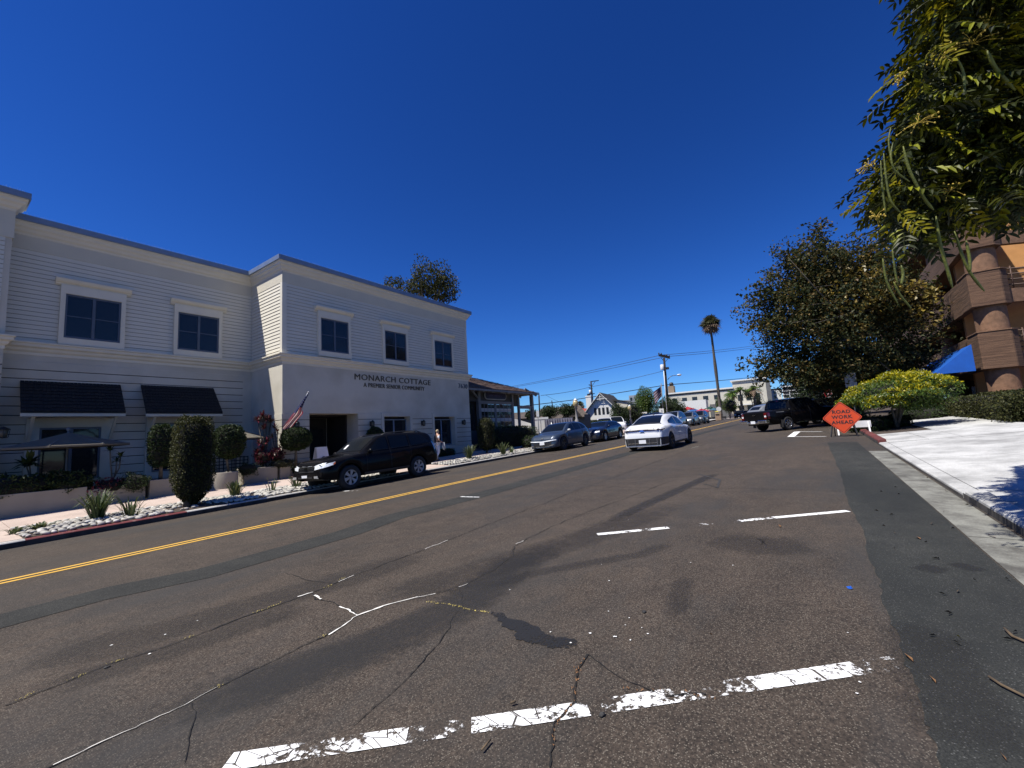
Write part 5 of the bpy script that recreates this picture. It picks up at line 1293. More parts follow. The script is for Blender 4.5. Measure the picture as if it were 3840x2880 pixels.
clipped('hedge', 'long dark hedge along the foot of the grey restaurant', 'hedge', ((a_.x + b_.x) / 2, 17, zg), ((a_.x + b_.x) / 2, 17.2, (zt_ + zg) / 2), (b_.x - a_.x) / 2, .8, (zt_ - zg) / 2 + .05, 9000, .08, M_LF, power=6, seed=11)
c, rx, rz_ = at_px(1960, 2022, 1636, 1682, 14.9)
clipped('juniper', 'low spreading green juniper in front of the pale blue car', 'shrub', (c.x, c.y, zr(c.x, c.y)), c, rx, .8, rz_, 2500, .09, M_LF, amp=.5, seed=12)
c, rx, rz_ = at_px(1560, 1740, 1684, 1722, 17.3)
clipped('bed_shrub', 'low dark ground shrub bed at the foot of the right part of the white wall', 'shrub', (c.x, c.y, zr(c.x, c.y)), c, rx, .45, rz_, 3000, .07, M_LF, power=4, seed=13)
# planters
def planter(x0, x1, yt, yb, Y, label, depth=.6, w='box', fill=True):
    a, b = atY(x0, yb, Y), atY(x1, yb, Y); zt = atY((x0 + x1) / 2, yt, Y).z; zb_ = min(zr(a.x, Y), a.z) - .1
    t = thing('planter', label, 'planter', ((a.x + b.x) / 2, Y, zb_ + .1), 'stucco planters along the white building'); mb = MB()
    if w == 'round':
        r = (b.x - a.x) / 2 * 1.0; cx, cy = (a.x + b.x) / 2, Y + r
        mb.lathe([(r * .97, zb_), (r, zb_ + .1), (r, zt - .02), (r * .98, zt), (r * .86, zt), (r * .84, zt - .08), (0.001, zt - .08)], (cx, cy, 0), 36)
        mb.build('pot', M_PLTR, t)
        s = MB(); s.lathe([(.001, zt - .07), (r * .84, zt - .075)], (cx, cy, 0), 24); s.build('soil', M_SOIL, t)
    else:
        mb.box(a.x, b.x, Y, Y + .08, zb_, zt); mb.box(a.x, b.x, Y + depth - .08, Y + depth, zb_, zt); mb.box(a.x, a.x + .08, Y + .08, Y + depth - .08, zb_, zt); mb.box(b.x - .08, b.x, Y + .08, Y + depth - .08, zb_, zt)
        mb.build('box', M_PLTR, t, bevel=.01)
        s = MB(); s.box(a.x + .08, b.x - .08, Y + .08, Y + depth - .08, zb_ + .1, zt - .06); s.build('soil', M_SOIL, t)
    return a.x, b.x, zt
pa = planter(-420, 322, 1862, 1930, 17.3, 'longest stucco planter wall at the left edge, filled with dark plants')
pb = planter(328, 544, 1826, 1890, 17.3, 'stucco planter with hanging dark foliage left of the square pot')
pc = planter(560, 654, 1797, 1860, 17.25, 'square stucco pot holding the small dark tree')
pd_ = planter(812, 908, 1770, 1832, 16.75, 'round white planter holding the egg-shaped topiary', w='round')
pe = planter(914, 1041, 1753, 1816, 17.25, 'low stucco planter under the red-leaved plants', depth=.6)
pf = planter(1051, 1090, 1750, 1795, 17.25, 'short stucco planter with trailing green, behind the nose of the black car', depth=.6)
# dark mounds of planting
def mound(x0, x1, y0, y1, Y, label, m=M_LF, n=1500, ry=.35, leaf=.09, seed=1, nm='planter_shrub', core=.8):
    c, rx, rz_ = at_px(x0, x1, y0, y1, Y); t = thing(nm, label, 'plant', (c.x, Y, c.z - rz_), 'plants in the planters')
    mb = MB(); leafcloud(mb, crown_pts(c, rx, ry, rz_, n, seed, shell=.5, amp=.35, rg=random.Random(seed)), leaf, rg=random.Random(seed)); mb.build('foliage', m, t, fix=False)
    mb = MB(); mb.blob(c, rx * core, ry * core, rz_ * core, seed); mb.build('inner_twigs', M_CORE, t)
mound(-60, 190, 1780, 1880, 17.6, 'spiky dark planting at the far left edge', seed=1, n=2500)
mound(180, 330, 1770, 1870, 17.6, 'tall dark mass of planting below the left window', seed=2, n=2500)
mound(350, 470, 1795, 1855, 17.5, 'dark plant with dull red flowers in the second planter', m=M_RLF, seed=3, n=900)
mound(460, 552, 1772, 1842, 17.25, 'dark creeper hanging over the planter edge beside the square pot', seed=4, n=2200, leaf=.05)
mound(893, 965, 1735, 1785, 17.25, 'dark creeper hanging over the planter beside the round pot', seed=5, n=1600, leaf=.05)
mound(1008, 1105, 1722, 1755, 17.35, 'green fine-leaved trailing shrub beneath the ball topiary', m=M_LF2, seed=6, n=1800, leaf=.05)
mound(955, 1015, 1690, 1740, 17.6, 'low red-leaved shrub in front of the dark doorway', m=M_RLF, seed=7, n=900)
mound(1010, 1062, 1680, 1730, 17.5, 'red-leaved shrub against the sunlit wall corner', m=M_RLF, seed=8, n=700)
mound(1100, 1140, 1735, 1790, 17.3, 'dark shrub between planter and the headlamp of the black car', seed=9, n=800)
# cordylines / dracaenas: canes with rosettes
def rosette(mb, c, r, n, rg, w=.05, droop=.5):
    for i in range(n):
        a = rg.uniform(0, 6.283); el = rg.uniform(-.1, 1.2); d = Vector((math.cos(a) * math.cos(el), math.sin(a) * math.cos(el), math.sin(el)))
        L = r * rg.uniform(.7, 1.1); s = Vector((-math.sin(a), math.cos(a), 0)) * w * .5
        p = [Vector(c), Vector(c) + d * L * .5, Vector(c) + d * L + Vector((0, 0, -droop * L * .4))]
        mb.add([p[0] - s * .4, p[0] + s * .4, p[1] - s, p[1] + s, p[2]], [(0, 1, 3, 2), (2, 3, 4)])
def canes(name, label, heads, base, Y, m, r, n=26, w=.055, seed=1):
    b = atY(*base, Y); t = thing(name, label, 'plant', tuple(b), 'rosette plants by the white building'); rg = random.Random(seed)
    for h in heads:
        q = atY(h[0], h[1], Y); g = MB(); g.tube([b + Vector((rg.uniform(-.1, .1), 0, 0)), (b + q) / 2 + Vector((rg.uniform(-.05, .05), 0, 0)), q], .018, 6); g.build('stem', M_BARK, t)
        g = MB(); rosette(g, q, r, n, rg, w); g.build('leaf_head', m, t, fix=False)
canes('cordyline', 'tall cordyline with dark red leaf heads beside the dark doorway', [(985, 1562), (1000, 1575), (968, 1580), (1015, 1585), (990, 1610), (975, 1665), (1000, 1660), (985, 1690), (965, 1700)], (990, 1750), 17.7, M_RLF, .36, 30, seed=2)
canes('cordyline', 'thin red-leaved cordyline standing against the sunlit wall strip', [(1030, 1605), (1040, 1620), (1022, 1640), (1050, 1680), (1035, 1690)], (1038, 1745), 17.6, M_RLF, .28, 20, seed=3)
canes('dracaena', 'three slender dark dracaenas between the two awnings', [(413, 1690), (438, 1730), (452, 1712)], (430, 1800), 17.7, M_LF, .26, 20, seed=4)
canes('dracaena', 'broad spiky dark plant left of the left window', [(110, 1738), (100, 1750)], (110, 1830), 17.9, M_LF, .5, 26, w=.1, seed=5)
canes('dracaena', 'low spiky dark plant at the left edge of the planter', [(20, 1820), (60, 1830)], (30, 1880), 17.8, M_LF, .5, 26, w=.08, seed=6)
# strap-leaved clumps in the cobbles
def strap(x, y, hpx, label, n=60, seed=1, m=M_STRAP, spread=.45):
    b = gp(x, y); b.y = min(max(b.y, 13.5), 14.7); d = FWD.dot(b - C0); H = hpx * d / FPX; b.z = zr(b.x, b.y); t = thing('strap_plant', label, 'plant', tuple(b), 'strap-leaved plants in the cobble strip'); rg = random.Random(seed); mb = MB()
    for i in range(n):
        a = rg.uniform(0, 6.283); sp = rg.uniform(.1, spread) * H * 1.6; h = H * rg.uniform(.55, 1.1); w = rg.uniform(.012, .022)
        o = Vector((math.cos(a), math.sin(a), 0)); s = Vector((-o.y, o.x, 0)) * w; st = b + o * rg.uniform(0, .12)
        ps = [st, st + o * sp * .35 + Vector((0, 0, h * .6)), st + o * sp * .75 + Vector((0, 0, h * .95)), st + o * sp * 1.1 + Vector((0, 0, h * rg.uniform(.7, 1.15)))]
        mb.add([ps[0] - s, ps[0] + s, ps[1] - s, ps[1] + s, ps[2] - s * .7, ps[2] + s * .7, ps[3]], [(0, 1, 3, 2), (2, 3, 5, 4), (4, 5, 6)])
    mb.build('blades', m, t, fix=False)
strap(365, 1948, 95, 'largest strap-leaved clump, left in the cobble strip', 120, 1)
strap(490, 1940, 75, 'yellow-green clump just right of the largest strap plant', 36, 2)
strap(880, 1862, 55, 'strap-leaved clump in front of the round white planter', 60, 3)
strap(1020, 1846, 55, 'sparse upright clump between round planter and black car', 16, 4, spread=.3)
strap(1112, 1830, 45, 'clump beside the front bumper of the black car', 30, 5)
strap(1760, 1722, 50, 'strap-leaved clump behind the tail of the black car, by the walking person', 70, 6)
strap(1888, 1706, 45, 'strap-leaved clump left of the square-topped shrub shadow', 60, 7)
strap(1918, 1700, 30, 'small yellowish clump nearest the juniper', 20, 8)
strap(150, 1985, 26, 'low ragged fern at the left end of the cobbles', 60, 9, spread=.9)
strap(60, 2000, 22, 'tiny flat weed at the very end of the cobbles', 40, 10, spread=1.2)
# cobbles
M_COB = mat('river_stone', (.44, .42, .37), .8, var=.3, scale=.7)
M_COB.node_tree.nodes['Noise Texture'].inputs['Scale'].default_value = 1.1
bed = struct('cobble_bed', MB().add([(x, y, zr(x, y) + .004) for x in (gp(60, 2000).x, 11.2) for y in (13.29, 14.86)], [(0, 1, 3, 2)]), M_SOIL)
stones = []
for s in range(6):
    g = MB(); g.blob((0, 0, 0), .5, .36, .2, seed=s, amp=.16, n=7, m=4, freq=1.2); stones.append(g.mesh('stone', [M_COB, mat('river_stone_%s' % 'abcdef'[s % 3], [(.52, .50, .46), (.38, .34, .28), (.28, .26, .24)][s % 3], .8, var=.1)][s % 2]))
rg = random.Random(21); cells = []
xb0, xb1 = gp(95, 2010).x, 11.1
x = xb0
while x < xb1:
    y = 13.33
    while y < 14.84:
        if rg.random() < .86: cells.append((x + rg.uniform(-.03, .03), y + rg.uniform(-.03, .03)))
        y += .115
    x += .125
cells = [c for c in cells if not (4.0 < c[0] < 5.0 and c[1] < 14.2 and rg.random() < .75) and not (8.6 < c[0] < 9.6 and rg.random() < .4)]
cells.sort(key=lambda c: c[0]); rest_ = MB()
for i, (x, y) in enumerate(cells):
    sc_ = rg.uniform(.10, .20)
    if i < 290:
        o = inst('stone', stones[i % 6], bed, (x, y, zr(x, y) + .03), (rg.uniform(-.3, .3), rg.uniform(-.3, .3), rg.uniform(0, 3.14)), (sc_, sc_, sc_))
    else:
        g = MB(); g.blob((0, 0, 0), .5 * sc_, .36 * sc_, .2 * sc_, seed=i % 6, amp=.16, n=7, m=4, freq=1.2); m_ = Matrix.Rotation(rg.uniform(0, 3.14), 4, 'Z') @ Matrix.Rotation(rg.uniform(-.3, .3), 4, 'X')
        rest_.add([m_ @ Vector(v) + Vector((x, y, zr(x, y) + .03)) for v in g.v], g.f, True)
for x0_, x1_ in ((13.9, 30.),):
    x = x0_
    while x < x1_:
        y = 13.33
        while y < 14.7:
            if rg.random() < .9:
                sc_ = rg.uniform(.12, .22); g = MB(); g.blob((0, 0, 0), .5 * sc_, .36 * sc_, .2 * sc_, seed=i % 6, n=6, m=3); rest_.add([Vector(v) + Vector((x + rg.uniform(-.04, .04), y + rg.uniform(-.04, .04), zr(x, y) + .03)) for v in g.v], g.f, True)
            y += .16
        x += .17
tag(rest_.build('stones', M_COB, bed, fix=False), kind='stuff')
# parasols
M_CANV = mat('canvas', (.13, .115, .085), .9, var=.05)
def parasol(px, py, Y, r, label, h=.42, m=None, group='parasols on the patio', pole=True, zb_=None):
    c = atY(px, py, Y); t = thing('parasol', label, 'parasol', (c.x, Y, zr(c.x, Y) if zb_ is None else zb_), group); mb = MB(); n = 8
    rim = [(c.x + math.cos(k * math.pi / 4 + .39) * r, Y + math.sin(k * math.pi / 4 + .39) * r, c.z - h) for k in range(n)]
    mb.add([tuple(c)] + rim + [(p[0], p[1], p[2] - .05) for p in rim], [(0, 1 + k, 1 + (k + 1) % n) for k in range(n)] + [(1 + k, 1 + (k + 1) % n, 1 + n + (k + 1) % n, 1 + n + k) for k in range(n)]); mb.build('canopy', m or M_CANV, t)
    g = MB(); g.tube([(c.x, Y, zr(c.x, Y) if zb_ is None else zb_), (c.x, Y, c.z + .05)], .022, 8); g.blob((c.x, Y, c.z + .1), .05, .05, .06, amp=0); g.build('pole', M_GPOST, t)
    for p in rim: g = MB(); g.bar((c.x, Y, c.z - .04), (p[0], p[1], p[2] + .02), .015); g.build('rib', M_GPOST, t)
    return t
parasol(256, 1622, 18.75, 1.45, 'shaded canvas parasol before the left window')
parasol(880, 1606, 18.9, 1.1, 'cream canvas parasol half hidden behind the egg-shaped topiary, tip in the sun')
# lattice bench and small table
bn = gp(835, 1800); bx = atY(835, 1750, 18.2)
t = thing('lattice_bench', 'dark metal lattice bench behind the round planter', 'bench', (bx.x, 18.2, zr(bx.x, 18.2)))
z0_ = zr(bx.x, 18.2)
for nm, a, b in (('backrest', (.5, 1.0), .0),):
    g = MB()
    for k in range(15): x = bx.x - 1.0 + k * 2.0 / 14; g.box(x - .015, x + .015, 18.5, 18.52, z0_ + .45, z0_ + 1.0)
    for k in range(5): z = z0_ + .47 + k * .125; g.box(bx.x - 1.0, bx.x + 1.0, 18.495, 18.5, z - .015, z + .015)
    g.build('backrest', M_BLK, t)
g = MB(); g.box(bx.x - 1.0, bx.x + 1.0, 18.0, 18.48, z0_ + .42, z0_ + .46); g.build('seat', M_BLK, t)
for sx in (-.95, .95):
    for sy in (18.05, 18.46): g = MB(); g.box(bx.x + sx - .025, bx.x + sx + .025, sy - .02, sy + .02, z0_, z0_ + .42); g.build('leg', M_BLK, t)
# flag and pole on the wall
fb = atY(1090, 1590, Y1 - .03); ft = atY(1157, 1470, Y1 - 1.3)
t = thing('wall_flag', 'American flag on a slanted wall pole, left of the entrance', 'flag', tuple(fb))
g = MB(); g.tube([fb, ft], .016, 8); g.blob(ft, .035, .035, .035, amp=0); g.build('flagpole', mat('pole_silver', (.5, .5, .5), .3, metal=.6), t)
M_FR = mat('flag_red', (.30, .015, .03), .8, trans=.35); M_FW = mat('flag_white', (.55, .52, .52), .8, trans=.35); M_FB = mat('flag_blue', (.012, .018, .09), .8, trans=.2)
# cloth: bunched along the pole near the tip, falling to the lower left
EL = [(1157,1470,0), (1136,1500,.15), (1115,1530,.3), (1098,1553,.5), (1078,1580,.75), (1056,1607,1)]; ER = [(1159,1474,0), (1143,1506,.15), (1131,1536,.3), (1137,1548,.42), (1112,1578,.75), (1084,1614,1)]
def tabp(T, v):
    v = v * (len(T) - 1); i = min(int(v), len(T) - 2); f = v - i; return [T[i][k] + (T[i + 1][k] - T[i][k]) * f for k in range(3)]
def cloth(u, v):
    a, b = tabp(EL, v), tabp(ER, v); x, y = a[0] + (b[0] - a[0]) * u, a[1] + (b[1] - a[1]) * u
    return atY(x, y, 16.78 + .75 * (a[2] + (b[2] - a[2]) * u) + .05 * math.sin(u * 11 + v * 4))
for i in range(9):
    g = MB(); g.grid(cloth, [i / 9, (i + .5) / 9, (i + 1) / 9], [(.36 if i > 2 else .56) + (1 - (.36 if i > 2 else .56)) * k / 10 for k in range(11)], True); g.build('stripe', M_FR if i % 2 == 0 else M_FW, t, fix=False)
g = MB(); g.grid(cloth, [k / 27 for k in range(10)], [.56 * k / 8 for k in range(9)], True); g.grid(cloth, [1 / 3 + 2 / 3 * k / 9 for k in range(10)], [.36 * k / 6 for k in range(7)], True); g.build('canton', M_FB, t, fix=False)
g = MB(); rg = random.Random(1)
for i in range(5):
    for j in range(6):
        q = cloth((i + .5) / 5, .34 * (j + .6) / 6) + Vector((0, -.012, 0)); g.add([q + Vector((.014 * math.cos(a), -.002, .014 * math.sin(a))) for a in (0, 1.26, 2.51, 3.77, 5.03)], [(0, 1, 2, 3, 4)])
tag(g.build('stars', M_FW, t, fix=False), kind='stuff')
# A-frame board in the entrance
q = atY(1204, 1722, 17.25); zq = zr(q.x, 17.25)
t = thing('sandwich_board', 'white A-frame board with a dark round emblem at the entrance', 'sign', (q.x, 17.25, zq)); s_ = (atY(1204, 1676, 17.25).z - zq)
for sgn, nm in ((-1, 'panel'), (1, 'panel')):
    g = MB(); g.prism([(q.x - .3, 17.25 + sgn * .3, zq), (q.x + .3, 17.25 + sgn * .3, zq), (q.x + .24, 17.25 + sgn * .04, zq + s_), (q.x - .24, 17.25 + sgn * .04, zq + s_)], (0, sgn * .02, 0)); g.build(nm, mat('board_white', (.62, .62, .62), .5), t)
g = MB(); cz = zq + s_ * .55; g.add([(q.x + .11 * math.cos(k * .5236), 17.25 - .30 * .55 - .06 - math.sin(k * .5236) * .03 * -1, cz + .11 * math.sin(k * .5236)) for k in range(12)], [tuple(range(12))]); g.build('emblem', mat('navy_board', (.012, .012, .05), .5), t)
# tree rising behind the white roof
def tree(name, label, base, crowns, trunk, leaf, n, m, cat='tree', group=None, seed=1, limbs=True, asp=.55, gaps=.12, shell=.45, amp=.3, core=None, bark=None):
    t = thing(name, label, cat, tuple(base), group); rg = random.Random(seed); base = Vector(base); tot = sum(c[1] * c[3] for c in crowns); mb = MB()
    for i, (c, rx, ry, rz_) in enumerate(crowns):
        leafcloud(mb, crown_pts(c, rx, ry, rz_, int(n * rx * rz_ / tot), seed + i, shell=shell, gaps=gaps, amp=amp, rg=rg), leaf, rg=rg, asp=asp)
    mb.build('crown', m, t, fix=False)
    g = MB(); c0 = Vector(crowns[0][0]); top = base.lerp(c0, .75)
    g.tube([base, base.lerp(top, .5) + Vector((rg.uniform(-.1, .1), rg.uniform(-.1, .1), 0)), top], [trunk, trunk * .8, trunk * .6], 10)
    g.build('trunk', bark or M_BARK, t)
    if limbs:
        for (c, rx, ry, rz_) in crowns:
            g = MB(); c = Vector(c)
            for k in range(5):
                e = c + Vector((rg.uniform(-1, 1) * rx * .75, rg.uniform(-1, 1) * ry * .75, rg.uniform(-.4, .9) * rz_ * .8)); md = top.lerp(e, .5) + Vector((rg.uniform(-.2, .2), rg.uniform(-.2, .2), rg.uniform(0, .3)))
                g.tube([top, md, e], [trunk * .5, trunk * .3, trunk * .08], 6)
            g.build('limb', bark or M_BARK, t)
    if core:
        g = MB()
        for i, (c, rx, ry, rz_) in enumerate(crowns): g.blob(c, rx * core, ry * core, rz_ * core, i, amp=.2)
        g.build('inner_twigs', M_CORE, t)
    return t
D_ = 34
A1 = lambda x, y, D=D_: atD(x, y, D)
sc1 = D_ / FPX
tree('broadleaf_tree', 'tree top showing above the roof of the white building', (A1(1600, 1600).x, A1(1600, 1600).y, 0), [(A1(1620, 1055), 85 * sc1, 1.6, 72 * sc1), (A1(1660, 1090), 60 * sc1, 1.4, 60 * sc1), (A1(1560, 1085), 45 * sc1, 1, 40 * sc1), (A1(1480, 1070), 40 * sc1, 1, 32 * sc1)], .25, .2, 5200, M_LF2, seed=31, gaps=.18, amp=.35)
# ================================================================== middle distance, left of the street
M_WHW = mat('white_house_wall', (.62, .62, .58), .8, var=.04); M_CRW = mat('cream_wall', (.52, .49, .40), .8, var=.05); M_WINK = mat('dark_window', (.02, .025, .03), .15)
M_RFD = mat('charcoal_roof', (.035, .035, .036), .9, var=.4, scale=3); M_RFB = mat('brown_roof', (.075, .06, .048), .9, var=.4, scale=3); M_RFR = mat('red_roof', (.28, .05, .035), .85, var=.3, scale=3)
def house(name, label, D, gable, wallpts, **k): pass
def frame_at(x, y, D, turn=0.):
    """local frame facing the camera at photo point (x,y): origin, right, back, px->m scale"""
    o = atD(x, y, D); f = Vector((o.x, o.y, 0)).normalized(); f = Matrix.Rotation(turn, 3, 'Z') @ f
    r = Vector((f.y, -f.x, 0)); d = D / FPX
    return o, r, f, d
def fbox(mb, o, r, f, x0, x1, y0, y1, z0, z1):
    v = [o + r * x + f * y + Vector((0, 0, z)) for x in (x0, x1) for y in (y0, y1) for z in (z0, z1)]
    return mb.add(v, [(0, 1, 3, 2), (4, 6, 7, 5), (0, 4, 5, 1), (2, 3, 7, 6), (0, 2, 6, 4), (1, 5, 7, 3)])
def P3(o, r, f, x, y, z): return o + r * x + f * y + Vector((0, 0, z))
# white gabled house. photo: apex (2256,1474), eaves (2208,1555) and (2310,1530), facing the camera
o, r, f, s = frame_at(2256, 1535, 62, -.25)
t = thing('gabled_house', 'white gabled house with decorated bargeboards and four small attic windows', 'house', tuple(o - Vector((0, 0, 3.0))))
w_, ez, az = 2.6, -.6, 2.35
mb = MB(); mb.prism([P3(o, r, f, *p) for p in [(-w_, 0, -3.5), (w_, 0, -3.5), (w_, 0, ez + .1), (0, 0, az - .15), (-w_, 0, ez + .1)]], f * 8); mb.build('wall', M_WHW, t)
for sg_, x_e in ((-1, -w_ - .5), (1, w_ + .5)):
    mb = MB(); a = [P3(o, r, f, 0, -.35, az), P3(o, r, f, 0, 8.3, az), P3(o, r, f, x_e, 8.3, ez - .5), P3(o, r, f, x_e, -.35, ez - .5)]; mb.prism(a, (0, 0, .12)); rf_ = mb.build('roof', M_RFD, t)
    mb = MB(); mb.bar(P3(o, r, f, 0, -.4, az + .02), P3(o, r, f, x_e, -.4, ez - .45), .06, .24, up=f); mb.build('bargeboard', M_WHW, t)
    mb = MB(); mb.bar(P3(o, r, f, 0, -.38, az - .45), P3(o, r, f, x_e * .33, -.38, az - 1.3 + .35), .05, .08, up=f); mb.build('bargeboard_brace', M_WHW, t)
mb = MB(); mb.bar(P3(o, r, f, -.85, -.38, az - .85), P3(o, r, f, .85, -.38, az - .85), .06, .1); mb.bar(P3(o, r, f, 0, -.38, az), P3(o, r, f, 0, -.38, az - 1.1), .06, .1); mb.build('gable_tie', M_WHW, t)
for x in (-.95, -.35, .25, .85):
    mb = MB(); fbox(mb, o, r, f, x - .17, x + .17, -.03, .02, -.75, .25); mb.build('window', M_WINK, t)
mb = MB(); fbox(mb, o, r, f, -w_ - .2, w_ + .2, -.9, -.02, -1.75, -1.45); mb.build('porch_roof', M_GREY, t)
mb = MB(); fbox(mb, o, r, f, -2.7, -1.9, 1.6, 2.4, 0, 2.1); fbox(mb, o, r, f, -2.75, -1.85, 1.55, 2.45, 2.1, 2.3); ch = mb.build('chimney', M_WHW, t)
mb = MB(); fbox(mb, o, r, f, -2.5, -2.1, 1.8, 2.2, 2.3, 2.6); mb.build('chimney_pot', M_BLK, t)
mb = MB(); mb.prism([P3(o, r, f, *p) for p in [(1.3, 3.2, ez), (4.3, 3.2, ez - .9), (4.3, 3.2, .5), (1.6, 3.2, 1.35)]], f * 3); mb.build('dormer', M_CRW, t)
mb = MB(); mb.prism([P3(o, r, f, *p) for p in [(1.0, 3.0, 1.45), (4.6, 3.0, .6), (4.6, 6.4, .6), (1.0, 6.4, 1.45)]], (0, 0, .12)); mb.build('dormer_roof', M_RFD, t)
# brown roofed bungalow with a gablet
o, r, f, s = frame_at(2080, 1560, 58, .1)
t = thing('bungalow', 'brown-roofed bungalow with small gables behind the car park bushes', 'house', tuple(o - Vector((0, 0, 2.5))))
mb = MB(); fbox(mb, o, r, f, -2.4, 4.2, 0, 7, -3.2, -.2); mb.build('wall', mat('dull_tan_wall', (.14, .12, .10), .9), t)
mb = MB(); mb.add([P3(o, r, f, *p) for p in [(-2.8, -.5, -.35), (4.6, -.5, -.35), (4.0, 3.2, 1.45), (-1.6, 3.2, 1.25), (-2.8, 7, -.35), (4.6, 7, -.35)]], [(0, 1, 2, 3), (3, 2, 5, 4), (0, 3, 4), (1, 5, 2)]); rf_ = mb.build('roof', M_RFB, t)
mb = MB(); mb.prism([P3(o, r, f, *p) for p in [(.9, -.8, -.3), (3.6, -.8, -.3), (2.4, -.8, 1.3)]], f * 3.5); mb.build('gablet', M_RFB, t)
mb = MB(); fbox(mb, o, r, f, -.5, .3, -.55, -.4, -1.5, -.45); mb.build('window', M_WHW, t)
mb = MB(); fbox(mb, o, r, f, 3.3, 3.8, 3.4, 3.9, 1.2, 1.8); mb.build('chimney', M_BLK, rf_)
# long low roofs left and right of it
o, r, f, s = frame_at(2015, 1552, 66, .1)
t = thing('low_house', 'low brown-roofed house half hidden by the restaurant porch posts', 'house', tuple(o - Vector((0, 0, 2.5))))
mb = MB(); fbox(mb, o, r, f, -5, 3, 0, 6, -3.2, -.5); mb.build('wall', mat('dull_tan_wall'), t)
mb = MB(); mb.add([P3(o, r, f, *p) for p in [(-5.5, -.5, -.6), (3.4, -.5, -.6), (3.0, 3, .6), (-4.5, 3, .5), (-5.5, 6.5, -.6), (3.4, 6.5, -.6)]], [(0, 1, 2, 3), (3, 2, 5, 4), (0, 3, 4), (1, 5, 2)]); mb.build('roof', M_RFB, t)
o, r, f, s = frame_at(2185, 1545, 75, .05)
t = thing('red_roofed_house', 'low house with a bright red roof left of the gabled house', 'house', tuple(o - Vector((0, 0, 3))))
mb = MB(); fbox(mb, o, r, f, -4.5, 4.5, 0, 6, -4, -.5); mb.build('wall', M_CRW, t)
mb = MB(); mb.add([P3(o, r, f, *p) for p in [(-.8, -.5, -.45), (5, -.5, -.45), (4.6, 3, .75), (-.4, 3, .75)]], [(0, 1, 2, 3)]); mb.add([P3(o, r, f, *p) for p in [(-.8, -.5, -.6), (5, -.5, -.6), (4.6, 3, .6), (-.4, 3, .6)]], [(0, 1, 2, 3)]); mb.build('roof', M_RFR, t)
mb = MB(); mb.add([P3(o, r, f, *p) for p in [(-5, -.5, -.45), (-.85, -.5, -.45), (-.5, 3, .85), (-4.6, 3, .85)]], [(0, 1, 2, 3)]); mb.build('roof', M_RFB, t)
# white walls, shed and container of the car park
o, r, f, s = frame_at(1945, 1600, 44, 0)
t = thing('white_shed', 'bright white shed seen between the restaurant porch posts', 'shed', tuple(o - Vector((0, 0, 1)))); mb = MB(); mb.prism([P3(o, r, f, *p) for p in [(-1.6, 0, -1.6), (1.7, 0, -1.6), (1.7, 0, .1), (-.2, 0, .8), (-1.6, 0, .95)]], f * 3); mb.build('wall', M_WHW, t)
mb = MB(); fbox(mb, o, r, f, -.6, -.1, -.03, .0, -.9, -.2); mb.build('door', M_WINK, t)
o, r, f, s = frame_at(2027, 1590, 42, 0)
t = thing('cargo_trailer', 'white box trailer parked behind the restaurant', 'trailer', tuple(o - Vector((0, 0, 1.2)))); mb = MB(); fbox(mb, o, r, f, -.85, .8, 0, 2, -.95, .65); mb.build('box', M_WHW, t)
mb = MB(); fbox(mb, o, r, f, -.85, .8, -.02, -.003, .42, .46); fbox(mb, o, r, f, .0, .03, -.02, -.003, -.95, .42); fbox(mb, o, r, f, -.6, -.57, -.02, -.003, -.95, .42); mb.build('trim', M_GPOST, t)
for x in (-.5, .5): mb = MB(); mb.lathe([(.001, 0), (.28, 0), (.28, .2), (.001, .2)], P3(o, r, f, x, -.05, -1.05), 14, 'Y'); mb.build('wheel', M_TYRE, t)
o, r, f, s = frame_at(2098, 1594, 40, .05)
t = thing('slatted_skip', 'grey ribbed metal container leaning panels behind the pale blue car', 'container', tuple(o - Vector((0, 0, 1.2)))); mb = MB(); fbox(mb, o, r, f, -1.35, 1.3, .05, 1.8, -.95, .65); mb.build('body', mat('container_grey', (.13, .13, .16), .6), t)
rg = random.Random(9)
for k in range(11):
    x = -1.25 + k * .235; mb = MB(); q = [P3(o, r, f, x, .04, .6), P3(o, r, f, x + rg.uniform(.08, .14), .04, .6), P3(o, r, f, x + .12 + rg.uniform(.03, .07), .04, -.9), P3(o, r, f, x + .1, .04, -.9)]; mb.prism(q, -f * .05); mb.build('rib', mat('container_rib', (.22, .22, .27), .6), t)
# low hedge of the car park
def hedge_at(x0, x1, y0, y1, D, label, n=3500, ry=.5, m=M_LF, leaf=.1, seed=1, nm='hedge', cat='hedge', power=5, group=None):
    c = atD((x0 + x1) / 2, (y0 + y1) / 2, D); s = D / FPX
    return clipped(nm, label, cat, (c.x, c.y, c.z - (y1 - y0) / 2 * s), c, (x1 - x0) / 2 * s, ry, (y1 - y0) / 2 * s, n, leaf, m, power=power, seed=seed, group=group)
hedge_at(2178, 2330, 1577, 1604, 38, 'low hedge along the car park under the white off-roaders', n=4000, m=M_LF, ry=.5)
hedge_at(2385, 2440, 1566, 1600, 60, 'short dark hedge behind the roof of the white saloon', n=1200)
BG = 'bushes around the car park'
def bush(x, y, rx, rz_, D, label, m=M_LF, n=2200, leaf=.16, seed=1, nm='bush', cat='bush', tr=None, group=BG, gaps=.1, core=.6, amp=.3, limbs=False, shell=.45):
    s = D / FPX; c = atD(x, y, D)
    return tree(nm, label, (c.x, c.y, c.z - rz_ * s - (tr or 0)), [(c, rx * s, rx * s * .8, rz_ * s)], .12, leaf, n, m, cat=cat, group=group, seed=seed, limbs=limbs, gaps=gaps, core=core, amp=amp, shell=shell)
bush(2060, 1545, 42, 26, 48, 'dark ragged bush before the brown bungalow', seed=1); bush(2128, 1540, 40, 24, 47, 'dark bush just left of the globe lamp', seed=2)
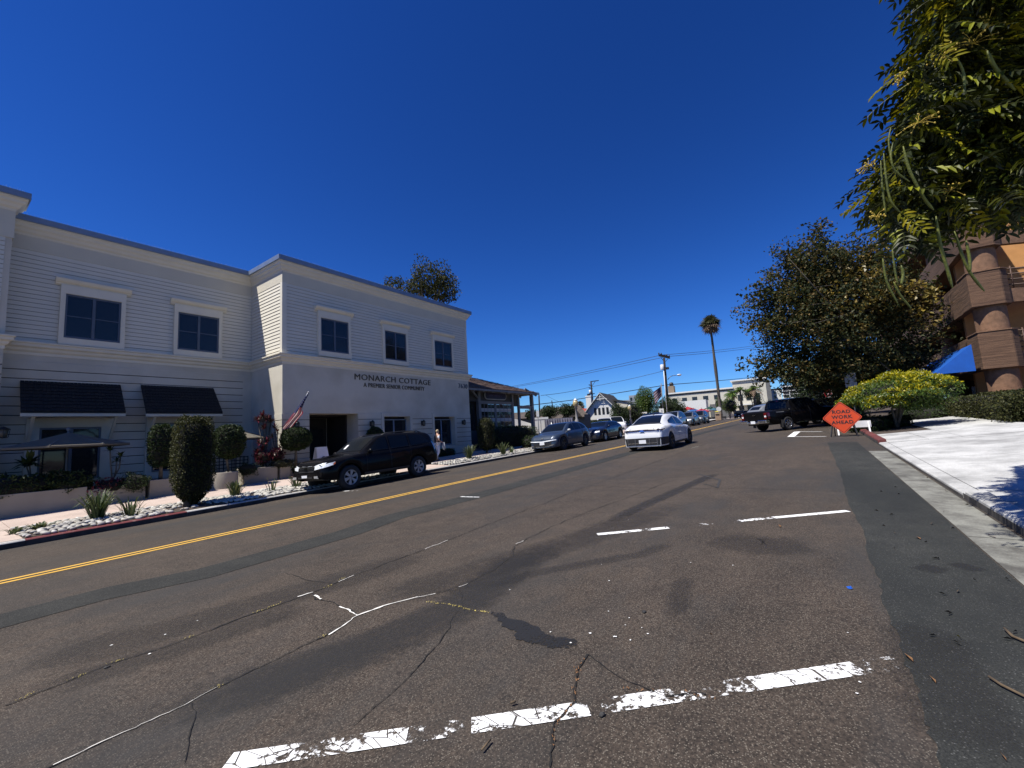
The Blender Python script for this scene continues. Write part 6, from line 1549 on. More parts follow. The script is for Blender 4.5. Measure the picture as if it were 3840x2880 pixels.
bush(1990, 1555, 24, 20, 50, 'dark bush seen between the porch posts', seed=3); bush(2320, 1548, 36, 34, 52, 'dark bush in front of the gabled house', seed=4, n=2600); bush(2372, 1550, 50, 42, 54, 'wide dark tree mass behind the second globe lamp', seed=5, n=3600)
bush(2420, 1508, 48, 54, 62, 'tall bright green rounded tree left of the striped flag', m=M_LFB, n=9000, seed=6, nm='round_tree', cat='tree', tr=2, group='trees by the flagpole', core=.5, gaps=0, amp=.2); bush(2506, 1530, 58, 42, 64, 'broad dark green tree behind the utility pole', m=M_LF, n=7000, seed=7, nm='round_tree', cat='tree', tr=2, group='trees by the flagpole')
bush(2545, 1540, 40, 32, 66, 'dark green tree right of the utility pole', m=M_LF, n=3000, seed=17, nm='round_tree', cat='tree', tr=2, group='trees by the flagpole')
bush(2465, 1555, 30, 20, 60, 'dark low bush below the striped flag', n=1500, seed=8)
# distant flats
o, r, f, s = frame_at(2360, 1510, 120, 0)
t = thing('flats', 'grey multi-storey flats far behind the gabled house', 'building', tuple(o - Vector((0, 0, 8))))
for k, (x0, x1, z1) in enumerate([(-4, 0, .8), (0, 3.2, 2.0), (3.4, 5.0, 1.0), (-7.5, -4.2, .4)]):
    mb = MB(); fbox(mb, o, r, f, x0, x1, 0, 6, -8, z1); b_ = mb.build('block', mat('pale_grey_wall', (.30, .32, .34), .8), t)
    for j in range(int((x1 - x0) / 1.2)):
        mb = MB(); fbox(mb, o, r, f, x0 + .3 + j * 1.2, x0 + .9 + j * 1.2, -.04, -.003, z1 - 1.5, z1 - .6); mb.build('window', M_WINK, b_)
# ----- white commercial block, photo x 2515..2860
o, r, f, s = frame_at(2690, 1560, 108, -.10)
k_ = lambda x: (x - 2690) * s
zt_ = lambda y, x: (1560 + (x - 2690) * -.0325 - y) * s
t = thing('commercial_block', 'long white two-storey commercial building across the corner', 'building', tuple(o - Vector((0, 0, 2))))
mb = MB(); fbox(mb, o, r, f, k_(2515), k_(2752), 0, 14, -4, 6.6); fbox(mb, o, r, f, k_(2752), k_(2858), .3, 14, -4, 8.3); mb.build('wall', M_CRW, t)
mb = MB(); fbox(mb, o, r, f, k_(2510), k_(2754), -.35, 14.2, 6.6, 6.95); fbox(mb, o, r, f, k_(2746), k_(2862), -.1, 14.2, 8.3, 8.6); mb.build('parapet', M_WHW, t)
mb = MB(); fbox(mb, o, r, f, k_(2520), k_(2752), -.05, -.003, 6.15, 6.45); mb.build('shadow_fascia', M_GREY, t)
for x in (2545, 2581, 2618, 2657, 2695):
    mb = MB(); fbox(mb, o, r, f, k_(x) - .6, k_(x) + .6, -.06, -.003, 4.3, 5.35); mb.build('window', M_WINK, t)
mb = MB(); fbox(mb, o, r, f, k_(2579), k_(2672), -9, -5, -4, 4.0); mb.build('annex_wall', M_WHW, t)
mb = MB(); fbox(mb, o, r, f, k_(2572), k_(2579), -7, -3, -4, 2.2); mb.build('annex_wall', mat('pale_grey_wall'), t)
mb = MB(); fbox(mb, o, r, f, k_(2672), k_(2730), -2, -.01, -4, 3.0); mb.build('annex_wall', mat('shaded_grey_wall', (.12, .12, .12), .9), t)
for i, x in enumerate((2745, 2773, 2800, 2828)):
    for j, z in enumerate((-2.2, .6, 3.4)):
        mb = MB(); fbox(mb, o, r, f, k_(x) - .55, k_(x) + .55, .22, .297, z, z + 1.5); mb.build('window', M_WINK, t)
mb = MB(); fbox(mb, o, r, f, k_(2760), k_(2850), -1.2, .29, 2.2, 2.5); fbox(mb, o, r, f, k_(2760), k_(2850), -1.2, .29, -.5, -.2); mb.build('balcony', M_WHW, t)
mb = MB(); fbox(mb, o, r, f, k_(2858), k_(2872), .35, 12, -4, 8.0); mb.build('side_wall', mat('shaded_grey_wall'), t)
mb = MB(); fbox(mb, o, r, f, k_(2518), k_(2540), 2, 4, 6.95, 9.0); mb.build('roof_tank_box', mat('tan_box', (.22, .17, .12), .9), t)
mb = MB(); mb.lathe([(.001, 10.1), (.5, 9.9), (.6, 9.0), (.001, 9.0)], P3(o, r, f, k_(2530), 3, 0), 12); mb.build('roof_vent', M_BLK, t)
# offices beyond the big tree, photo (2885..3030,1440..1495)
o, r, f, s = frame_at(2975, 1470, 120, -.1)
t = thing('office_block', 'distant white grid-fronted office building under the big tree crown', 'building', tuple(o - Vector((0, 0, 6))))
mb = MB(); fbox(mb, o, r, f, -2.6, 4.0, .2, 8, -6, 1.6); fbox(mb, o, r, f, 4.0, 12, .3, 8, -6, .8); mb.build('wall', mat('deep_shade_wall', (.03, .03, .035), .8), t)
for x in [-2.5, -.9, .7, 2.3, 3.9]: mb = MB(); fbox(mb, o, r, f, x - .1, x + .1, 0, .19, -4, 1.0); mb.build('column', M_WHW, t)
for z in [-2.6, -1.6, -.6, .4]: mb = MB(); fbox(mb, o, r, f, -2.6, 4, -.1, -.005, z, z + .14); mb.build('floor_band', M_WHW, t)
mb = MB(); fbox(mb, o, r, f, -2.9, 4.2, -.2, 8, 1.6, 1.95); mb.build('roof_edge', M_WHW, t)
mb = MB(); fbox(mb, o, r, f, 3.0, 10, -3, -.4, -8, -2.2); mb.build('podium_wall', M_WHW, t)
o, r, f, s = frame_at(2900, 1478, 112, 0)
t = thing('apartment_block', 'small pale apartment block with dark balconies left of the grid-fronted offices', 'building', tuple(o - Vector((0, 0, 6))))
mb = MB(); fbox(mb, o, r, f, -1.2, 1.8, 0, 6, -6, 1.1); mb.build('wall', M_WHW, t)
for z in (-2.4, -1.1, .1): mb = MB(); fbox(mb, o, r, f, -1.25, -.5, -.3, -.003, z, z + .7); fbox(mb, o, r, f, .2, .6, -.3, -.003, z, z + .7); mb.build('balcony', M_WINK, t)
mb = MB(); fbox(mb, o, r, f, -1.35, 1.9, -.1, 6, 1.1, 1.4); mb.build('roof', M_RFD, t)
# ----- palms
def fan_palm(name, label, base, head, tr, R_, n=70, seed=1, group=None, frond=False, skirt=True):
    t = thing(name, label, 'palm', tuple(base), group); rg = random.Random(seed); b, h = Vector(base), Vector(head); g = MB()
    pts = [b.lerp(h, k / 12) + Vector((math.sin(k * .5) * tr * .6, 0, 0)) for k in range(13)]
    g.tube(pts, [tr * (1.25 - .5 * k / 12) * (1.25 if k in (6, 7) else 1) for k in range(13)], 10); g.build('trunk', M_BARK, t)
    g = MB(); g2 = MB()
    for i in range(n):
        a = rg.uniform(0, 6.283); el = rg.uniform(-1.35, 1.4) if skirt else rg.uniform(-.3, 1.2)
        d = Vector((math.cos(a) * math.cos(el), math.sin(a) * math.cos(el), math.sin(el))); dead = el < -.2
        st = h + d * R_ * .35; L = R_ * rg.uniform(.45, .65) * (1 if not dead else .8); side = Vector((-math.sin(a), math.cos(a), 0)); tgt = g2 if dead else g
        if frond:
            L = R_ * rg.uniform(.9, 1.15); pr = None
            for k in range(9):
                u = k / 8; p = h + d * L * u + Vector((0, 0, -L * .7 * u * u)); 
                if pr is not None:
                    for sgn in (-1, 1):
                        q = (p - pr); w = L * .22 * math.sin(math.pi * min(1, u + .08)); e = p + side * sgn * w + Vector((0, 0, -w * .6)); tgt.add([pr, p, e], [(0, 1, 2)])
                pr = p
        else:
            st = h + d * R_ * rg.uniform(.05, .42); L = R_ * rg.uniform(.42, .6)
            tgt.add([h, st + side * .04, st - side * .04], [(0, 1, 2)])
            for k in range(11):
                b_ = (k - 5) / 5 * 1.5; n2 = side.cross(d).normalized(); dd = (d * math.cos(b_) + side * math.sin(b_)).normalized(); e = st + dd * L + Vector((0, 0, -L * rg.uniform(.15, .45))); w = (side * math.cos(b_) - d * math.sin(b_)) * L * .07
                tgt.add([st, st + dd * L * .55 + w, e, st + dd * L * .55 - w], [(0, 1, 2, 3)])
    g.build('fronds', mat('fan_leaf', rough=.6, trans=.2, island=isl((.03, .035, .012), (.09, .085, .03), (.05, .055, .018))) if not frond else M_LFB, t, fix=False)
    if g2.f: g2.build('dead_fronds', mat('dead_frond', (.16, .11, .07), .9, var=.3), t, fix=False)
    return t
b_ = atD(2706, 1577, 82); h_ = atD(2664, 1215, 82); fan_palm('fan_palm', 'very tall leaning fan palm at the street corner', b_, h_, .24, 2.5, 120, 1)
b_ = atD(2876, 1560, 130); h_ = atD(2852, 1402, 130); fan_palm('fan_palm', 'distant twin fan palm beside the white block, left one', b_, h_, .3, 2.0, 80, 2, group='distant palms')
b_ = atD(2882, 1560, 133); h_ = atD(2862, 1410, 133); fan_palm('fan_palm', 'distant fan palm partly hidden by the big tree crown, right of the pair', b_, h_, .3, 2.0, 80, 3, group='distant palms')
b_ = atD(2170, 1560, 85); h_ = atD(2178, 1520, 85); fan_palm('fan_palm', 'small palm head above the roofs right of the globe lamp', b_, h_, .2, 1.3, 50, 4, group='distant palms')
for i, (x, y, yb, lab) in enumerate([(2745, 1475, 1575, 'queen palm before the white block, leftmost of three'), (2775, 1462, 1575, 'middle queen palm before the white block'), (2825, 1458, 1575, 'queen palm nearest the truck tailgate')]):
    fan_palm('queen_palm', lab, atD(x + 12, yb, 92), atD(x, y, 92), .22, 2.3, 26, 10 + i, 'queen palms before the white block', frond=True, skirt=False)
    tb_ = atD(x, y - 2, 92)
bush(2815, 1475, 40, 22, 96, 'dark leafy tree crown among the queen palms', m=M_LF, n=2600, seed=20, nm='street_tree', cat='tree', group='street trees by the white block', tr=3)
bush(2845, 1520, 22, 50, 98, 'dark narrow tree against the side of the white block', m=M_LF, n=2600, seed=21, nm='street_tree', cat='tree', group='street trees by the white block', tr=2)
bush(2885, 1525, 26, 26, 100, 'dark low tree between the palm trunks and the truck roof', m=M_LF, n=2000, seed=24, nm='street_tree', cat='tree', group='street trees by the white block', tr=2)
CT = 'clipped street trees at the corner'
bush(2735, 1521, 34, 26, 84, 'round clipped bright green street tree right of the tall palm', m=M_LFB, n=5000, seed=22, nm='clipped_tree', cat='tree', tr=2.2, group=CT, core=.85, gaps=0)
bush(2697, 1515, 18, 20, 86, 'smaller bright green clipped tree touching the tall palm trunk', m=M_LFB, n=2500, seed=23, nm='clipped_tree', cat='tree', tr=2.2, group=CT, core=.85, gaps=0)
# ----- coloured market parasols
for i, (x, y, rx, c, lab) in enumerate([(2578, 1525, 28, (.45, .03, .04), 'red parasol, leftmost of the coloured group'), (2600, 1532, 26, (.03, .12, .35), 'blue parasol behind the red ones'), (2588, 1541, 20, (.6, .55, .5), 'white parasol under the blue one'), (2630, 1532, 32, (.42, .03, .06), 'large red and cream parasol in the middle of the group'), (2650, 1533, 22, (.55, .35, .25), 'peach parasol right of the large red one'), (2662, 1524, 24, (.02, .07, .05), 'dark green parasol at the back'), (2676, 1530, 20, (.05, .14, .2), 'teal parasol by the round street sign'), (2690, 1540, 10, (.6, .5, .05), 'small yellow parasol next to the round sign')]):
    D = 74 + (i % 3) * 2; c_ = atD(x, y, D); s = D / FPX; m_ = mat('parasol_cloth_%s' % ['red', 'blue', 'white', 'crimson', 'peach', 'green', 'teal', 'yellow'][i], c, .8, var=.05, trans=.3)
    t = parasol(x, y, c_.y, rx * s, lab, h=rx * s * .38, m=m_, group='coloured parasols on the corner terrace', zb_=c_.z - 2.3)
# terrace shade wall / fence
o, r, f, s = frame_at(2640, 1568, 80, 0); t = thing('terrace_fence', 'dark terrace fence below the coloured parasols', 'fence', tuple(o))
for k in range(12): mb = MB(); fbox(mb, o, r, f, -3.6 + k * .62, -3.6 + k * .62 + .56, 0, .1, -1.2, .1); mb.build('panel', M_BLK, t)
# ----- utility poles, wires, street lights
M_WOOD = mat('pole_wood', (.022, .016, .013), .95, var=.3, scale=4); M_WIRE = mat('wire', (.02, .02, .022), .6)
pb_, pt_ = atD(2509, 1575, 69), atD(2490, 1342, 69)
UPG = 'wooden utility poles'
t = thing('utility_pole', 'tall dark utility pole with crossarms and a white transformer', 'utility pole', tuple(pb_), UPG)
g = MB(); g.tube([pb_, pt_], [.24, .17], 10); g.build('pole', M_WOOD, t)
V = lambda x, y, D=69: atD(x, y, D)
g = MB(); g.bar(V(2470, 1333), V(2512, 1343), .16, .22); g.build('crossarm', M_WOOD, t)
g = MB(); g.bar(V(2474, 1330, 70), V(2510, 1338, 70), .16, .22); g.build('crossarm', M_WOOD, t)
for x, y in ((2471, 1330), (2480, 1331), (2500, 1336), (2510, 1339)): g = MB(); q = V(x, y); g.lathe([(.001, .35), (.08, .3), (.12, .15), (.09, 0), (.001, 0)], q, 8); g.build('insulator', M_BLK, t)
g = MB(); g.bar(V(2478, 1340), V(2492, 1358), .06); g.bar(V(2505, 1345), V(2496, 1356), .06); g.build('brace', M_WOOD, t)
q = V(2483, 1377); g = MB(); g.lathe([(.001, .45), (.28, .42), (.3, -.4), (.28, -.45), (.001, -.45)], q, 14); g.build('transformer', mat('light_grey_metal', (.55, .56, .57), .4), t)
g = MB(); g.cbox(V(2503, 1381), .4, .4, .35); g.build('switch_box', M_BLK, t)
l0, l1, l2 = V(2504, 1424), V(2526, 1408), V(2537, 1407)
t = thing('street_light', 'white cobra-head street light on a curved arm fixed to the utility pole', 'street light', tuple(l0))
g = MB(); g.tube([l0, V(2514, 1412), l1, l2], .05, 8); g.build('arm', M_GPOST, t)
g = MB(); g.blob(V(2547, 1406), .65, .35, .16, amp=0); g.build('lamp_head', mat('lamp_white', (.7, .72, .74), .4), t)
q0, q1 = atD(2226, 1545, 75), atD(2216, 1430, 75)
t = thing('utility_pole', 'thinner utility pole with a one-sided arm left of the gabled house', 'utility pole', tuple(q0), UPG); g = MB(); g.tube([q0, q1], [.17, .13], 8); g.build('pole', M_WOOD, t)
U = lambda x, y: atD(x, y, 75)
for a, b in (((2214, 1431), (2245, 1427)), ((2208, 1443), (2218, 1446)), ((2208, 1455), (2222, 1457)), ((2208, 1479), (2230, 1476))): g = MB(); g.bar(U(*a), U(*b), .12, .14); g.build('crossarm', M_WOOD, t)
g = MB(); g.bar(U(2233, 1429), U(2219, 1449), .07); g.build('brace', M_WOOD, t)
g = MB(); g.lathe([(.001, .35), (.2, .33), (.2, -.33), (.001, -.35)], U(2213, 1470), 10); g.build('transformer', mat('light_grey_metal'), t)
for x, y0, y1, D, lab in ((2021, 1590, 1482, 50, 'dark utility pole rising at the end of the restaurant eaves'), (2069, 1530, 1502, 80, 'short stub of a pole behind the brown bungalow roof')):
    t = thing('utility_pole', lab, 'utility pole', tuple(atD(x + 4, y0, D)), UPG); g = MB(); g.tube([atD(x + 4, y0, D), atD(x, y1, D)], .085, 8); g.build('pole', M_WOOD, t)
def wire(pts, label, sag=.0, r=.03, D=None):
    P = [atD(*p) for p in pts]; out = []
    for a, b in zip(P[:-1], P[1:]):
        for k in range(10): u = k / 10; out.append(a.lerp(b, u) + Vector((0, 0, -sag * 4 * u * (1 - u) * (b - a).length)))
    out.append(P[-1]); g = MB(); g.tube(out, r, 4); o = g.build('overhead_wire', M_WIRE, None, fix=False); tag(o, label, 'wire', 'overhead wires')
far = lambda x, y: (x, y, 150)
wire([(1925, 1448, 110), (2480, 1331, 69), (2900, 1285, 130)], 'highest pair of wires over the street, upper one', .004, .035); wire([(1925, 1452, 110), (2500, 1337, 70), (2900, 1292, 130)], 'second of the highest wires, just below the upper one', .004, .035)
wire([(2028, 1483, 60), (2214, 1451, 75), (2488, 1391, 69)], 'middle wire from the restaurant roof past the thin pole to the tall pole', .01, .03)
wire([(1965, 1522, 60), (2140, 1501, 70), (2501, 1443, 69), (2845, 1412, 110)], 'thick lowest cable crossing in front of the white block', .002, .055)
wire([(2048, 1482, 62), (2110, 1510, 75)], 'short slack wire above the bungalow roof', .01, .02)
# globe lamps
def globe_lamp(x, yt, yb, D, label):
    b = atD(x + (yb - yt) * .06, yb, D); tp = atD(x, yt, D); s = D / FPX; H = tp.z - b.z; t = thing('globe_lamp', label, 'street lamp', tuple(b), 'acorn globe street lamps')
    c = Vector((b.x, b.y, tp.z)); g = MB(); g.lathe([(.16, -H), (.16, -H + .5), (.09, -H + .6), (.075, -.62), (.12, -.58), (.14, -.5)], c, 12); g.build('post', mat('lamp_post_paint', (.22, .21, .2), .6), t)
    g = MB(); g.lathe([(.12, -.5), (.2, -.4), (.23, -.25), (.2, -.08), (.1, .0)], c, 14); g.build('globe', mat('amber_globe', (.42, .34, .17), .3, coat=.6), t)
    g = MB(); g.lathe([(.1, .0), (.17, -.02), (.16, .02), (.06, .08), (.03, .14), (.001, .2)], c, 12); g.build('cap', mat('lamp_white', (.7, .72, .74), .4), t)
globe_lamp(2159, 1500, 1600, 33, 'globe street lamp behind the pale blue car'); globe_lamp(2362, 1522, 1590, 52, 'smaller globe street lamp left of the white saloon roof')
# flag on a pole with a second white mast
b0, b1 = atD(2488, 1560, 58), atD(2479, 1438, 58); t = thing('flagpole', 'grey flagpole flying a faded striped flag near the utility pole', 'flag', tuple(b0)); g = MB(); g.tube([b0, b1], .06, 8); g.build('mast', M_GPOST, t)
s = 58 / FPX
for i in range(9):
    g = MB(); 
    def fl(u, v): return atD(2480 + 3 * v - 30 * u * (1 - .15 * v), 1447 + v * 36 + u * (34 - 10 * (1 - v)), 58 + math.sin(u * 7 + v) * .25)
    g.grid(lambda u, v: fl(u, v), [k / 8 for k in range(9)], [i / 9, (i + 1) / 9], True); g.build('stripe', mat('faded_red', (.10, .025, .035), .8) if i % 2 == 0 else mat('faded_white', (.34, .31, .34), .8), t, fix=False)
g = MB(); g.grid(lambda u, v: fl(u, v) - FWD * .05, [k / 8 * .42 for k in range(9)], [0, .25, .5], True); g.build('canton', mat('faded_navy', (.02, .02, .07), .8), t, fix=False)
b0, b1 = atD(2502, 1560, 60), atD(2489, 1391, 60); t = thing('white_mast', 'slim white mast beside the utility pole', 'mast', tuple(b0)); g = MB(); g.tube([b0, b1], .05, 8); g.build('mast', mat('lamp_white'), t)
# litter bin, street signs, small boards
q = atD(2695, 1577, 62); t = thing('litter_bin', 'tan concrete litter bin on the street corner', 'litter bin', tuple(q)); z = q.z
g = MB(); g.cbox(q + Vector((0, 0, .5)), .75, .75, 1.0, rz=.2); g.build('bin', mat('tan_concrete', (.30, .21, .14), .9, var=.1), t, bevel=.04); g = MB(); g.cbox(q + Vector((0, 0, 1.06)), .8, .8, .12, rz=.2); g.build('lid', mat('tan_lid', (.42, .32, .22), .9), t); g = MB(); g.cbox(q + Vector((-.4, 0, .85)), .03, .5, .14, rz=.2); g.build('opening', M_BLK, t)
def sign_post(name, x, yt, yb, D, w, h, label, m, round_=False, cat='sign'):
    tp = atD(x, yt, D); b = atD(x + (yb - yt) * .08, yb, D); t = thing(name, label, cat, tuple(b)); f_ = Vector((tp.x, tp.y, 0)).normalized(); r_ = Vector((f_.y, -f_.x, 0)); g = MB(); g.tube([b, (b.x, b.y, tp.z + .05)], .03, 6); g.build('post', M_GPOST, t)
    c = Vector((b.x, b.y, tp.z - h / 2)) - f_ * .05
    n = 20 if round_ else 4; pts = [c + r_ * (math.cos(k / n * 6.283 + (0 if round_ else .785)) * w * (.5 if round_ else .707)) + Vector((0, 0, math.sin(k / n * 6.283 + (0 if round_ else .785)) * h * (.5 if round_ else .707))) for k in range(n)]
    g = MB(); g.prism(pts, f_ * .02); g.build('face', m, t); return t, c, r_, f_
sign_post('round_sign', 2696, 1525, 1575, 70, .75, .75, 'pale round street sign beside the tall palm trunk', mat('sign_back', (.5, .5, .48), .5), True)
sign_post('parking_sign', 2476, 1532, 1580, 46, .25, .5, 'small white sign pair behind the white saloon', M_WHW); sign_post('parking_sign', 2485, 1532, 1580, 46, .25, .5, 'second small white sign, right of its twin behind the white saloon', M_WHW)
tt, c, r_, f_ = sign_post('kerb_sign', 2014, 1540, 1660, 25.5, .16, .35, 'narrow sign post edge-on in front of the restaurant porch', M_WHW)
tt, c, r_, f_ = sign_post('dark_board', 2202, 1553, 1622, 30, .42, 1.0, 'narrow dark upright notice board between two parked cars', mat('dark_blue_board', (.012, .016, .03), .9, spec=.1))
o, r, f, s = frame_at(2397, 1558, 56, 0); t = thing('ticket_kiosk', 'small grey kiosk with a white notice left of the white saloon roof', 'kiosk', tuple(o - Vector((0, 0, 1)))); g = MB(); fbox(g, o, r, f, -.9, .9, 0, 1, -1.2, .2); g.build('body', M_GREY, t); g = MB(); fbox(g, o, r, f, -1.0, 1.0, -.1, 1.1, .2, .4); g.build('roof', M_WHW, t); g = MB(); fbox(g, o, r, f, -.7, -.1, -.02, -.003, -.6, .0); g.build('notice', M_WHW, t)
# corner pavement slab
sheet('pavement', 13.3, 17.3, M_KERB, h=.03, X0=62, X1=84)
# ================================================================== right side of the street
def striated(name, c, c2, zs=14.):
    m = bpy.data.materials.new(name); m.use_nodes = True; MATS[name] = m; n = m.node_tree.nodes; l = m.node_tree.links; p = n['Principled BSDF']; p.inputs['Roughness'].default_value = .95
    g = n.new('ShaderNodeNewGeometry'); mp = n.new('ShaderNodeMapping'); mp.inputs['Scale'].default_value = (.8, .8, zs); l.new(g.outputs['Position'], mp.inputs[0])
    t = n.new('ShaderNodeTexNoise'); t.inputs['Scale'].default_value = 1.; t.inputs['Detail'].default_value = 6; t.inputs['Roughness'].default_value = .7; l.new(mp.outputs[0], t.inputs['Vector'])
    r = n.new('ShaderNodeValToRGB'); e = r.color_ramp.elements; e[0].position = .35; e[0].color = (*c2, 1); e[1].position = .65; e[1].color = (*c, 1); l.new(t.outputs['Fac'], r.inputs[0]); l.new(r.outputs[0], p.inputs['Base Color'])
    b = n.new('ShaderNodeBump'); b.inputs['Strength'].default_value = .7; b.inputs['Distance'].default_value = .03; l.new(t.outputs['Fac'], b.inputs['Height']); l.new(b.outputs[0], p.inputs['Normal']); return m
M_BC = striated('board_marked_concrete', (.17, .095, .055), (.07, .038, .023)); M_COL = mat('rough_brown_concrete', (.19, .105, .06), .95, var=.25, scale=5, bump=.6, bscale=30); M_OR = mat('orange_stucco', (.50, .25, .09), .9, var=.08, scale=3); M_RAIL = mat('brown_rail', (.07, .035, .02), .6)
Lc = atD(3690, 1386, 20); YP = Lc.y; XP = Lc.x
def zat(y, x=None): return atY(x or 3672, y, YP).z
zA0, zA1 = zat(1386, 3690), zat(1245, 3671); zB0, zB1 = zat(1154, 3646), zat(1020, 3630); zC0, zC1 = zat(925, 3620), zat(815, 3605); zG = zr(XP, YP)
off_ = thing('brown_office', 'brown board-marked concrete building with stacked balconies, round columns and blue awning', 'building', (XP, YP, zG))
ch = .95   # chamfer
Rc = (XP - .1, YP - 1.15)
for nm, z0, z1 in (('a', zA0, zA1), ('b', zB0, zB1), ('c', zC0, zC1)):
    h = z1 - z0; zm = z0 + h * .55
    mb = MB(); out = [(XP + 1.61, YP - .01), (XP + 34, YP - .01), (XP + 34, YP - .3), (XP + 1.61, YP - .3)]
    mb.prism([(x, y, z0) for x, y in out], (0, 0, h * .5)); mb.build('parapet_panel', M_BC, off_)
    mb = MB(); mb.prism([(x, y - .06, z0 + h * .5 + .06) for x, y in out], (0, 0, h * .5 - .06)); mb.build('parapet_panel', M_BC, off_)
    fx = [(XP, YP), (XP + .06, YP - 1.12), (XP + .45, YP - 1.42), (XP + 1.6, YP - 1.42), (XP + 1.6, YP)]
    mb = MB(); mb.prism([(x, y, z0) for x, y in fx], (0, 0, h)); mb.build('corner_block', M_BC, off_, bevel=.03)
    mb = MB(); mb.prism([(x, y, z1 + .001) for x, y in [(XP - .03, YP + .03), (XP + .03, YP - 1.14), (XP + .44, YP - 1.45), (XP + 1.6, YP - 1.45), (XP + 1.6, YP + .03)]], (0, 0, .05)); mb.build('coping', M_COL, off_)
    mb = MB(); mb.box(XP + 3.41, XP + 34, YP - 8, YP - .31, z0 + .1, z0 + .45); mb.build('floor_slab', M_COL, off_)
    mb = MB(); mb.prism([(XP + .6, YP - 1.43, z0 + .1), (XP + 2.0, YP - 3.9, z0 + .1), (XP + 2.0, YP - 3.9, z0 + .75), (XP + .6, YP - 1.43, z0 + .75)], (.28, 0, 0)); mb.build('side_parapet', M_COL, off_)
    mb = MB(); mb.prism([(XP + 2.0, YP - 3.92, z0 - 1.2), (XP + 2.3, YP - 5.6, z0 + .4), (XP + 2.3, YP - 5.6, z0 + 1.5), (XP + 2.0, YP - 3.92, z0 + .2)], (.4, 0, 0)); mb.build('stair_flank', M_COL, off_)
    for k in range(4):
        mb = MB(); zz = z0 + .95 + k * .26; mb.tube([(XP + .7, YP - 1.46, zz), (XP + 2.1, YP - 3.9, zz), (XP + 2.6, YP - 5.6, zz + .9)], .032, 6); mb.build('rail', M_RAIL, off_)
    for k in range(4):
        mb = MB(); mb.tube([(XP + .8 + k * .4, YP - 1.65 - k * .70, z0 + .7), (XP + .8 + k * .4, YP - 1.65 - k * .70, z0 + 1.85)], .032, 6); mb.build('rail_post', M_RAIL, off_)
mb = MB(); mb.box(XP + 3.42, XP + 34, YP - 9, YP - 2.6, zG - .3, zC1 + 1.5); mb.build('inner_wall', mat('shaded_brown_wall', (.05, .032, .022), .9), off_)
mb = MB(); mb.box(XP + 3.1, XP + 3.4, YP - 9, YP - .35, zG + .4, zC1 + .8); mb.build('orange_wall', M_OR, off_)
mb = MB(); mb.box(XP + 2.4, XP + 3.09, YP - 9.2, YP - 4.4, zA1 - .2, zA1 - .05); mb.build('landing', M_COL, off_)
mb = MB(); mb.box(XP + .2, XP + 36, YP - 1.3, YP + .1, zC1 + 1.5, zC1 + 2.3); mb.box(XP + 3.0, XP + 36, YP - 9, YP - 1.31, zC1 + 1.5, zC1 + 2.3); mb.build('roof_beam', M_BC, off_)
def rcol(x, y, r, z0, z1, dark=False): mb = MB(); mb.lathe([(r, z0), (r, z1)], (x, y, 0), 28); return mb.build('column', M_COL, off_)
for z0, z1 in ((zG - .2, zA0), (zA1, zB0), (zB1, zC0), (zC1, zC1 + 1.5)):
    rcol(XP + .75, YP - .72, .56, z0, z1)
    for k in range(4): rcol(XP + 9.5 + k * 8, YP - 1.0, .5, z0, z1)
mb = MB(); mb.box(XP - .3, XP + 2, YP - 2.3, YP + .1, zG - .3, zr(XP, YP) + .85); mb.build('plinth', M_COL, off_, bevel=.02)
mb = MB(); mb.box(XP + .2, XP + .9, YP - 3.1, YP - 2.4, zG - .2, zA0 + .6); mb.build('pillar', M_COL, off_)
for k in range(8): # shop windows under the balconies
    mb = MB(); a = XP + 3.2 + k * 3; mb.box(a, a + 2.6, YP - 2.58, YP - 2.5, zG + .3, zA0 - .3); mb.build('shop_window', M_GL, off_)
mb = MB(); mb.box(XP + 4.4, XP + 5.4, YP - 2.49, YP - 2.45, zG + .7, zG + 2.3); mb.build('poster', mat('pale_poster', (.35, .36, .36), .5), off_)
mb = MB(); mb.box(XP + 8.0, XP + 9.4, YP - 2.49, YP - 2.45, zG + 1.7, zG + 2.2); mb.build('poster', mat('orange_poster', (.4, .12, .03), .5), off_)
# roof-top railing
for k in range(3): mb = MB(); mb.tube([(XP + .3, YP - 9, zC1 + 2.6 + k * .35), (XP + .3, YP + .1, zC1 + 2.6 + k * .35)], .03, 5); mb.build('roof_rail', M_RAIL, off_)
# blue awning
M_BLU = mat('blue_canvas', (.004, .09, .42), .7, var=.08, trans=.1)
q1 = atY(3636, 1292, YP + .35); xa, xb = q1.x, q1.x + 8.5; z1 = q1.z; Yo = YP + 1.75; q2 = atY(3646, 1356, Yo); z0 = q2.z
aw = thing('blue_awning', 'bright blue canvas awning on the side of the brown building', 'awning', (xa, YP, z0))
mb = MB(); mb.add([(xa, YP + .3, z1), (xb, YP + .3, z1), (xb, Yo, z0), (xa, Yo, z0), (xa, YP + .3, z0), (xb, YP + .3, z0)], [(0, 1, 2, 3), (0, 3, 4), (1, 2, 5)]); mb.build('canvas', M_BLU, aw, fix=False)
mb = MB(); mb.box(xa, xb, Yo - .01, Yo, z0 - .22, z0); mb.build('valance', M_BLU, aw)
for k in range(8): mb = MB(); x = xa + .02 + (xb - xa - .04) * k / 7; mb.bar((x, YP + .3, z1 - .02), (x, Yo, z0 - .02), .03); mb.build('frame', M_GPOST, aw)
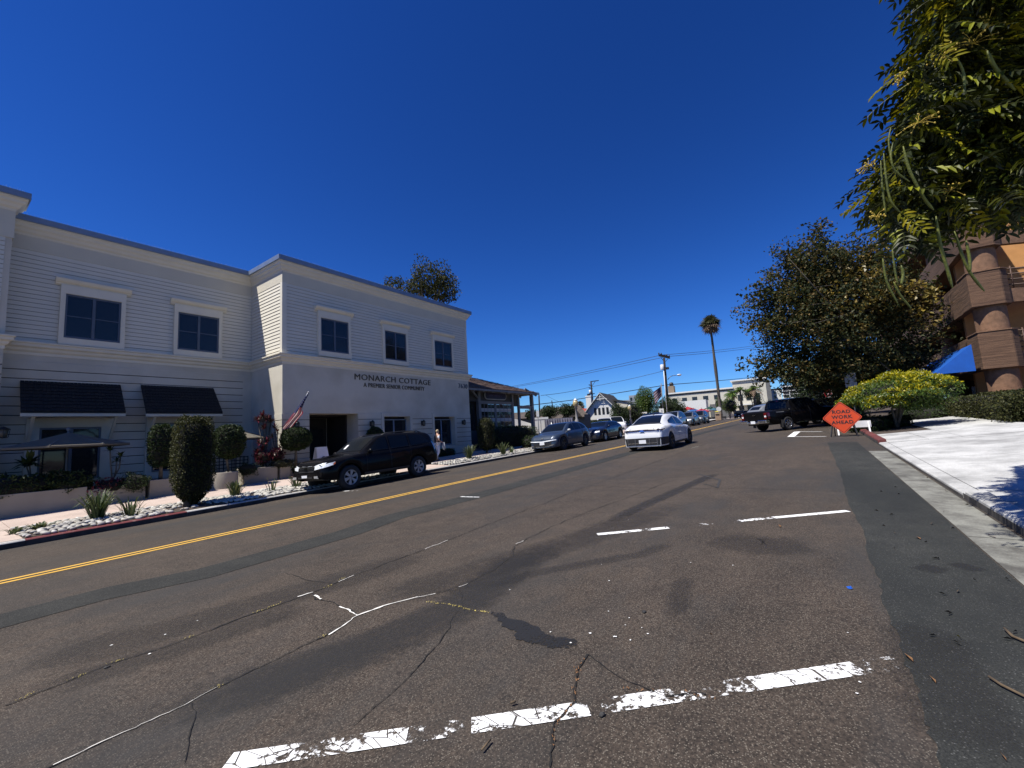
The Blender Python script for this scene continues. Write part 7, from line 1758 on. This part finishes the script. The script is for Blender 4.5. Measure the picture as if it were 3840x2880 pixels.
# hedge before it
hz = .92
c = Vector((20.2 + 5.5, -5.9, zr(25, -5.9) + hz / 2 - .05))
clipped('box_hedge', 'long clipped hedge running along the drive below the brown building', 'hedge', (c.x, c.y, zr(25, -5.9)), c, 5.6, .75, hz / 2 + .05, 13000, .09, M_LF2, power=8, seed=41, group='hedges along the drive')
c = Vector((20.9, -8.6, zr(21, -7) + hz / 2)); clipped('box_hedge', 'hedge turning the corner towards the right edge of the picture', 'hedge', (c.x, c.y, zr(21, -7)), c, .75, 3.6, hz / 2 + .08, 9000, .09, M_LF2, power=8, seed=42, group='hedges along the drive')
g = MB(); q = atD(3826, 1480, 15.5); g.tube([q + Vector((0, 0, -.9)), q, q + Vector((.3, -1.5, 0)), q + Vector((.3, -1.5, -.9))], .03, 6); tag(g.build('handrail', M_CHR), 'bent metal handrail at the right edge above the hedge', 'railing')
# yellow-green umbrella-shaped bush
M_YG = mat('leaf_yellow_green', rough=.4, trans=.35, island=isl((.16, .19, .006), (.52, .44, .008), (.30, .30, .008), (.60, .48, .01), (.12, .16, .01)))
s = 17.5 / FPX; c = atD(3355, 1462, 17.8)
base = Vector((c.x, c.y, zr(c.x, c.y)))
t = thing('golden_bush', 'umbrella-shaped yellow-green bush behind the road work sign', 'bush', tuple(base)); rg = random.Random(51)
mb = MB(); mg = MB(); hi = []; lo = []
pads = []
for k in range(30):
    a = rg.uniform(0, 6.283); r = math.sqrt(rg.random()) * .92; x, y = math.cos(a) * r * 1.75, math.sin(a) * r * 1.6
    side_ = (x * RIGHT.x + y * RIGHT.y)
    z = .62 * (1 - r ** 2) + .12 * side_ + rg.uniform(-.22, .14) - (.35 if side_ < -1.1 else 0); pads.append((Vector((x, y, z)), rg.uniform(.42, .75), rg.uniform(.12, .2)))
for (pc_, pr_, ph_) in pads:
    for _ in range(620):
        a = rg.uniform(0, 6.283); r = math.sqrt(rg.random()); q = Vector((math.cos(a) * r * pr_, math.sin(a) * r * pr_, ph_ * math.sqrt(max(0, 1 - r * r)) * rg.uniform(.1, 1) - .35 * r * r * pr_ + rg.gauss(0, .03)))
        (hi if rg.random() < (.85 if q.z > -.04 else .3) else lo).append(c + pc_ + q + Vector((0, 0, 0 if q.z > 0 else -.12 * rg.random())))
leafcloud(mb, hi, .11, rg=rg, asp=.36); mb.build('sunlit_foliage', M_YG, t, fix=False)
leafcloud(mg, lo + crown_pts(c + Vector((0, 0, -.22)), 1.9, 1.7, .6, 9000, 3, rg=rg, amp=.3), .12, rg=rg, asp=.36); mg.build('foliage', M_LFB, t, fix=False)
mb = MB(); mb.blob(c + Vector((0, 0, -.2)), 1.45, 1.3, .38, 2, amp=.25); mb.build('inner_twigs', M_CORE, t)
for k in range(5): mb = MB(); mb.tube([base + Vector((rg.uniform(-.2, .2), rg.uniform(-.2, .2), 0)), (base + c) / 2 + Vector((rg.uniform(-.4, .4), rg.uniform(-.3, .3), 0)), c + Vector((rg.uniform(-1, 1), rg.uniform(-1, 1), 0))], [.06, .045, .02], 6); mb.build('stem', M_BARK, t)
for i, (x, y, rx, ry_, D, lab) in enumerate([(3270, 1600, 75, 42, 18.2, 'dark leafy shrub at the red kerb directly behind the road work sign'), (3360, 1590, 60, 40, 18.6, 'dark shrub under the right part of the yellow-green bush'), (3470, 1560, 90, 40, 21, 'dark shrub row between the yellow bush and the hedge'), (3190, 1560, 60, 50, 24, 'dark shrub behind the sign, at the foot of the big tree'), (3420, 1510, 60, 50, 24, 'dark bush in the shade behind the yellow bush')]):
    bush(x, y, rx, ry_, D, lab, m=M_LF, n=3800, leaf=.11, seed=60 + i, group='shrubs in the right verge', core=.8)
# --- big plane tree
M_PL = mat('plane_leaf', rough=.6, spec=.3, trans=.3, island=isl((.012, .022, .008), (.04, .05, .014), (.02, .034, .01), (.06, .065, .018), (.028, .036, .012), (.10, .085, .02), (.16, .10, .025), (.02, .03, .01)))
M_PLY = mat('plane_leaf_yellow', rough=.45, trans=.35, island=isl((.08, .07, .015), (.28, .19, .03), (.12, .10, .02), (.35, .26, .05), (.14, .08, .03)))
M_PBARK = mat('pale_bark', (.22, .19, .15), .95, var=.35, scale=5, bump=.4)
D = 25; s = D / FPX; W_ = lambda x, y, d=0: atD(x, y, D + d)
base = Vector((W_(3210, 1560).x, W_(3210, 1560).y, 0)); base.z = zr(base.x, base.y)
plane = tree('plane_tree', 'very big spreading tree with dark and yellowing leaves over the black pickup', base,
  [(W_(3175, 1180), 225 * s, 3.2, 215 * s), (W_(2960, 1180), 130 * s, 2.4, 170 * s), (W_(3060, 1010), 130 * s, 2.2, 120 * s), (W_(3370, 1190), 95 * s, 2.2, 130 * s), (W_(3230, 1010), 140 * s, 2.4, 90 * s), (W_(3000, 1370), 125 * s, 2.4, 95 * s), (W_(3180, 1400), 170 * s, 2.8, 100 * s), (W_(3340, 1370), 105 * s, 2.2, 75 * s)],
    .32, .155, 68000, M_PL, seed=71, gaps=.3, shell=.3, amp=.45, asp=.75, bark=M_PBARK)
rg = random.Random(72)
mb = MB(); leafcloud(mb, crown_pts(W_(3250, 1120), 215 * s, 2.6, 140 * s, 5200, 5, shell=.55, gaps=.25, rg=rg, amp=.4), .2, rg=rg, asp=.75); mb.build('yellowing_crown', M_PLY, plane, fix=False)
mb = MB(); lv = []
for (x, y, x2, y2) in [(2960, 1100, 2810, 1110), (2940, 1180, 2815, 1230), (3010, 1000, 3060, 850), (3010, 1000, 2930, 950), (3060, 950, 3090, 845), (2930, 1330, 2790, 1370), (2960, 1380, 2850, 1420), (3250, 960, 3340, 880), (3000, 1130, 2840, 1070), (3380, 1150, 3480, 1080), (3400, 1290, 3500, 1320)]:
    for k in range(7):
        u = k / 6; p = W_(x + (x2 - x) * u, y + (y2 - y) * u); lv += [p + Vector((rg.gauss(0, .22), rg.gauss(0, .3), rg.gauss(0, .2))) for _ in range(26)]
leafcloud(mb, lv, .22, rg=rg, asp=.75); mb.build('outer_sprays', M_PL, plane, fix=False)
for k in range(26):
    a = W_(rg.uniform(3050, 3400), rg.uniform(1080, 1250), rg.uniform(-2, 2)); e = W_(rg.uniform(2950, 3450), rg.uniform(960, 1250), rg.uniform(-3, 1)); g = MB(); g.tube([a, a.lerp(e, .5) + Vector((0, 0, rg.uniform(-.3, .4))), e], [.05, .03, .012], 5); g.build('twig', M_BARK, plane)
# second tree filling the background behind it
bush(3110, 1420, 120, 80, 38, 'dark tree behind the pickup, seen below the big crown', m=M_LF, n=7000, seed=81, nm='background_tree', cat='tree', tr=2.5, group='trees behind the plane tree', leaf=.22)
bush(3220, 1410, 105, 80, 36, 'dark broad tree between the big trunk and the brown building', m=M_LF, n=9000, seed=82, nm='background_tree', cat='tree', tr=2.5, group='trees behind the plane tree', leaf=.22)
pass
bush(3020, 1500, 70, 40, 46, 'low dark bushes behind the pickup cab', m=M_LF, n=3000, seed=84, group='trees behind the plane tree')
bush(3000, 1420, 60, 50, 60, 'bushy green street tree in front of the distant offices', m=M_LF, n=3000, seed=85, nm='background_tree', cat='tree', tr=2.5, group='trees behind the plane tree')
bush(3130, 1520, 120, 50, 40, 'dark shrubbery behind the road work sign and pickup bonnet', m=M_LF, n=5000, seed=86, group='trees behind the plane tree')
bush(3420, 1440, 150, 70, 32, 'dark shrubbery below the blue awning', m=M_LF, n=5000, seed=87, group='trees behind the plane tree', core=.85)
# grounds behind
sheet('verge', -60, -12.01, M_SOIL, h=-.05, X0=-12, X1=300)
# more parked vehicles behind the truck
o, sp = crossover('parked_car', 'car roof showing behind the pickup bed', paintm('silver_paint', (.22, .235, .25), .3, .3), rim_s, h=1.0); park(o, 44, 1.6, sp, rz=math.pi - R(45), z=road_z(44, 1.6))
o, sp = crossover('parked_car', 'dark vehicle in deep shade behind the pickup bonnet and the sign', paintm('black_paintwork', (.006, .006, .007), .2), rim_s, h=1.05); park(o, 37.5, -1.5, sp, rz=math.pi - R(45), z=road_z(36, -1))
# --- road work sign
D = 16.8; sc_ = atD(3157, 1566, D); M_ORG2 = mat('fluorescent_orange', (.52, .05, .006), .5, var=.03); zg = road_z(sc_.x, sc_.y)
t = thing('road_work_sign', 'orange diamond sign reading ROAD WORK AHEAD on a folding stand', 'sign', (sc_.x, sc_.y, zg)); hd = .64
yaw = R(-8); ry = Vector((math.sin(yaw), -math.cos(yaw), 0)); nx = Vector((-math.cos(yaw), -math.sin(yaw), 0)); upv = Vector((0.02, 0, 1))
def dia(h, o, rr=.06):
    c = [(0, h), (h, 0), (0, -h), (-h, 0)]; out = []
    for i in range(4):
        a, b, d = Vector(c[i - 1]), Vector(c[i]), Vector(c[(i + 1) % 4]); out += [b + (a - b).normalized() * rr, b + (a - b).normalized() * rr * .3 + (d - b).normalized() * rr * .3, b + (d - b).normalized() * rr]
    return [sc_ + ry * p.x + upv * p.y + nx * o for p in out]
g = MB(); g.prism(dia(hd, 0), nx * -.012); g.build('face', M_ORG2, t)
a, b = dia(hd - .035, .002, .05), dia(hd - .055, .002, .05); g = MB(); n = len(a); g.add(a + b, [(i, (i + 1) % n, n + (i + 1) % n, n + i) for i in range(n)]); g.build('border', M_BLK, t)
for w, dz in (('ROAD', .17), ('WORK', -.035), ('AHEAD', -.245)):
    cu = bpy.data.curves.new('t', 'FONT'); cu.body = w; cu.size = .185; cu.extrude = 0; cu.offset = .006; cu.space_character = 1.12; cu.align_x = 'CENTER'; cu.resolution_u = 3; to = bpy.data.objects.new('t', cu); col.objects.link(to); bpy.context.view_layer.update()
    me = bpy.data.meshes.new_from_object(to.evaluated_get(bpy.context.evaluated_depsgraph_get())); bpy.data.objects.remove(to)
    g = MB(); g.add([sc_ + ry * v.co.x * 1.05 + upv * (v.co.y * 1.0 + dz) + nx * .003 for v in me.vertices], [tuple(p.vertices) for p in me.polygons]); g.build('word', M_BLK, t, fix=False)
for k in (-1, 1):
    g = MB(); g.bar(sc_ + ry * k * .33 + Vector((0, 0, -.2)) - nx * .05, Vector((sc_.x, sc_.y, zg)) + ry * k * .42 + nx * .1, .035); g.bar(sc_ + ry * k * .28 + Vector((0, 0, -.2)) - nx * .06, Vector((sc_.x, sc_.y, zg)) + ry * k * .35 - nx * .5, .035); g.build('leg', M_PLAST, t)
g = MB(); g.bar(sc_ + Vector((0, 0, .5)) - nx * .03, sc_ + Vector((0, 0, -.5)) - nx * .03, .03); g.build('brace', M_PLAST, t)
bc = Vector((sc_.x + .9, sc_.y - .35, road_z(sc_.x + .9, sc_.y)))
t = thing('barricade', 'low white folding barricade behind the road work sign', 'barricade', tuple(bc)); g = MB(); g.cbox(bc + Vector((0, 0, .42)), .03, 1.15, .26); g.build('board', mat('board_white'), t)
for y in (-.5, .5): g = MB(); g.bar(bc + Vector((.0, y, .5)), bc + Vector((-.25, y, 0)), .05); g.bar(bc + Vector((.03, y, .5)), bc + Vector((.28, y, 0)), .05); g.build('leg', mat('board_white'), t)
# stop sign and small board
tt, c, r_, f_ = sign_post('notice_sign', 3200, 1395, 1600, 23, .5, .78, 'pale parking notice fixed in front of the big tree trunk', mat('notice_grey', (.3, .31, .33), .5))
D = 36; c = atD(3101, 1474, D); b = Vector((c.x, c.y, road_z(c.x, c.y))); f_ = Vector((c.x, c.y, 0)).normalized(); r_ = Vector((f_.y, -f_.x, 0))
t = thing('stop_sign', 'red octagonal STOP sign on a white post under the big tree', 'stop sign', tuple(b)); R8 = .38
oc = lambda R_, o: [c + r_ * math.cos(k * .7854 + .3927) * R_ + Vector((0, 0, math.sin(k * .7854 + .3927) * R_)) - f_ * o for k in range(8)]
g = MB(); g.prism(oc(R8, 0), f_ * .01); g.build('rim', mat('board_white'), t); g = MB(); g.prism(oc(R8 - .03, .004), f_ * .002); g.build('face', mat('stop_red', (.35, .01, .015), .5), t)
cu = bpy.data.curves.new('t', 'FONT'); cu.body = 'STOP'; cu.size = .30; cu.align_x = 'CENTER'; cu.offset = .006; cu.resolution_u = 2; to = bpy.data.objects.new('t', cu); col.objects.link(to); bpy.context.view_layer.update(); me = bpy.data.meshes.new_from_object(to.evaluated_get(bpy.context.evaluated_depsgraph_get())); bpy.data.objects.remove(to)
g = MB(); g.add([c + r_ * v.co.x * .85 + Vector((0, 0, v.co.y - .1)) - f_ * .006 for v in me.vertices], [tuple(p.vertices) for p in me.polygons]); g.build('word', mat('board_white'), t, fix=False)
g = MB(); g.tube([b, (c.x, c.y, c.z - .1)], .045, 8); g.build('post', mat('board_white'), t)
# --- near tree: pinnate leaves, flower stalks and long pods, reaching in from the right
M_NL = mat('pinnate_leaf', rough=.5, spec=.25, trans=.12, island=isl((.007, .011, .002), (.034, .042, .003), (.009, .014, .002), (.06, .07, .004), (.012, .018, .002), (.02, .026, .002), (.20, .21, .008)))  # brightest leaf tone is glints painted into the leaf colour
M_NLY = mat('pinnate_leaf_yellow', rough=.6, spec=.1, trans=.4, island=isl((.09, .10, .006), (.24, .21, .008), (.13, .13, .008), (.32, .26, .012)))
def frond_mesh(seed, m, L=.46, np_=8):
    rg = random.Random(seed); g = MB(); pr = []
    for k in range(np_ + 1): u = k / np_; pr.append(Vector((L * u, rg.uniform(-.006, .006), -.12 * u * u * L / .4)))
    g.tube(pr, [.004 * (1 - .6 * k / np_) for k in range(np_ + 1)], 3, cap=False)
    for k in range(1, np_ + 1):
        for sg in (-1, 1):
            l = .135 * (1 - .35 * abs(k / np_ - .5)) * rg.uniform(.85, 1.1); w = .040; a = R(rg.uniform(48, 66)) * sg; d = Vector((math.cos(a), math.sin(a), rg.uniform(-.35, .05))).normalized(); s_ = Vector((-d.y, d.x, 0)) * w / 2; p = pr[k]; up_ = Vector((0, 0, .01))
            g.add([p, p + d * l * .35 + s_ + up_, p + d * l * .35 - s_ + up_, p + d * l * .35, p + d * l * .75 + s_ * .8 + up_ * .5 + Vector((0, 0, -.008)), p + d * l * .75 - s_ * .8 + up_ * .5 + Vector((0, 0, -.008)), p + d * l + Vector((0, 0, -.025))], [(0, 3, 1), (0, 2, 3), (1, 3, 6, 4), (2, 5, 6, 3)])
    d = Vector((1, 0, -.3)); g.add([pr[-1], pr[-1] + d * .05 + Vector((0, .016, 0)), pr[-1] + d * .11, pr[-1] + d * .05 - Vector((0, .016, 0))], [(0, 1, 2, 3)])
    return g, g.mesh('leaf', m)
FR = [frond_mesh(i, M_NL) for i in range(4)] + [frond_mesh(10 + i, M_NLY) for i in range(2)]
edge = [(3500, -400), (3500, 0), (3495, 130), (3450, 210), (3430, 300), (3410, 420), (3370, 520), (3290, 610), (3312, 700), (3350, 760), (3340, 800), (3380, 830), (3400, 860), (3450, 770), (3560, 810), (3640, 760), (3690, 680), (3745, 770), (3790, 680), (3850, 740), (4200, 760), (4200, -400)]
def inside(x, y):
    c = False; n = len(edge)
    for i in range(n):
        (x1, y1), (x2, y2) = edge[i], edge[(i + 1) % n]
        if (y1 > y) != (y2 > y) and x < (x2 - x1) * (y - y1) / (y2 - y1) + x1: c = not c
    return c
near = thing('pod_tree', 'near tree with feathery leaves, yellow flower stalks and long green pods overhanging the top right', 'tree', (6.6, -5.6, zr(6.6, -5.6)))
rg = random.Random(91); spots = []
while len(spots) < 3000:
    x, y = rg.uniform(3240, 4000), rg.uniform(-150, 1000)
    if not inside(x, y): continue
    lay = rg.random(); dep = 3.6 + 1.9 * lay
    if noise.noise(Vector((x / 110, y / 110, dep * .8))) < -.34: continue
    spots.append((atD(x, y, dep), x, y, lay))
spots.sort(key=lambda q: (not (q[1] < 3880 and q[2] > -40), q[3])); big = MB(); bigy = MB(); nl = near.location
for i, (p, x, y, lay) in enumerate(spots):
    k = rg.randrange(4) if rg.random() > (.16 if lay < .4 else .03) else 4 + rg.randrange(2)
    rot = (rg.uniform(-.7, .7), rg.uniform(-.2, 1.2), rg.uniform(0, 6.283)); sc1_ = rg.uniform(.62, .92)
    M4 = Matrix.Translation(p) @ Matrix.Rotation(rot[2], 4, 'Z') @ Matrix.Rotation(rot[1], 4, 'Y') @ Matrix.Rotation(rot[0], 4, 'X') @ Matrix.Scale(sc1_, 4)
    if i < 292:
        o = bpy.data.objects.new('leaf', FR[k][1]); col.objects.link(o); o.parent = near; o.matrix_local = Matrix.Translation(-nl) @ M4
    else:
        tgt = bigy if k > 3 else big; tgt.add([M4 @ Vector(v) for v in FR[k][0].v], FR[k][0].f)
tag(big.build('leaves', M_NL, near, fix=False), kind='stuff'); tag(bigy.build('yellow_leaves', M_NLY, near, fix=False), kind='stuff')
lf = MB(); pts = []
while len(pts) < 24000:
    x, y = rg.uniform(3300, 4000), rg.uniform(-150, 960)
    if inside(x - 40, y - 10) and inside(x + 10, y + 10): pts.append(atD(x, y, rg.uniform(4.9, 6.3)))
leafcloud(lf, pts, .125, rg=rg, asp=.35); tag(lf.build('inner_leaves', M_LF, near, fix=False), kind='stuff')
brs = [[(4300, 1200, 7.5), (3900, 700, 7), (3600, 400, 6.4), (3450, 250, 6)], [(4300, 1200, 7.5), (3800, 780, 6.6), (3500, 700, 6), (3300, 620, 5.6)], [(4300, 1200, 7.5), (3950, 300, 7), (3700, 0, 6.4)], [(3800, 780, 6.6), (3620, 850, 6.2), (3450, 840, 5.8)]]
for b_ in brs: g = MB(); g.tube([atD(q[0], q[1], q[2] * .76) for q in b_], [.07, .045, .026, .012][:len(b_)], 8); g.build('branch', M_BARK, near)
g = MB(); e = atD(4300, 1200, 5.7); g.tube([near.location, near.location.lerp(e, .5) + Vector((.1, .1, 0)), e], [.2, .15, .1], 12); g.build('trunk', M_BARK, near)
M_POD = mat('pod_green', (.14, .15, .015), .6, var=.3, scale=12, bump=.3, c2=(.05, .065, .008))
k1 = lambda pts: [(3140 + x * .5426, y * .5426) for x, y in pts]; k4 = lambda pts: [(3100 + x * .5125, 800 + y * .5125) for x, y in pts]
pods = [(k1([(385, 985), (370, 1080), (400, 1180), (500, 1255)]), .009), (k1([(455, 1010), (500, 1180), (600, 1370), (665, 1450)]), .014), (k1([(320, 1060), (340, 1250), (370, 1390), (440, 1475)]), .010), (k1([(300, 1110), (312, 1300), (335, 1480)]), .009), (k1([(825, 400), (875, 520), (875, 690)]), .012), (k1([(1035, 350), (1100, 480), (1230, 625)]), .018),
        (k4([(800, 20), (830, 220), (880, 400), (920, 545)]), .015), (k4([(935, 130), (1000, 330), (1060, 450), (1155, 570)]), .014), (k4([(1020, 200), (1045, 330), (1050, 430)]), .013), (k4([(410, 330), (440, 500), (520, 660)]), .010), (k4([(490, 500), (540, 600), (620, 695)]), .010), (k1([(370, 880), (355, 980), (370, 1100)]), .008), (k4([(545, 380), (560, 450), (545, 520)]), .013), (k4([(480, 260), (500, 420), (520, 520)]), .009)]
for i, (pp, r) in enumerate(pods):
    dd = 3.42 + .06 * (i % 4); P = [atD(x, y, dd) for x, y in pp]; Q = []
    for j in range(len(P) - 1):
        for u in (0, .25, .5, .75):
            p0, p1, p2, p3 = P[max(j - 1, 0)], P[j], P[j + 1], P[min(j + 2, len(P) - 1)]
            Q.append(.5 * ((2 * p1) + (p2 - p0) * u + (2 * p0 - 5 * p1 + 4 * p2 - p3) * u * u + (3 * p1 - p0 - 3 * p2 + p3) * u ** 3))
    Q.append(P[-1]); n = len(Q); g = MB(); g.tube(Q, [r * .78 * (.35 + .65 * min(1, 5 * k / n, 6 * (n - 1 - k) / n + .12)) for k in range(n)], 8); g.build('pod', M_POD, near)
M_FLS = mat('flower_stalk', (.34, .24, .02), .6, var=.3, scale=15)
for (x, y, L) in k1([(940, 300), (560, 850), (780, 1320), (1040, 190), (720, 400), (220, 1150), (430, 550), (260, 1500)]) and [(3650, 163, .5), (3444, 461, .45), (3563, 716, .4), (3704, 103, .4), (3530, 217, .35), (3260, 624, .25), (3285, 815, .25), (3380, 300, .25)]:
    g = MB(); L *= .8; c = atD(x, y, 3.6)
    for k in range(16):
        d = Vector((rg.gauss(0, 1), rg.gauss(0, 1), rg.gauss(.2, .7))).normalized() * L * rg.uniform(.15, .42); g.tube([c, c + d * .5 + Vector((0, 0, .015)), c + d], .0022, 3, cap=False); g.blob(c + d, .008, .008, .010, n=5, m=3, amp=0)
    g.build('flower_stalks', M_FLS, near, fix=False)
# --- litter on the road
M_LL = mat('fallen_leaf', (.22, .11, .04), .8, var=.5, scale=30); M_TW = mat('twig', (.10, .07, .04), .9, var=.3, scale=20)
def flat_leaf(px, py, L, c, a, label, asp=.35, m=None):
    p = gp(px, py); g = MB(); d = Vector((math.cos(a), math.sin(a), 0)) * L; s_ = Vector((-d.y, d.x, 0)) * asp
    g.add([p - d * .5 + Vector((0, 0, .012)), p + s_ * .5 + Vector((0, 0, .03)), p + d * .5 + Vector((0, 0, .016)), p - s_ * .5 + Vector((0, 0, .012)), p + d * .1 + Vector((0, 0, .02))], [(0, 4, 1), (1, 4, 2), (2, 4, 3), (3, 4, 0)])
    o = g.build('fallen_leaf', m or M_LL, None, fix=False); tag(o, label, 'leaf', 'fallen leaves on the road')
for px, py, L, a, lab in [(3410, 2475, .085, .3, 'orange dry leaf at the right end of the nearest white line'), (3500, 2558, .06, .2, 'small brown leaf on the grey patch below the nearest white line end'), (2925, 1976, .09, .1, 'dark red leaf near the second stall line'), (3445, 2022, .10, .2, 'orange leaf in the middle of the grey patch'), (3720, 2016, .10, .4, 'brown leaf on the pale gutter'), (3765, 2852, .04, .2, 'tiny rust leaf in the bottom right corner'), (3550, 1844, .08, .3, 'yellow leaf at the kerb on the gutter'), (2670, 2390, .03, 1, 'tiny brown leaf right of the bird lime spots')]: flat_leaf(px, py, L, None, a, lab)
flat_leaf(3600, 2400, .035, None, .5, 'tiny yellow leaf on the grey patch', m=M_FLS)
rg = random.Random(33)
for i in range(34):
    x, y = rg.uniform(3150, 3830), rg.uniform(1780, 2500)
    p = gp(x, y)
    if not (-1.5 < p.y < -.35): continue
    flat_leaf(x, y, rg.uniform(.03, .06), None, rg.uniform(0, 3), 'small dark scrap of leaf lying on the grey asphalt patch' if p.y > -1.07 else 'small dark scrap of leaf lying in the pale concrete gutter', m=M_TW)
def twig(pts, r, label): g = MB(); g.tube([gp(*p) + Vector((0, 0, .012 + r)) for p in pts], r, 5); tag(g.build('twig', M_TW), label, 'twig', 'twigs on the road')
twig([(3770, 2370), (3800, 2400), (3860, 2425)], .008, 'dark curved twig at the right edge'); twig([(3712, 2553), (3760, 2585), (3850, 2630)], .007, 'longer dark twig below the curved one at the right edge'); twig([(1807, 2828), (1840, 2788)], .005, 'pale short twig in front of the nearest white line'); twig([(1915, 2650), (1935, 2643)], .006, 'tan chip above the nearest white line')
g = MB(); p = gp(3187, 2207); g.add([p + Vector(v) * .6 for v in ((-.03, .02, .008), (0, .035, .02), (.03, .01, .01), (.045, -.02, .02), (.01, -.015, .01), (-.015, -.035, .018), (-.04, -.01, .008))], [tuple(range(7))]); tag(g.build('tape_scrap', mat('blue_tape', (.01, .08, .4), .5), None, fix=False), 'crumpled scrap of blue tape on the asphalt', 'litter')
for px, py in ((2415, 2297), (2258, 2683), (400, 2505)):
    g = MB(); p = gp(px, py); g.blob(p + Vector((0, 0, .006)), .022, .016, .006, seed=px, n=7, m=4, amp=.4); tag(g.build('tar_lump', M_TAR), kind='structure')
# --- walking person
feet = gp(1641, 1728); d_ = FWD.dot(feet - C0); H = 116 * d_ / FPX
t = thing('person', 'person in white trousers, dark waistcoat and white sleeves walking with a bag', 'person', tuple(feet))
K = H / 1.68; fwd = Vector((.85, -.25, 0)).normalized(); sd = Vector((-fwd.y, fwd.x, 0))
def J(f, s_, z): return (fwd * f + sd * s_) * K + Vector((0, 0, z * K))
J_ = dict(pel=J(0, 0, .92), wa=J(.01, 0, 1.08), ch=J(.02, 0, 1.30), nk=J(.04, 0, 1.44), hd=J(.07, 0, 1.56), top=J(.07, 0, 1.64), lh=J(0, .09, .88), lk=J(.10, .10, .48), la=J(.02, .10, .08), lt=J(.16, .11, .03), rh=J(0, -.09, .88), rk=J(.05, -.10, .47), ra=J(-.16, -.10, .10), rt=J(-.04, -.11, .03),
  ls=J(.02, .18, 1.37), le=J(.02, .24, 1.10), lw=J(.20, .22, 1.0), rs=J(.02, -.18, 1.37), re=J(0, -.25, 1.10), rw=J(.20, -.24, .98), lhd=J(.27, .2, .98), rhd=J(.28, -.23, .95))
RAD = dict(pel=.125, wa=.115, ch=.135, nk=.055, hd=.085, top=.07, lh=.09, lk=.058, la=.04, lt=.035, rh=.09, rk=.058, ra=.04, rt=.035, ls=.06, le=.042, lw=.03, rs=.06, re=.042, rw=.03, lhd=.03, rhd=.03)
def skin(nm, edges, m, root, k=1.):
    names = []; [names.append(q) for e in edges for q in e if q not in names]
    me = bpy.data.meshes.new(nm); me.from_pydata([tuple(J_[q]) for q in names], [(names.index(a), names.index(b)) for a, b in edges], []); o = bpy.data.objects.new(nm, me); col.objects.link(o); me.materials.append(m)
    mo = o.modifiers.new('s', 'SKIN'); o.modifiers.new('u', 'SUBSURF').render_levels = 1
    for i, q in enumerate(names): r = RAD[q] * K * k; me.skin_vertices[0].data[i].radius = (r, r)
    me.skin_vertices[0].data[names.index(root)].use_root = True; bpy.context.view_layer.update()
    nm_ = bpy.data.meshes.new_from_object(o.evaluated_get(bpy.context.evaluated_depsgraph_get())); bpy.data.objects.remove(o); nm_.polygons.foreach_set('use_smooth', [True] * len(nm_.polygons)); o = bpy.data.objects.new(nm, nm_); col.objects.link(o); o.parent = t; return o
full = [('pel', 'wa'), ('wa', 'ch'), ('ch', 'nk'), ('nk', 'hd'), ('hd', 'top'), ('pel', 'lh'), ('lh', 'lk'), ('lk', 'la'), ('la', 'lt'), ('pel', 'rh'), ('rh', 'rk'), ('rk', 'ra'), ('ra', 'rt'), ('ch', 'ls'), ('ls', 'le'), ('le', 'lw'), ('lw', 'lhd'), ('ch', 'rs'), ('rs', 're'), ('re', 'rw'), ('rw', 'rhd')]
skin('body', full, mat('skin', (.45, .26, .18), .6, var=.05), 'pel')
skin('trousers', [('pel', 'lh'), ('lh', 'lk'), ('lk', 'la'), ('pel', 'rh'), ('rh', 'rk'), ('rk', 'ra')], mat('white_cloth', (.62, .63, .66), .9, var=.05), 'pel', 1.12)
J_['ck'] = J(.03, 0, 1.40); RAD['ck'] = .10
skin('waistcoat', [('pel', 'wa'), ('wa', 'ch'), ('ch', 'ck')], mat('dark_cloth', (.02, .02, .025), .95), 'pel', 1.4)
for a, b in (('ls', 'le'), ('rs', 're')):
    J_['m'] = J_[a].lerp(J_[b], .75); RAD['m'] = .05; skin('sleeve', [(a, 'm')], mat('white_cloth'), a, 1.25)
g = MB(); hp = J_['hd'] + Vector((0, 0, .035 * K)) - fwd * .015; g.blob(hp + feet, .095 * K, .09 * K, .10 * K, amp=.08, n=12, m=8); g.build('hair', mat('blond_hair', (.35, .27, .16), .8, var=.3, scale=40), t)
for q in ('la', 'ra'):
    g = MB(); f0 = J_[q] + feet; g.blob(f0 + fwd * .07 * K - Vector((0, 0, .045 * K)), .13 * K, .05 * K, .045 * K, amp=0); o = g.build('shoe', M_BLK, t); 
g = MB(); bp = J_['rhd'] + feet + Vector((0, 0, -.17 * K)); g.blob(bp, .05, .12, .19, amp=.2); g.build('bag', mat('grey_bag', (.28, .3, .32), .8), t)
for q in ('lhd', 'rhd'):
    for k in range(5): g = MB(); h0 = J_[q] + feet; a_ = (k - 2) * .25; g.tube([h0, h0 + (fwd * math.cos(a_) + Vector((0, 0, -1)) * .5 + sd * math.sin(a_) * .5).normalized() * .05 * K, h0 + (fwd * .5 + Vector((0, 0, -1)) + sd * math.sin(a_) * .3).normalized() * .085 * K], [.009 * K, .008 * K, .006 * K], 5); g.build('finger' if k else 'thumb', mat('skin'), t)
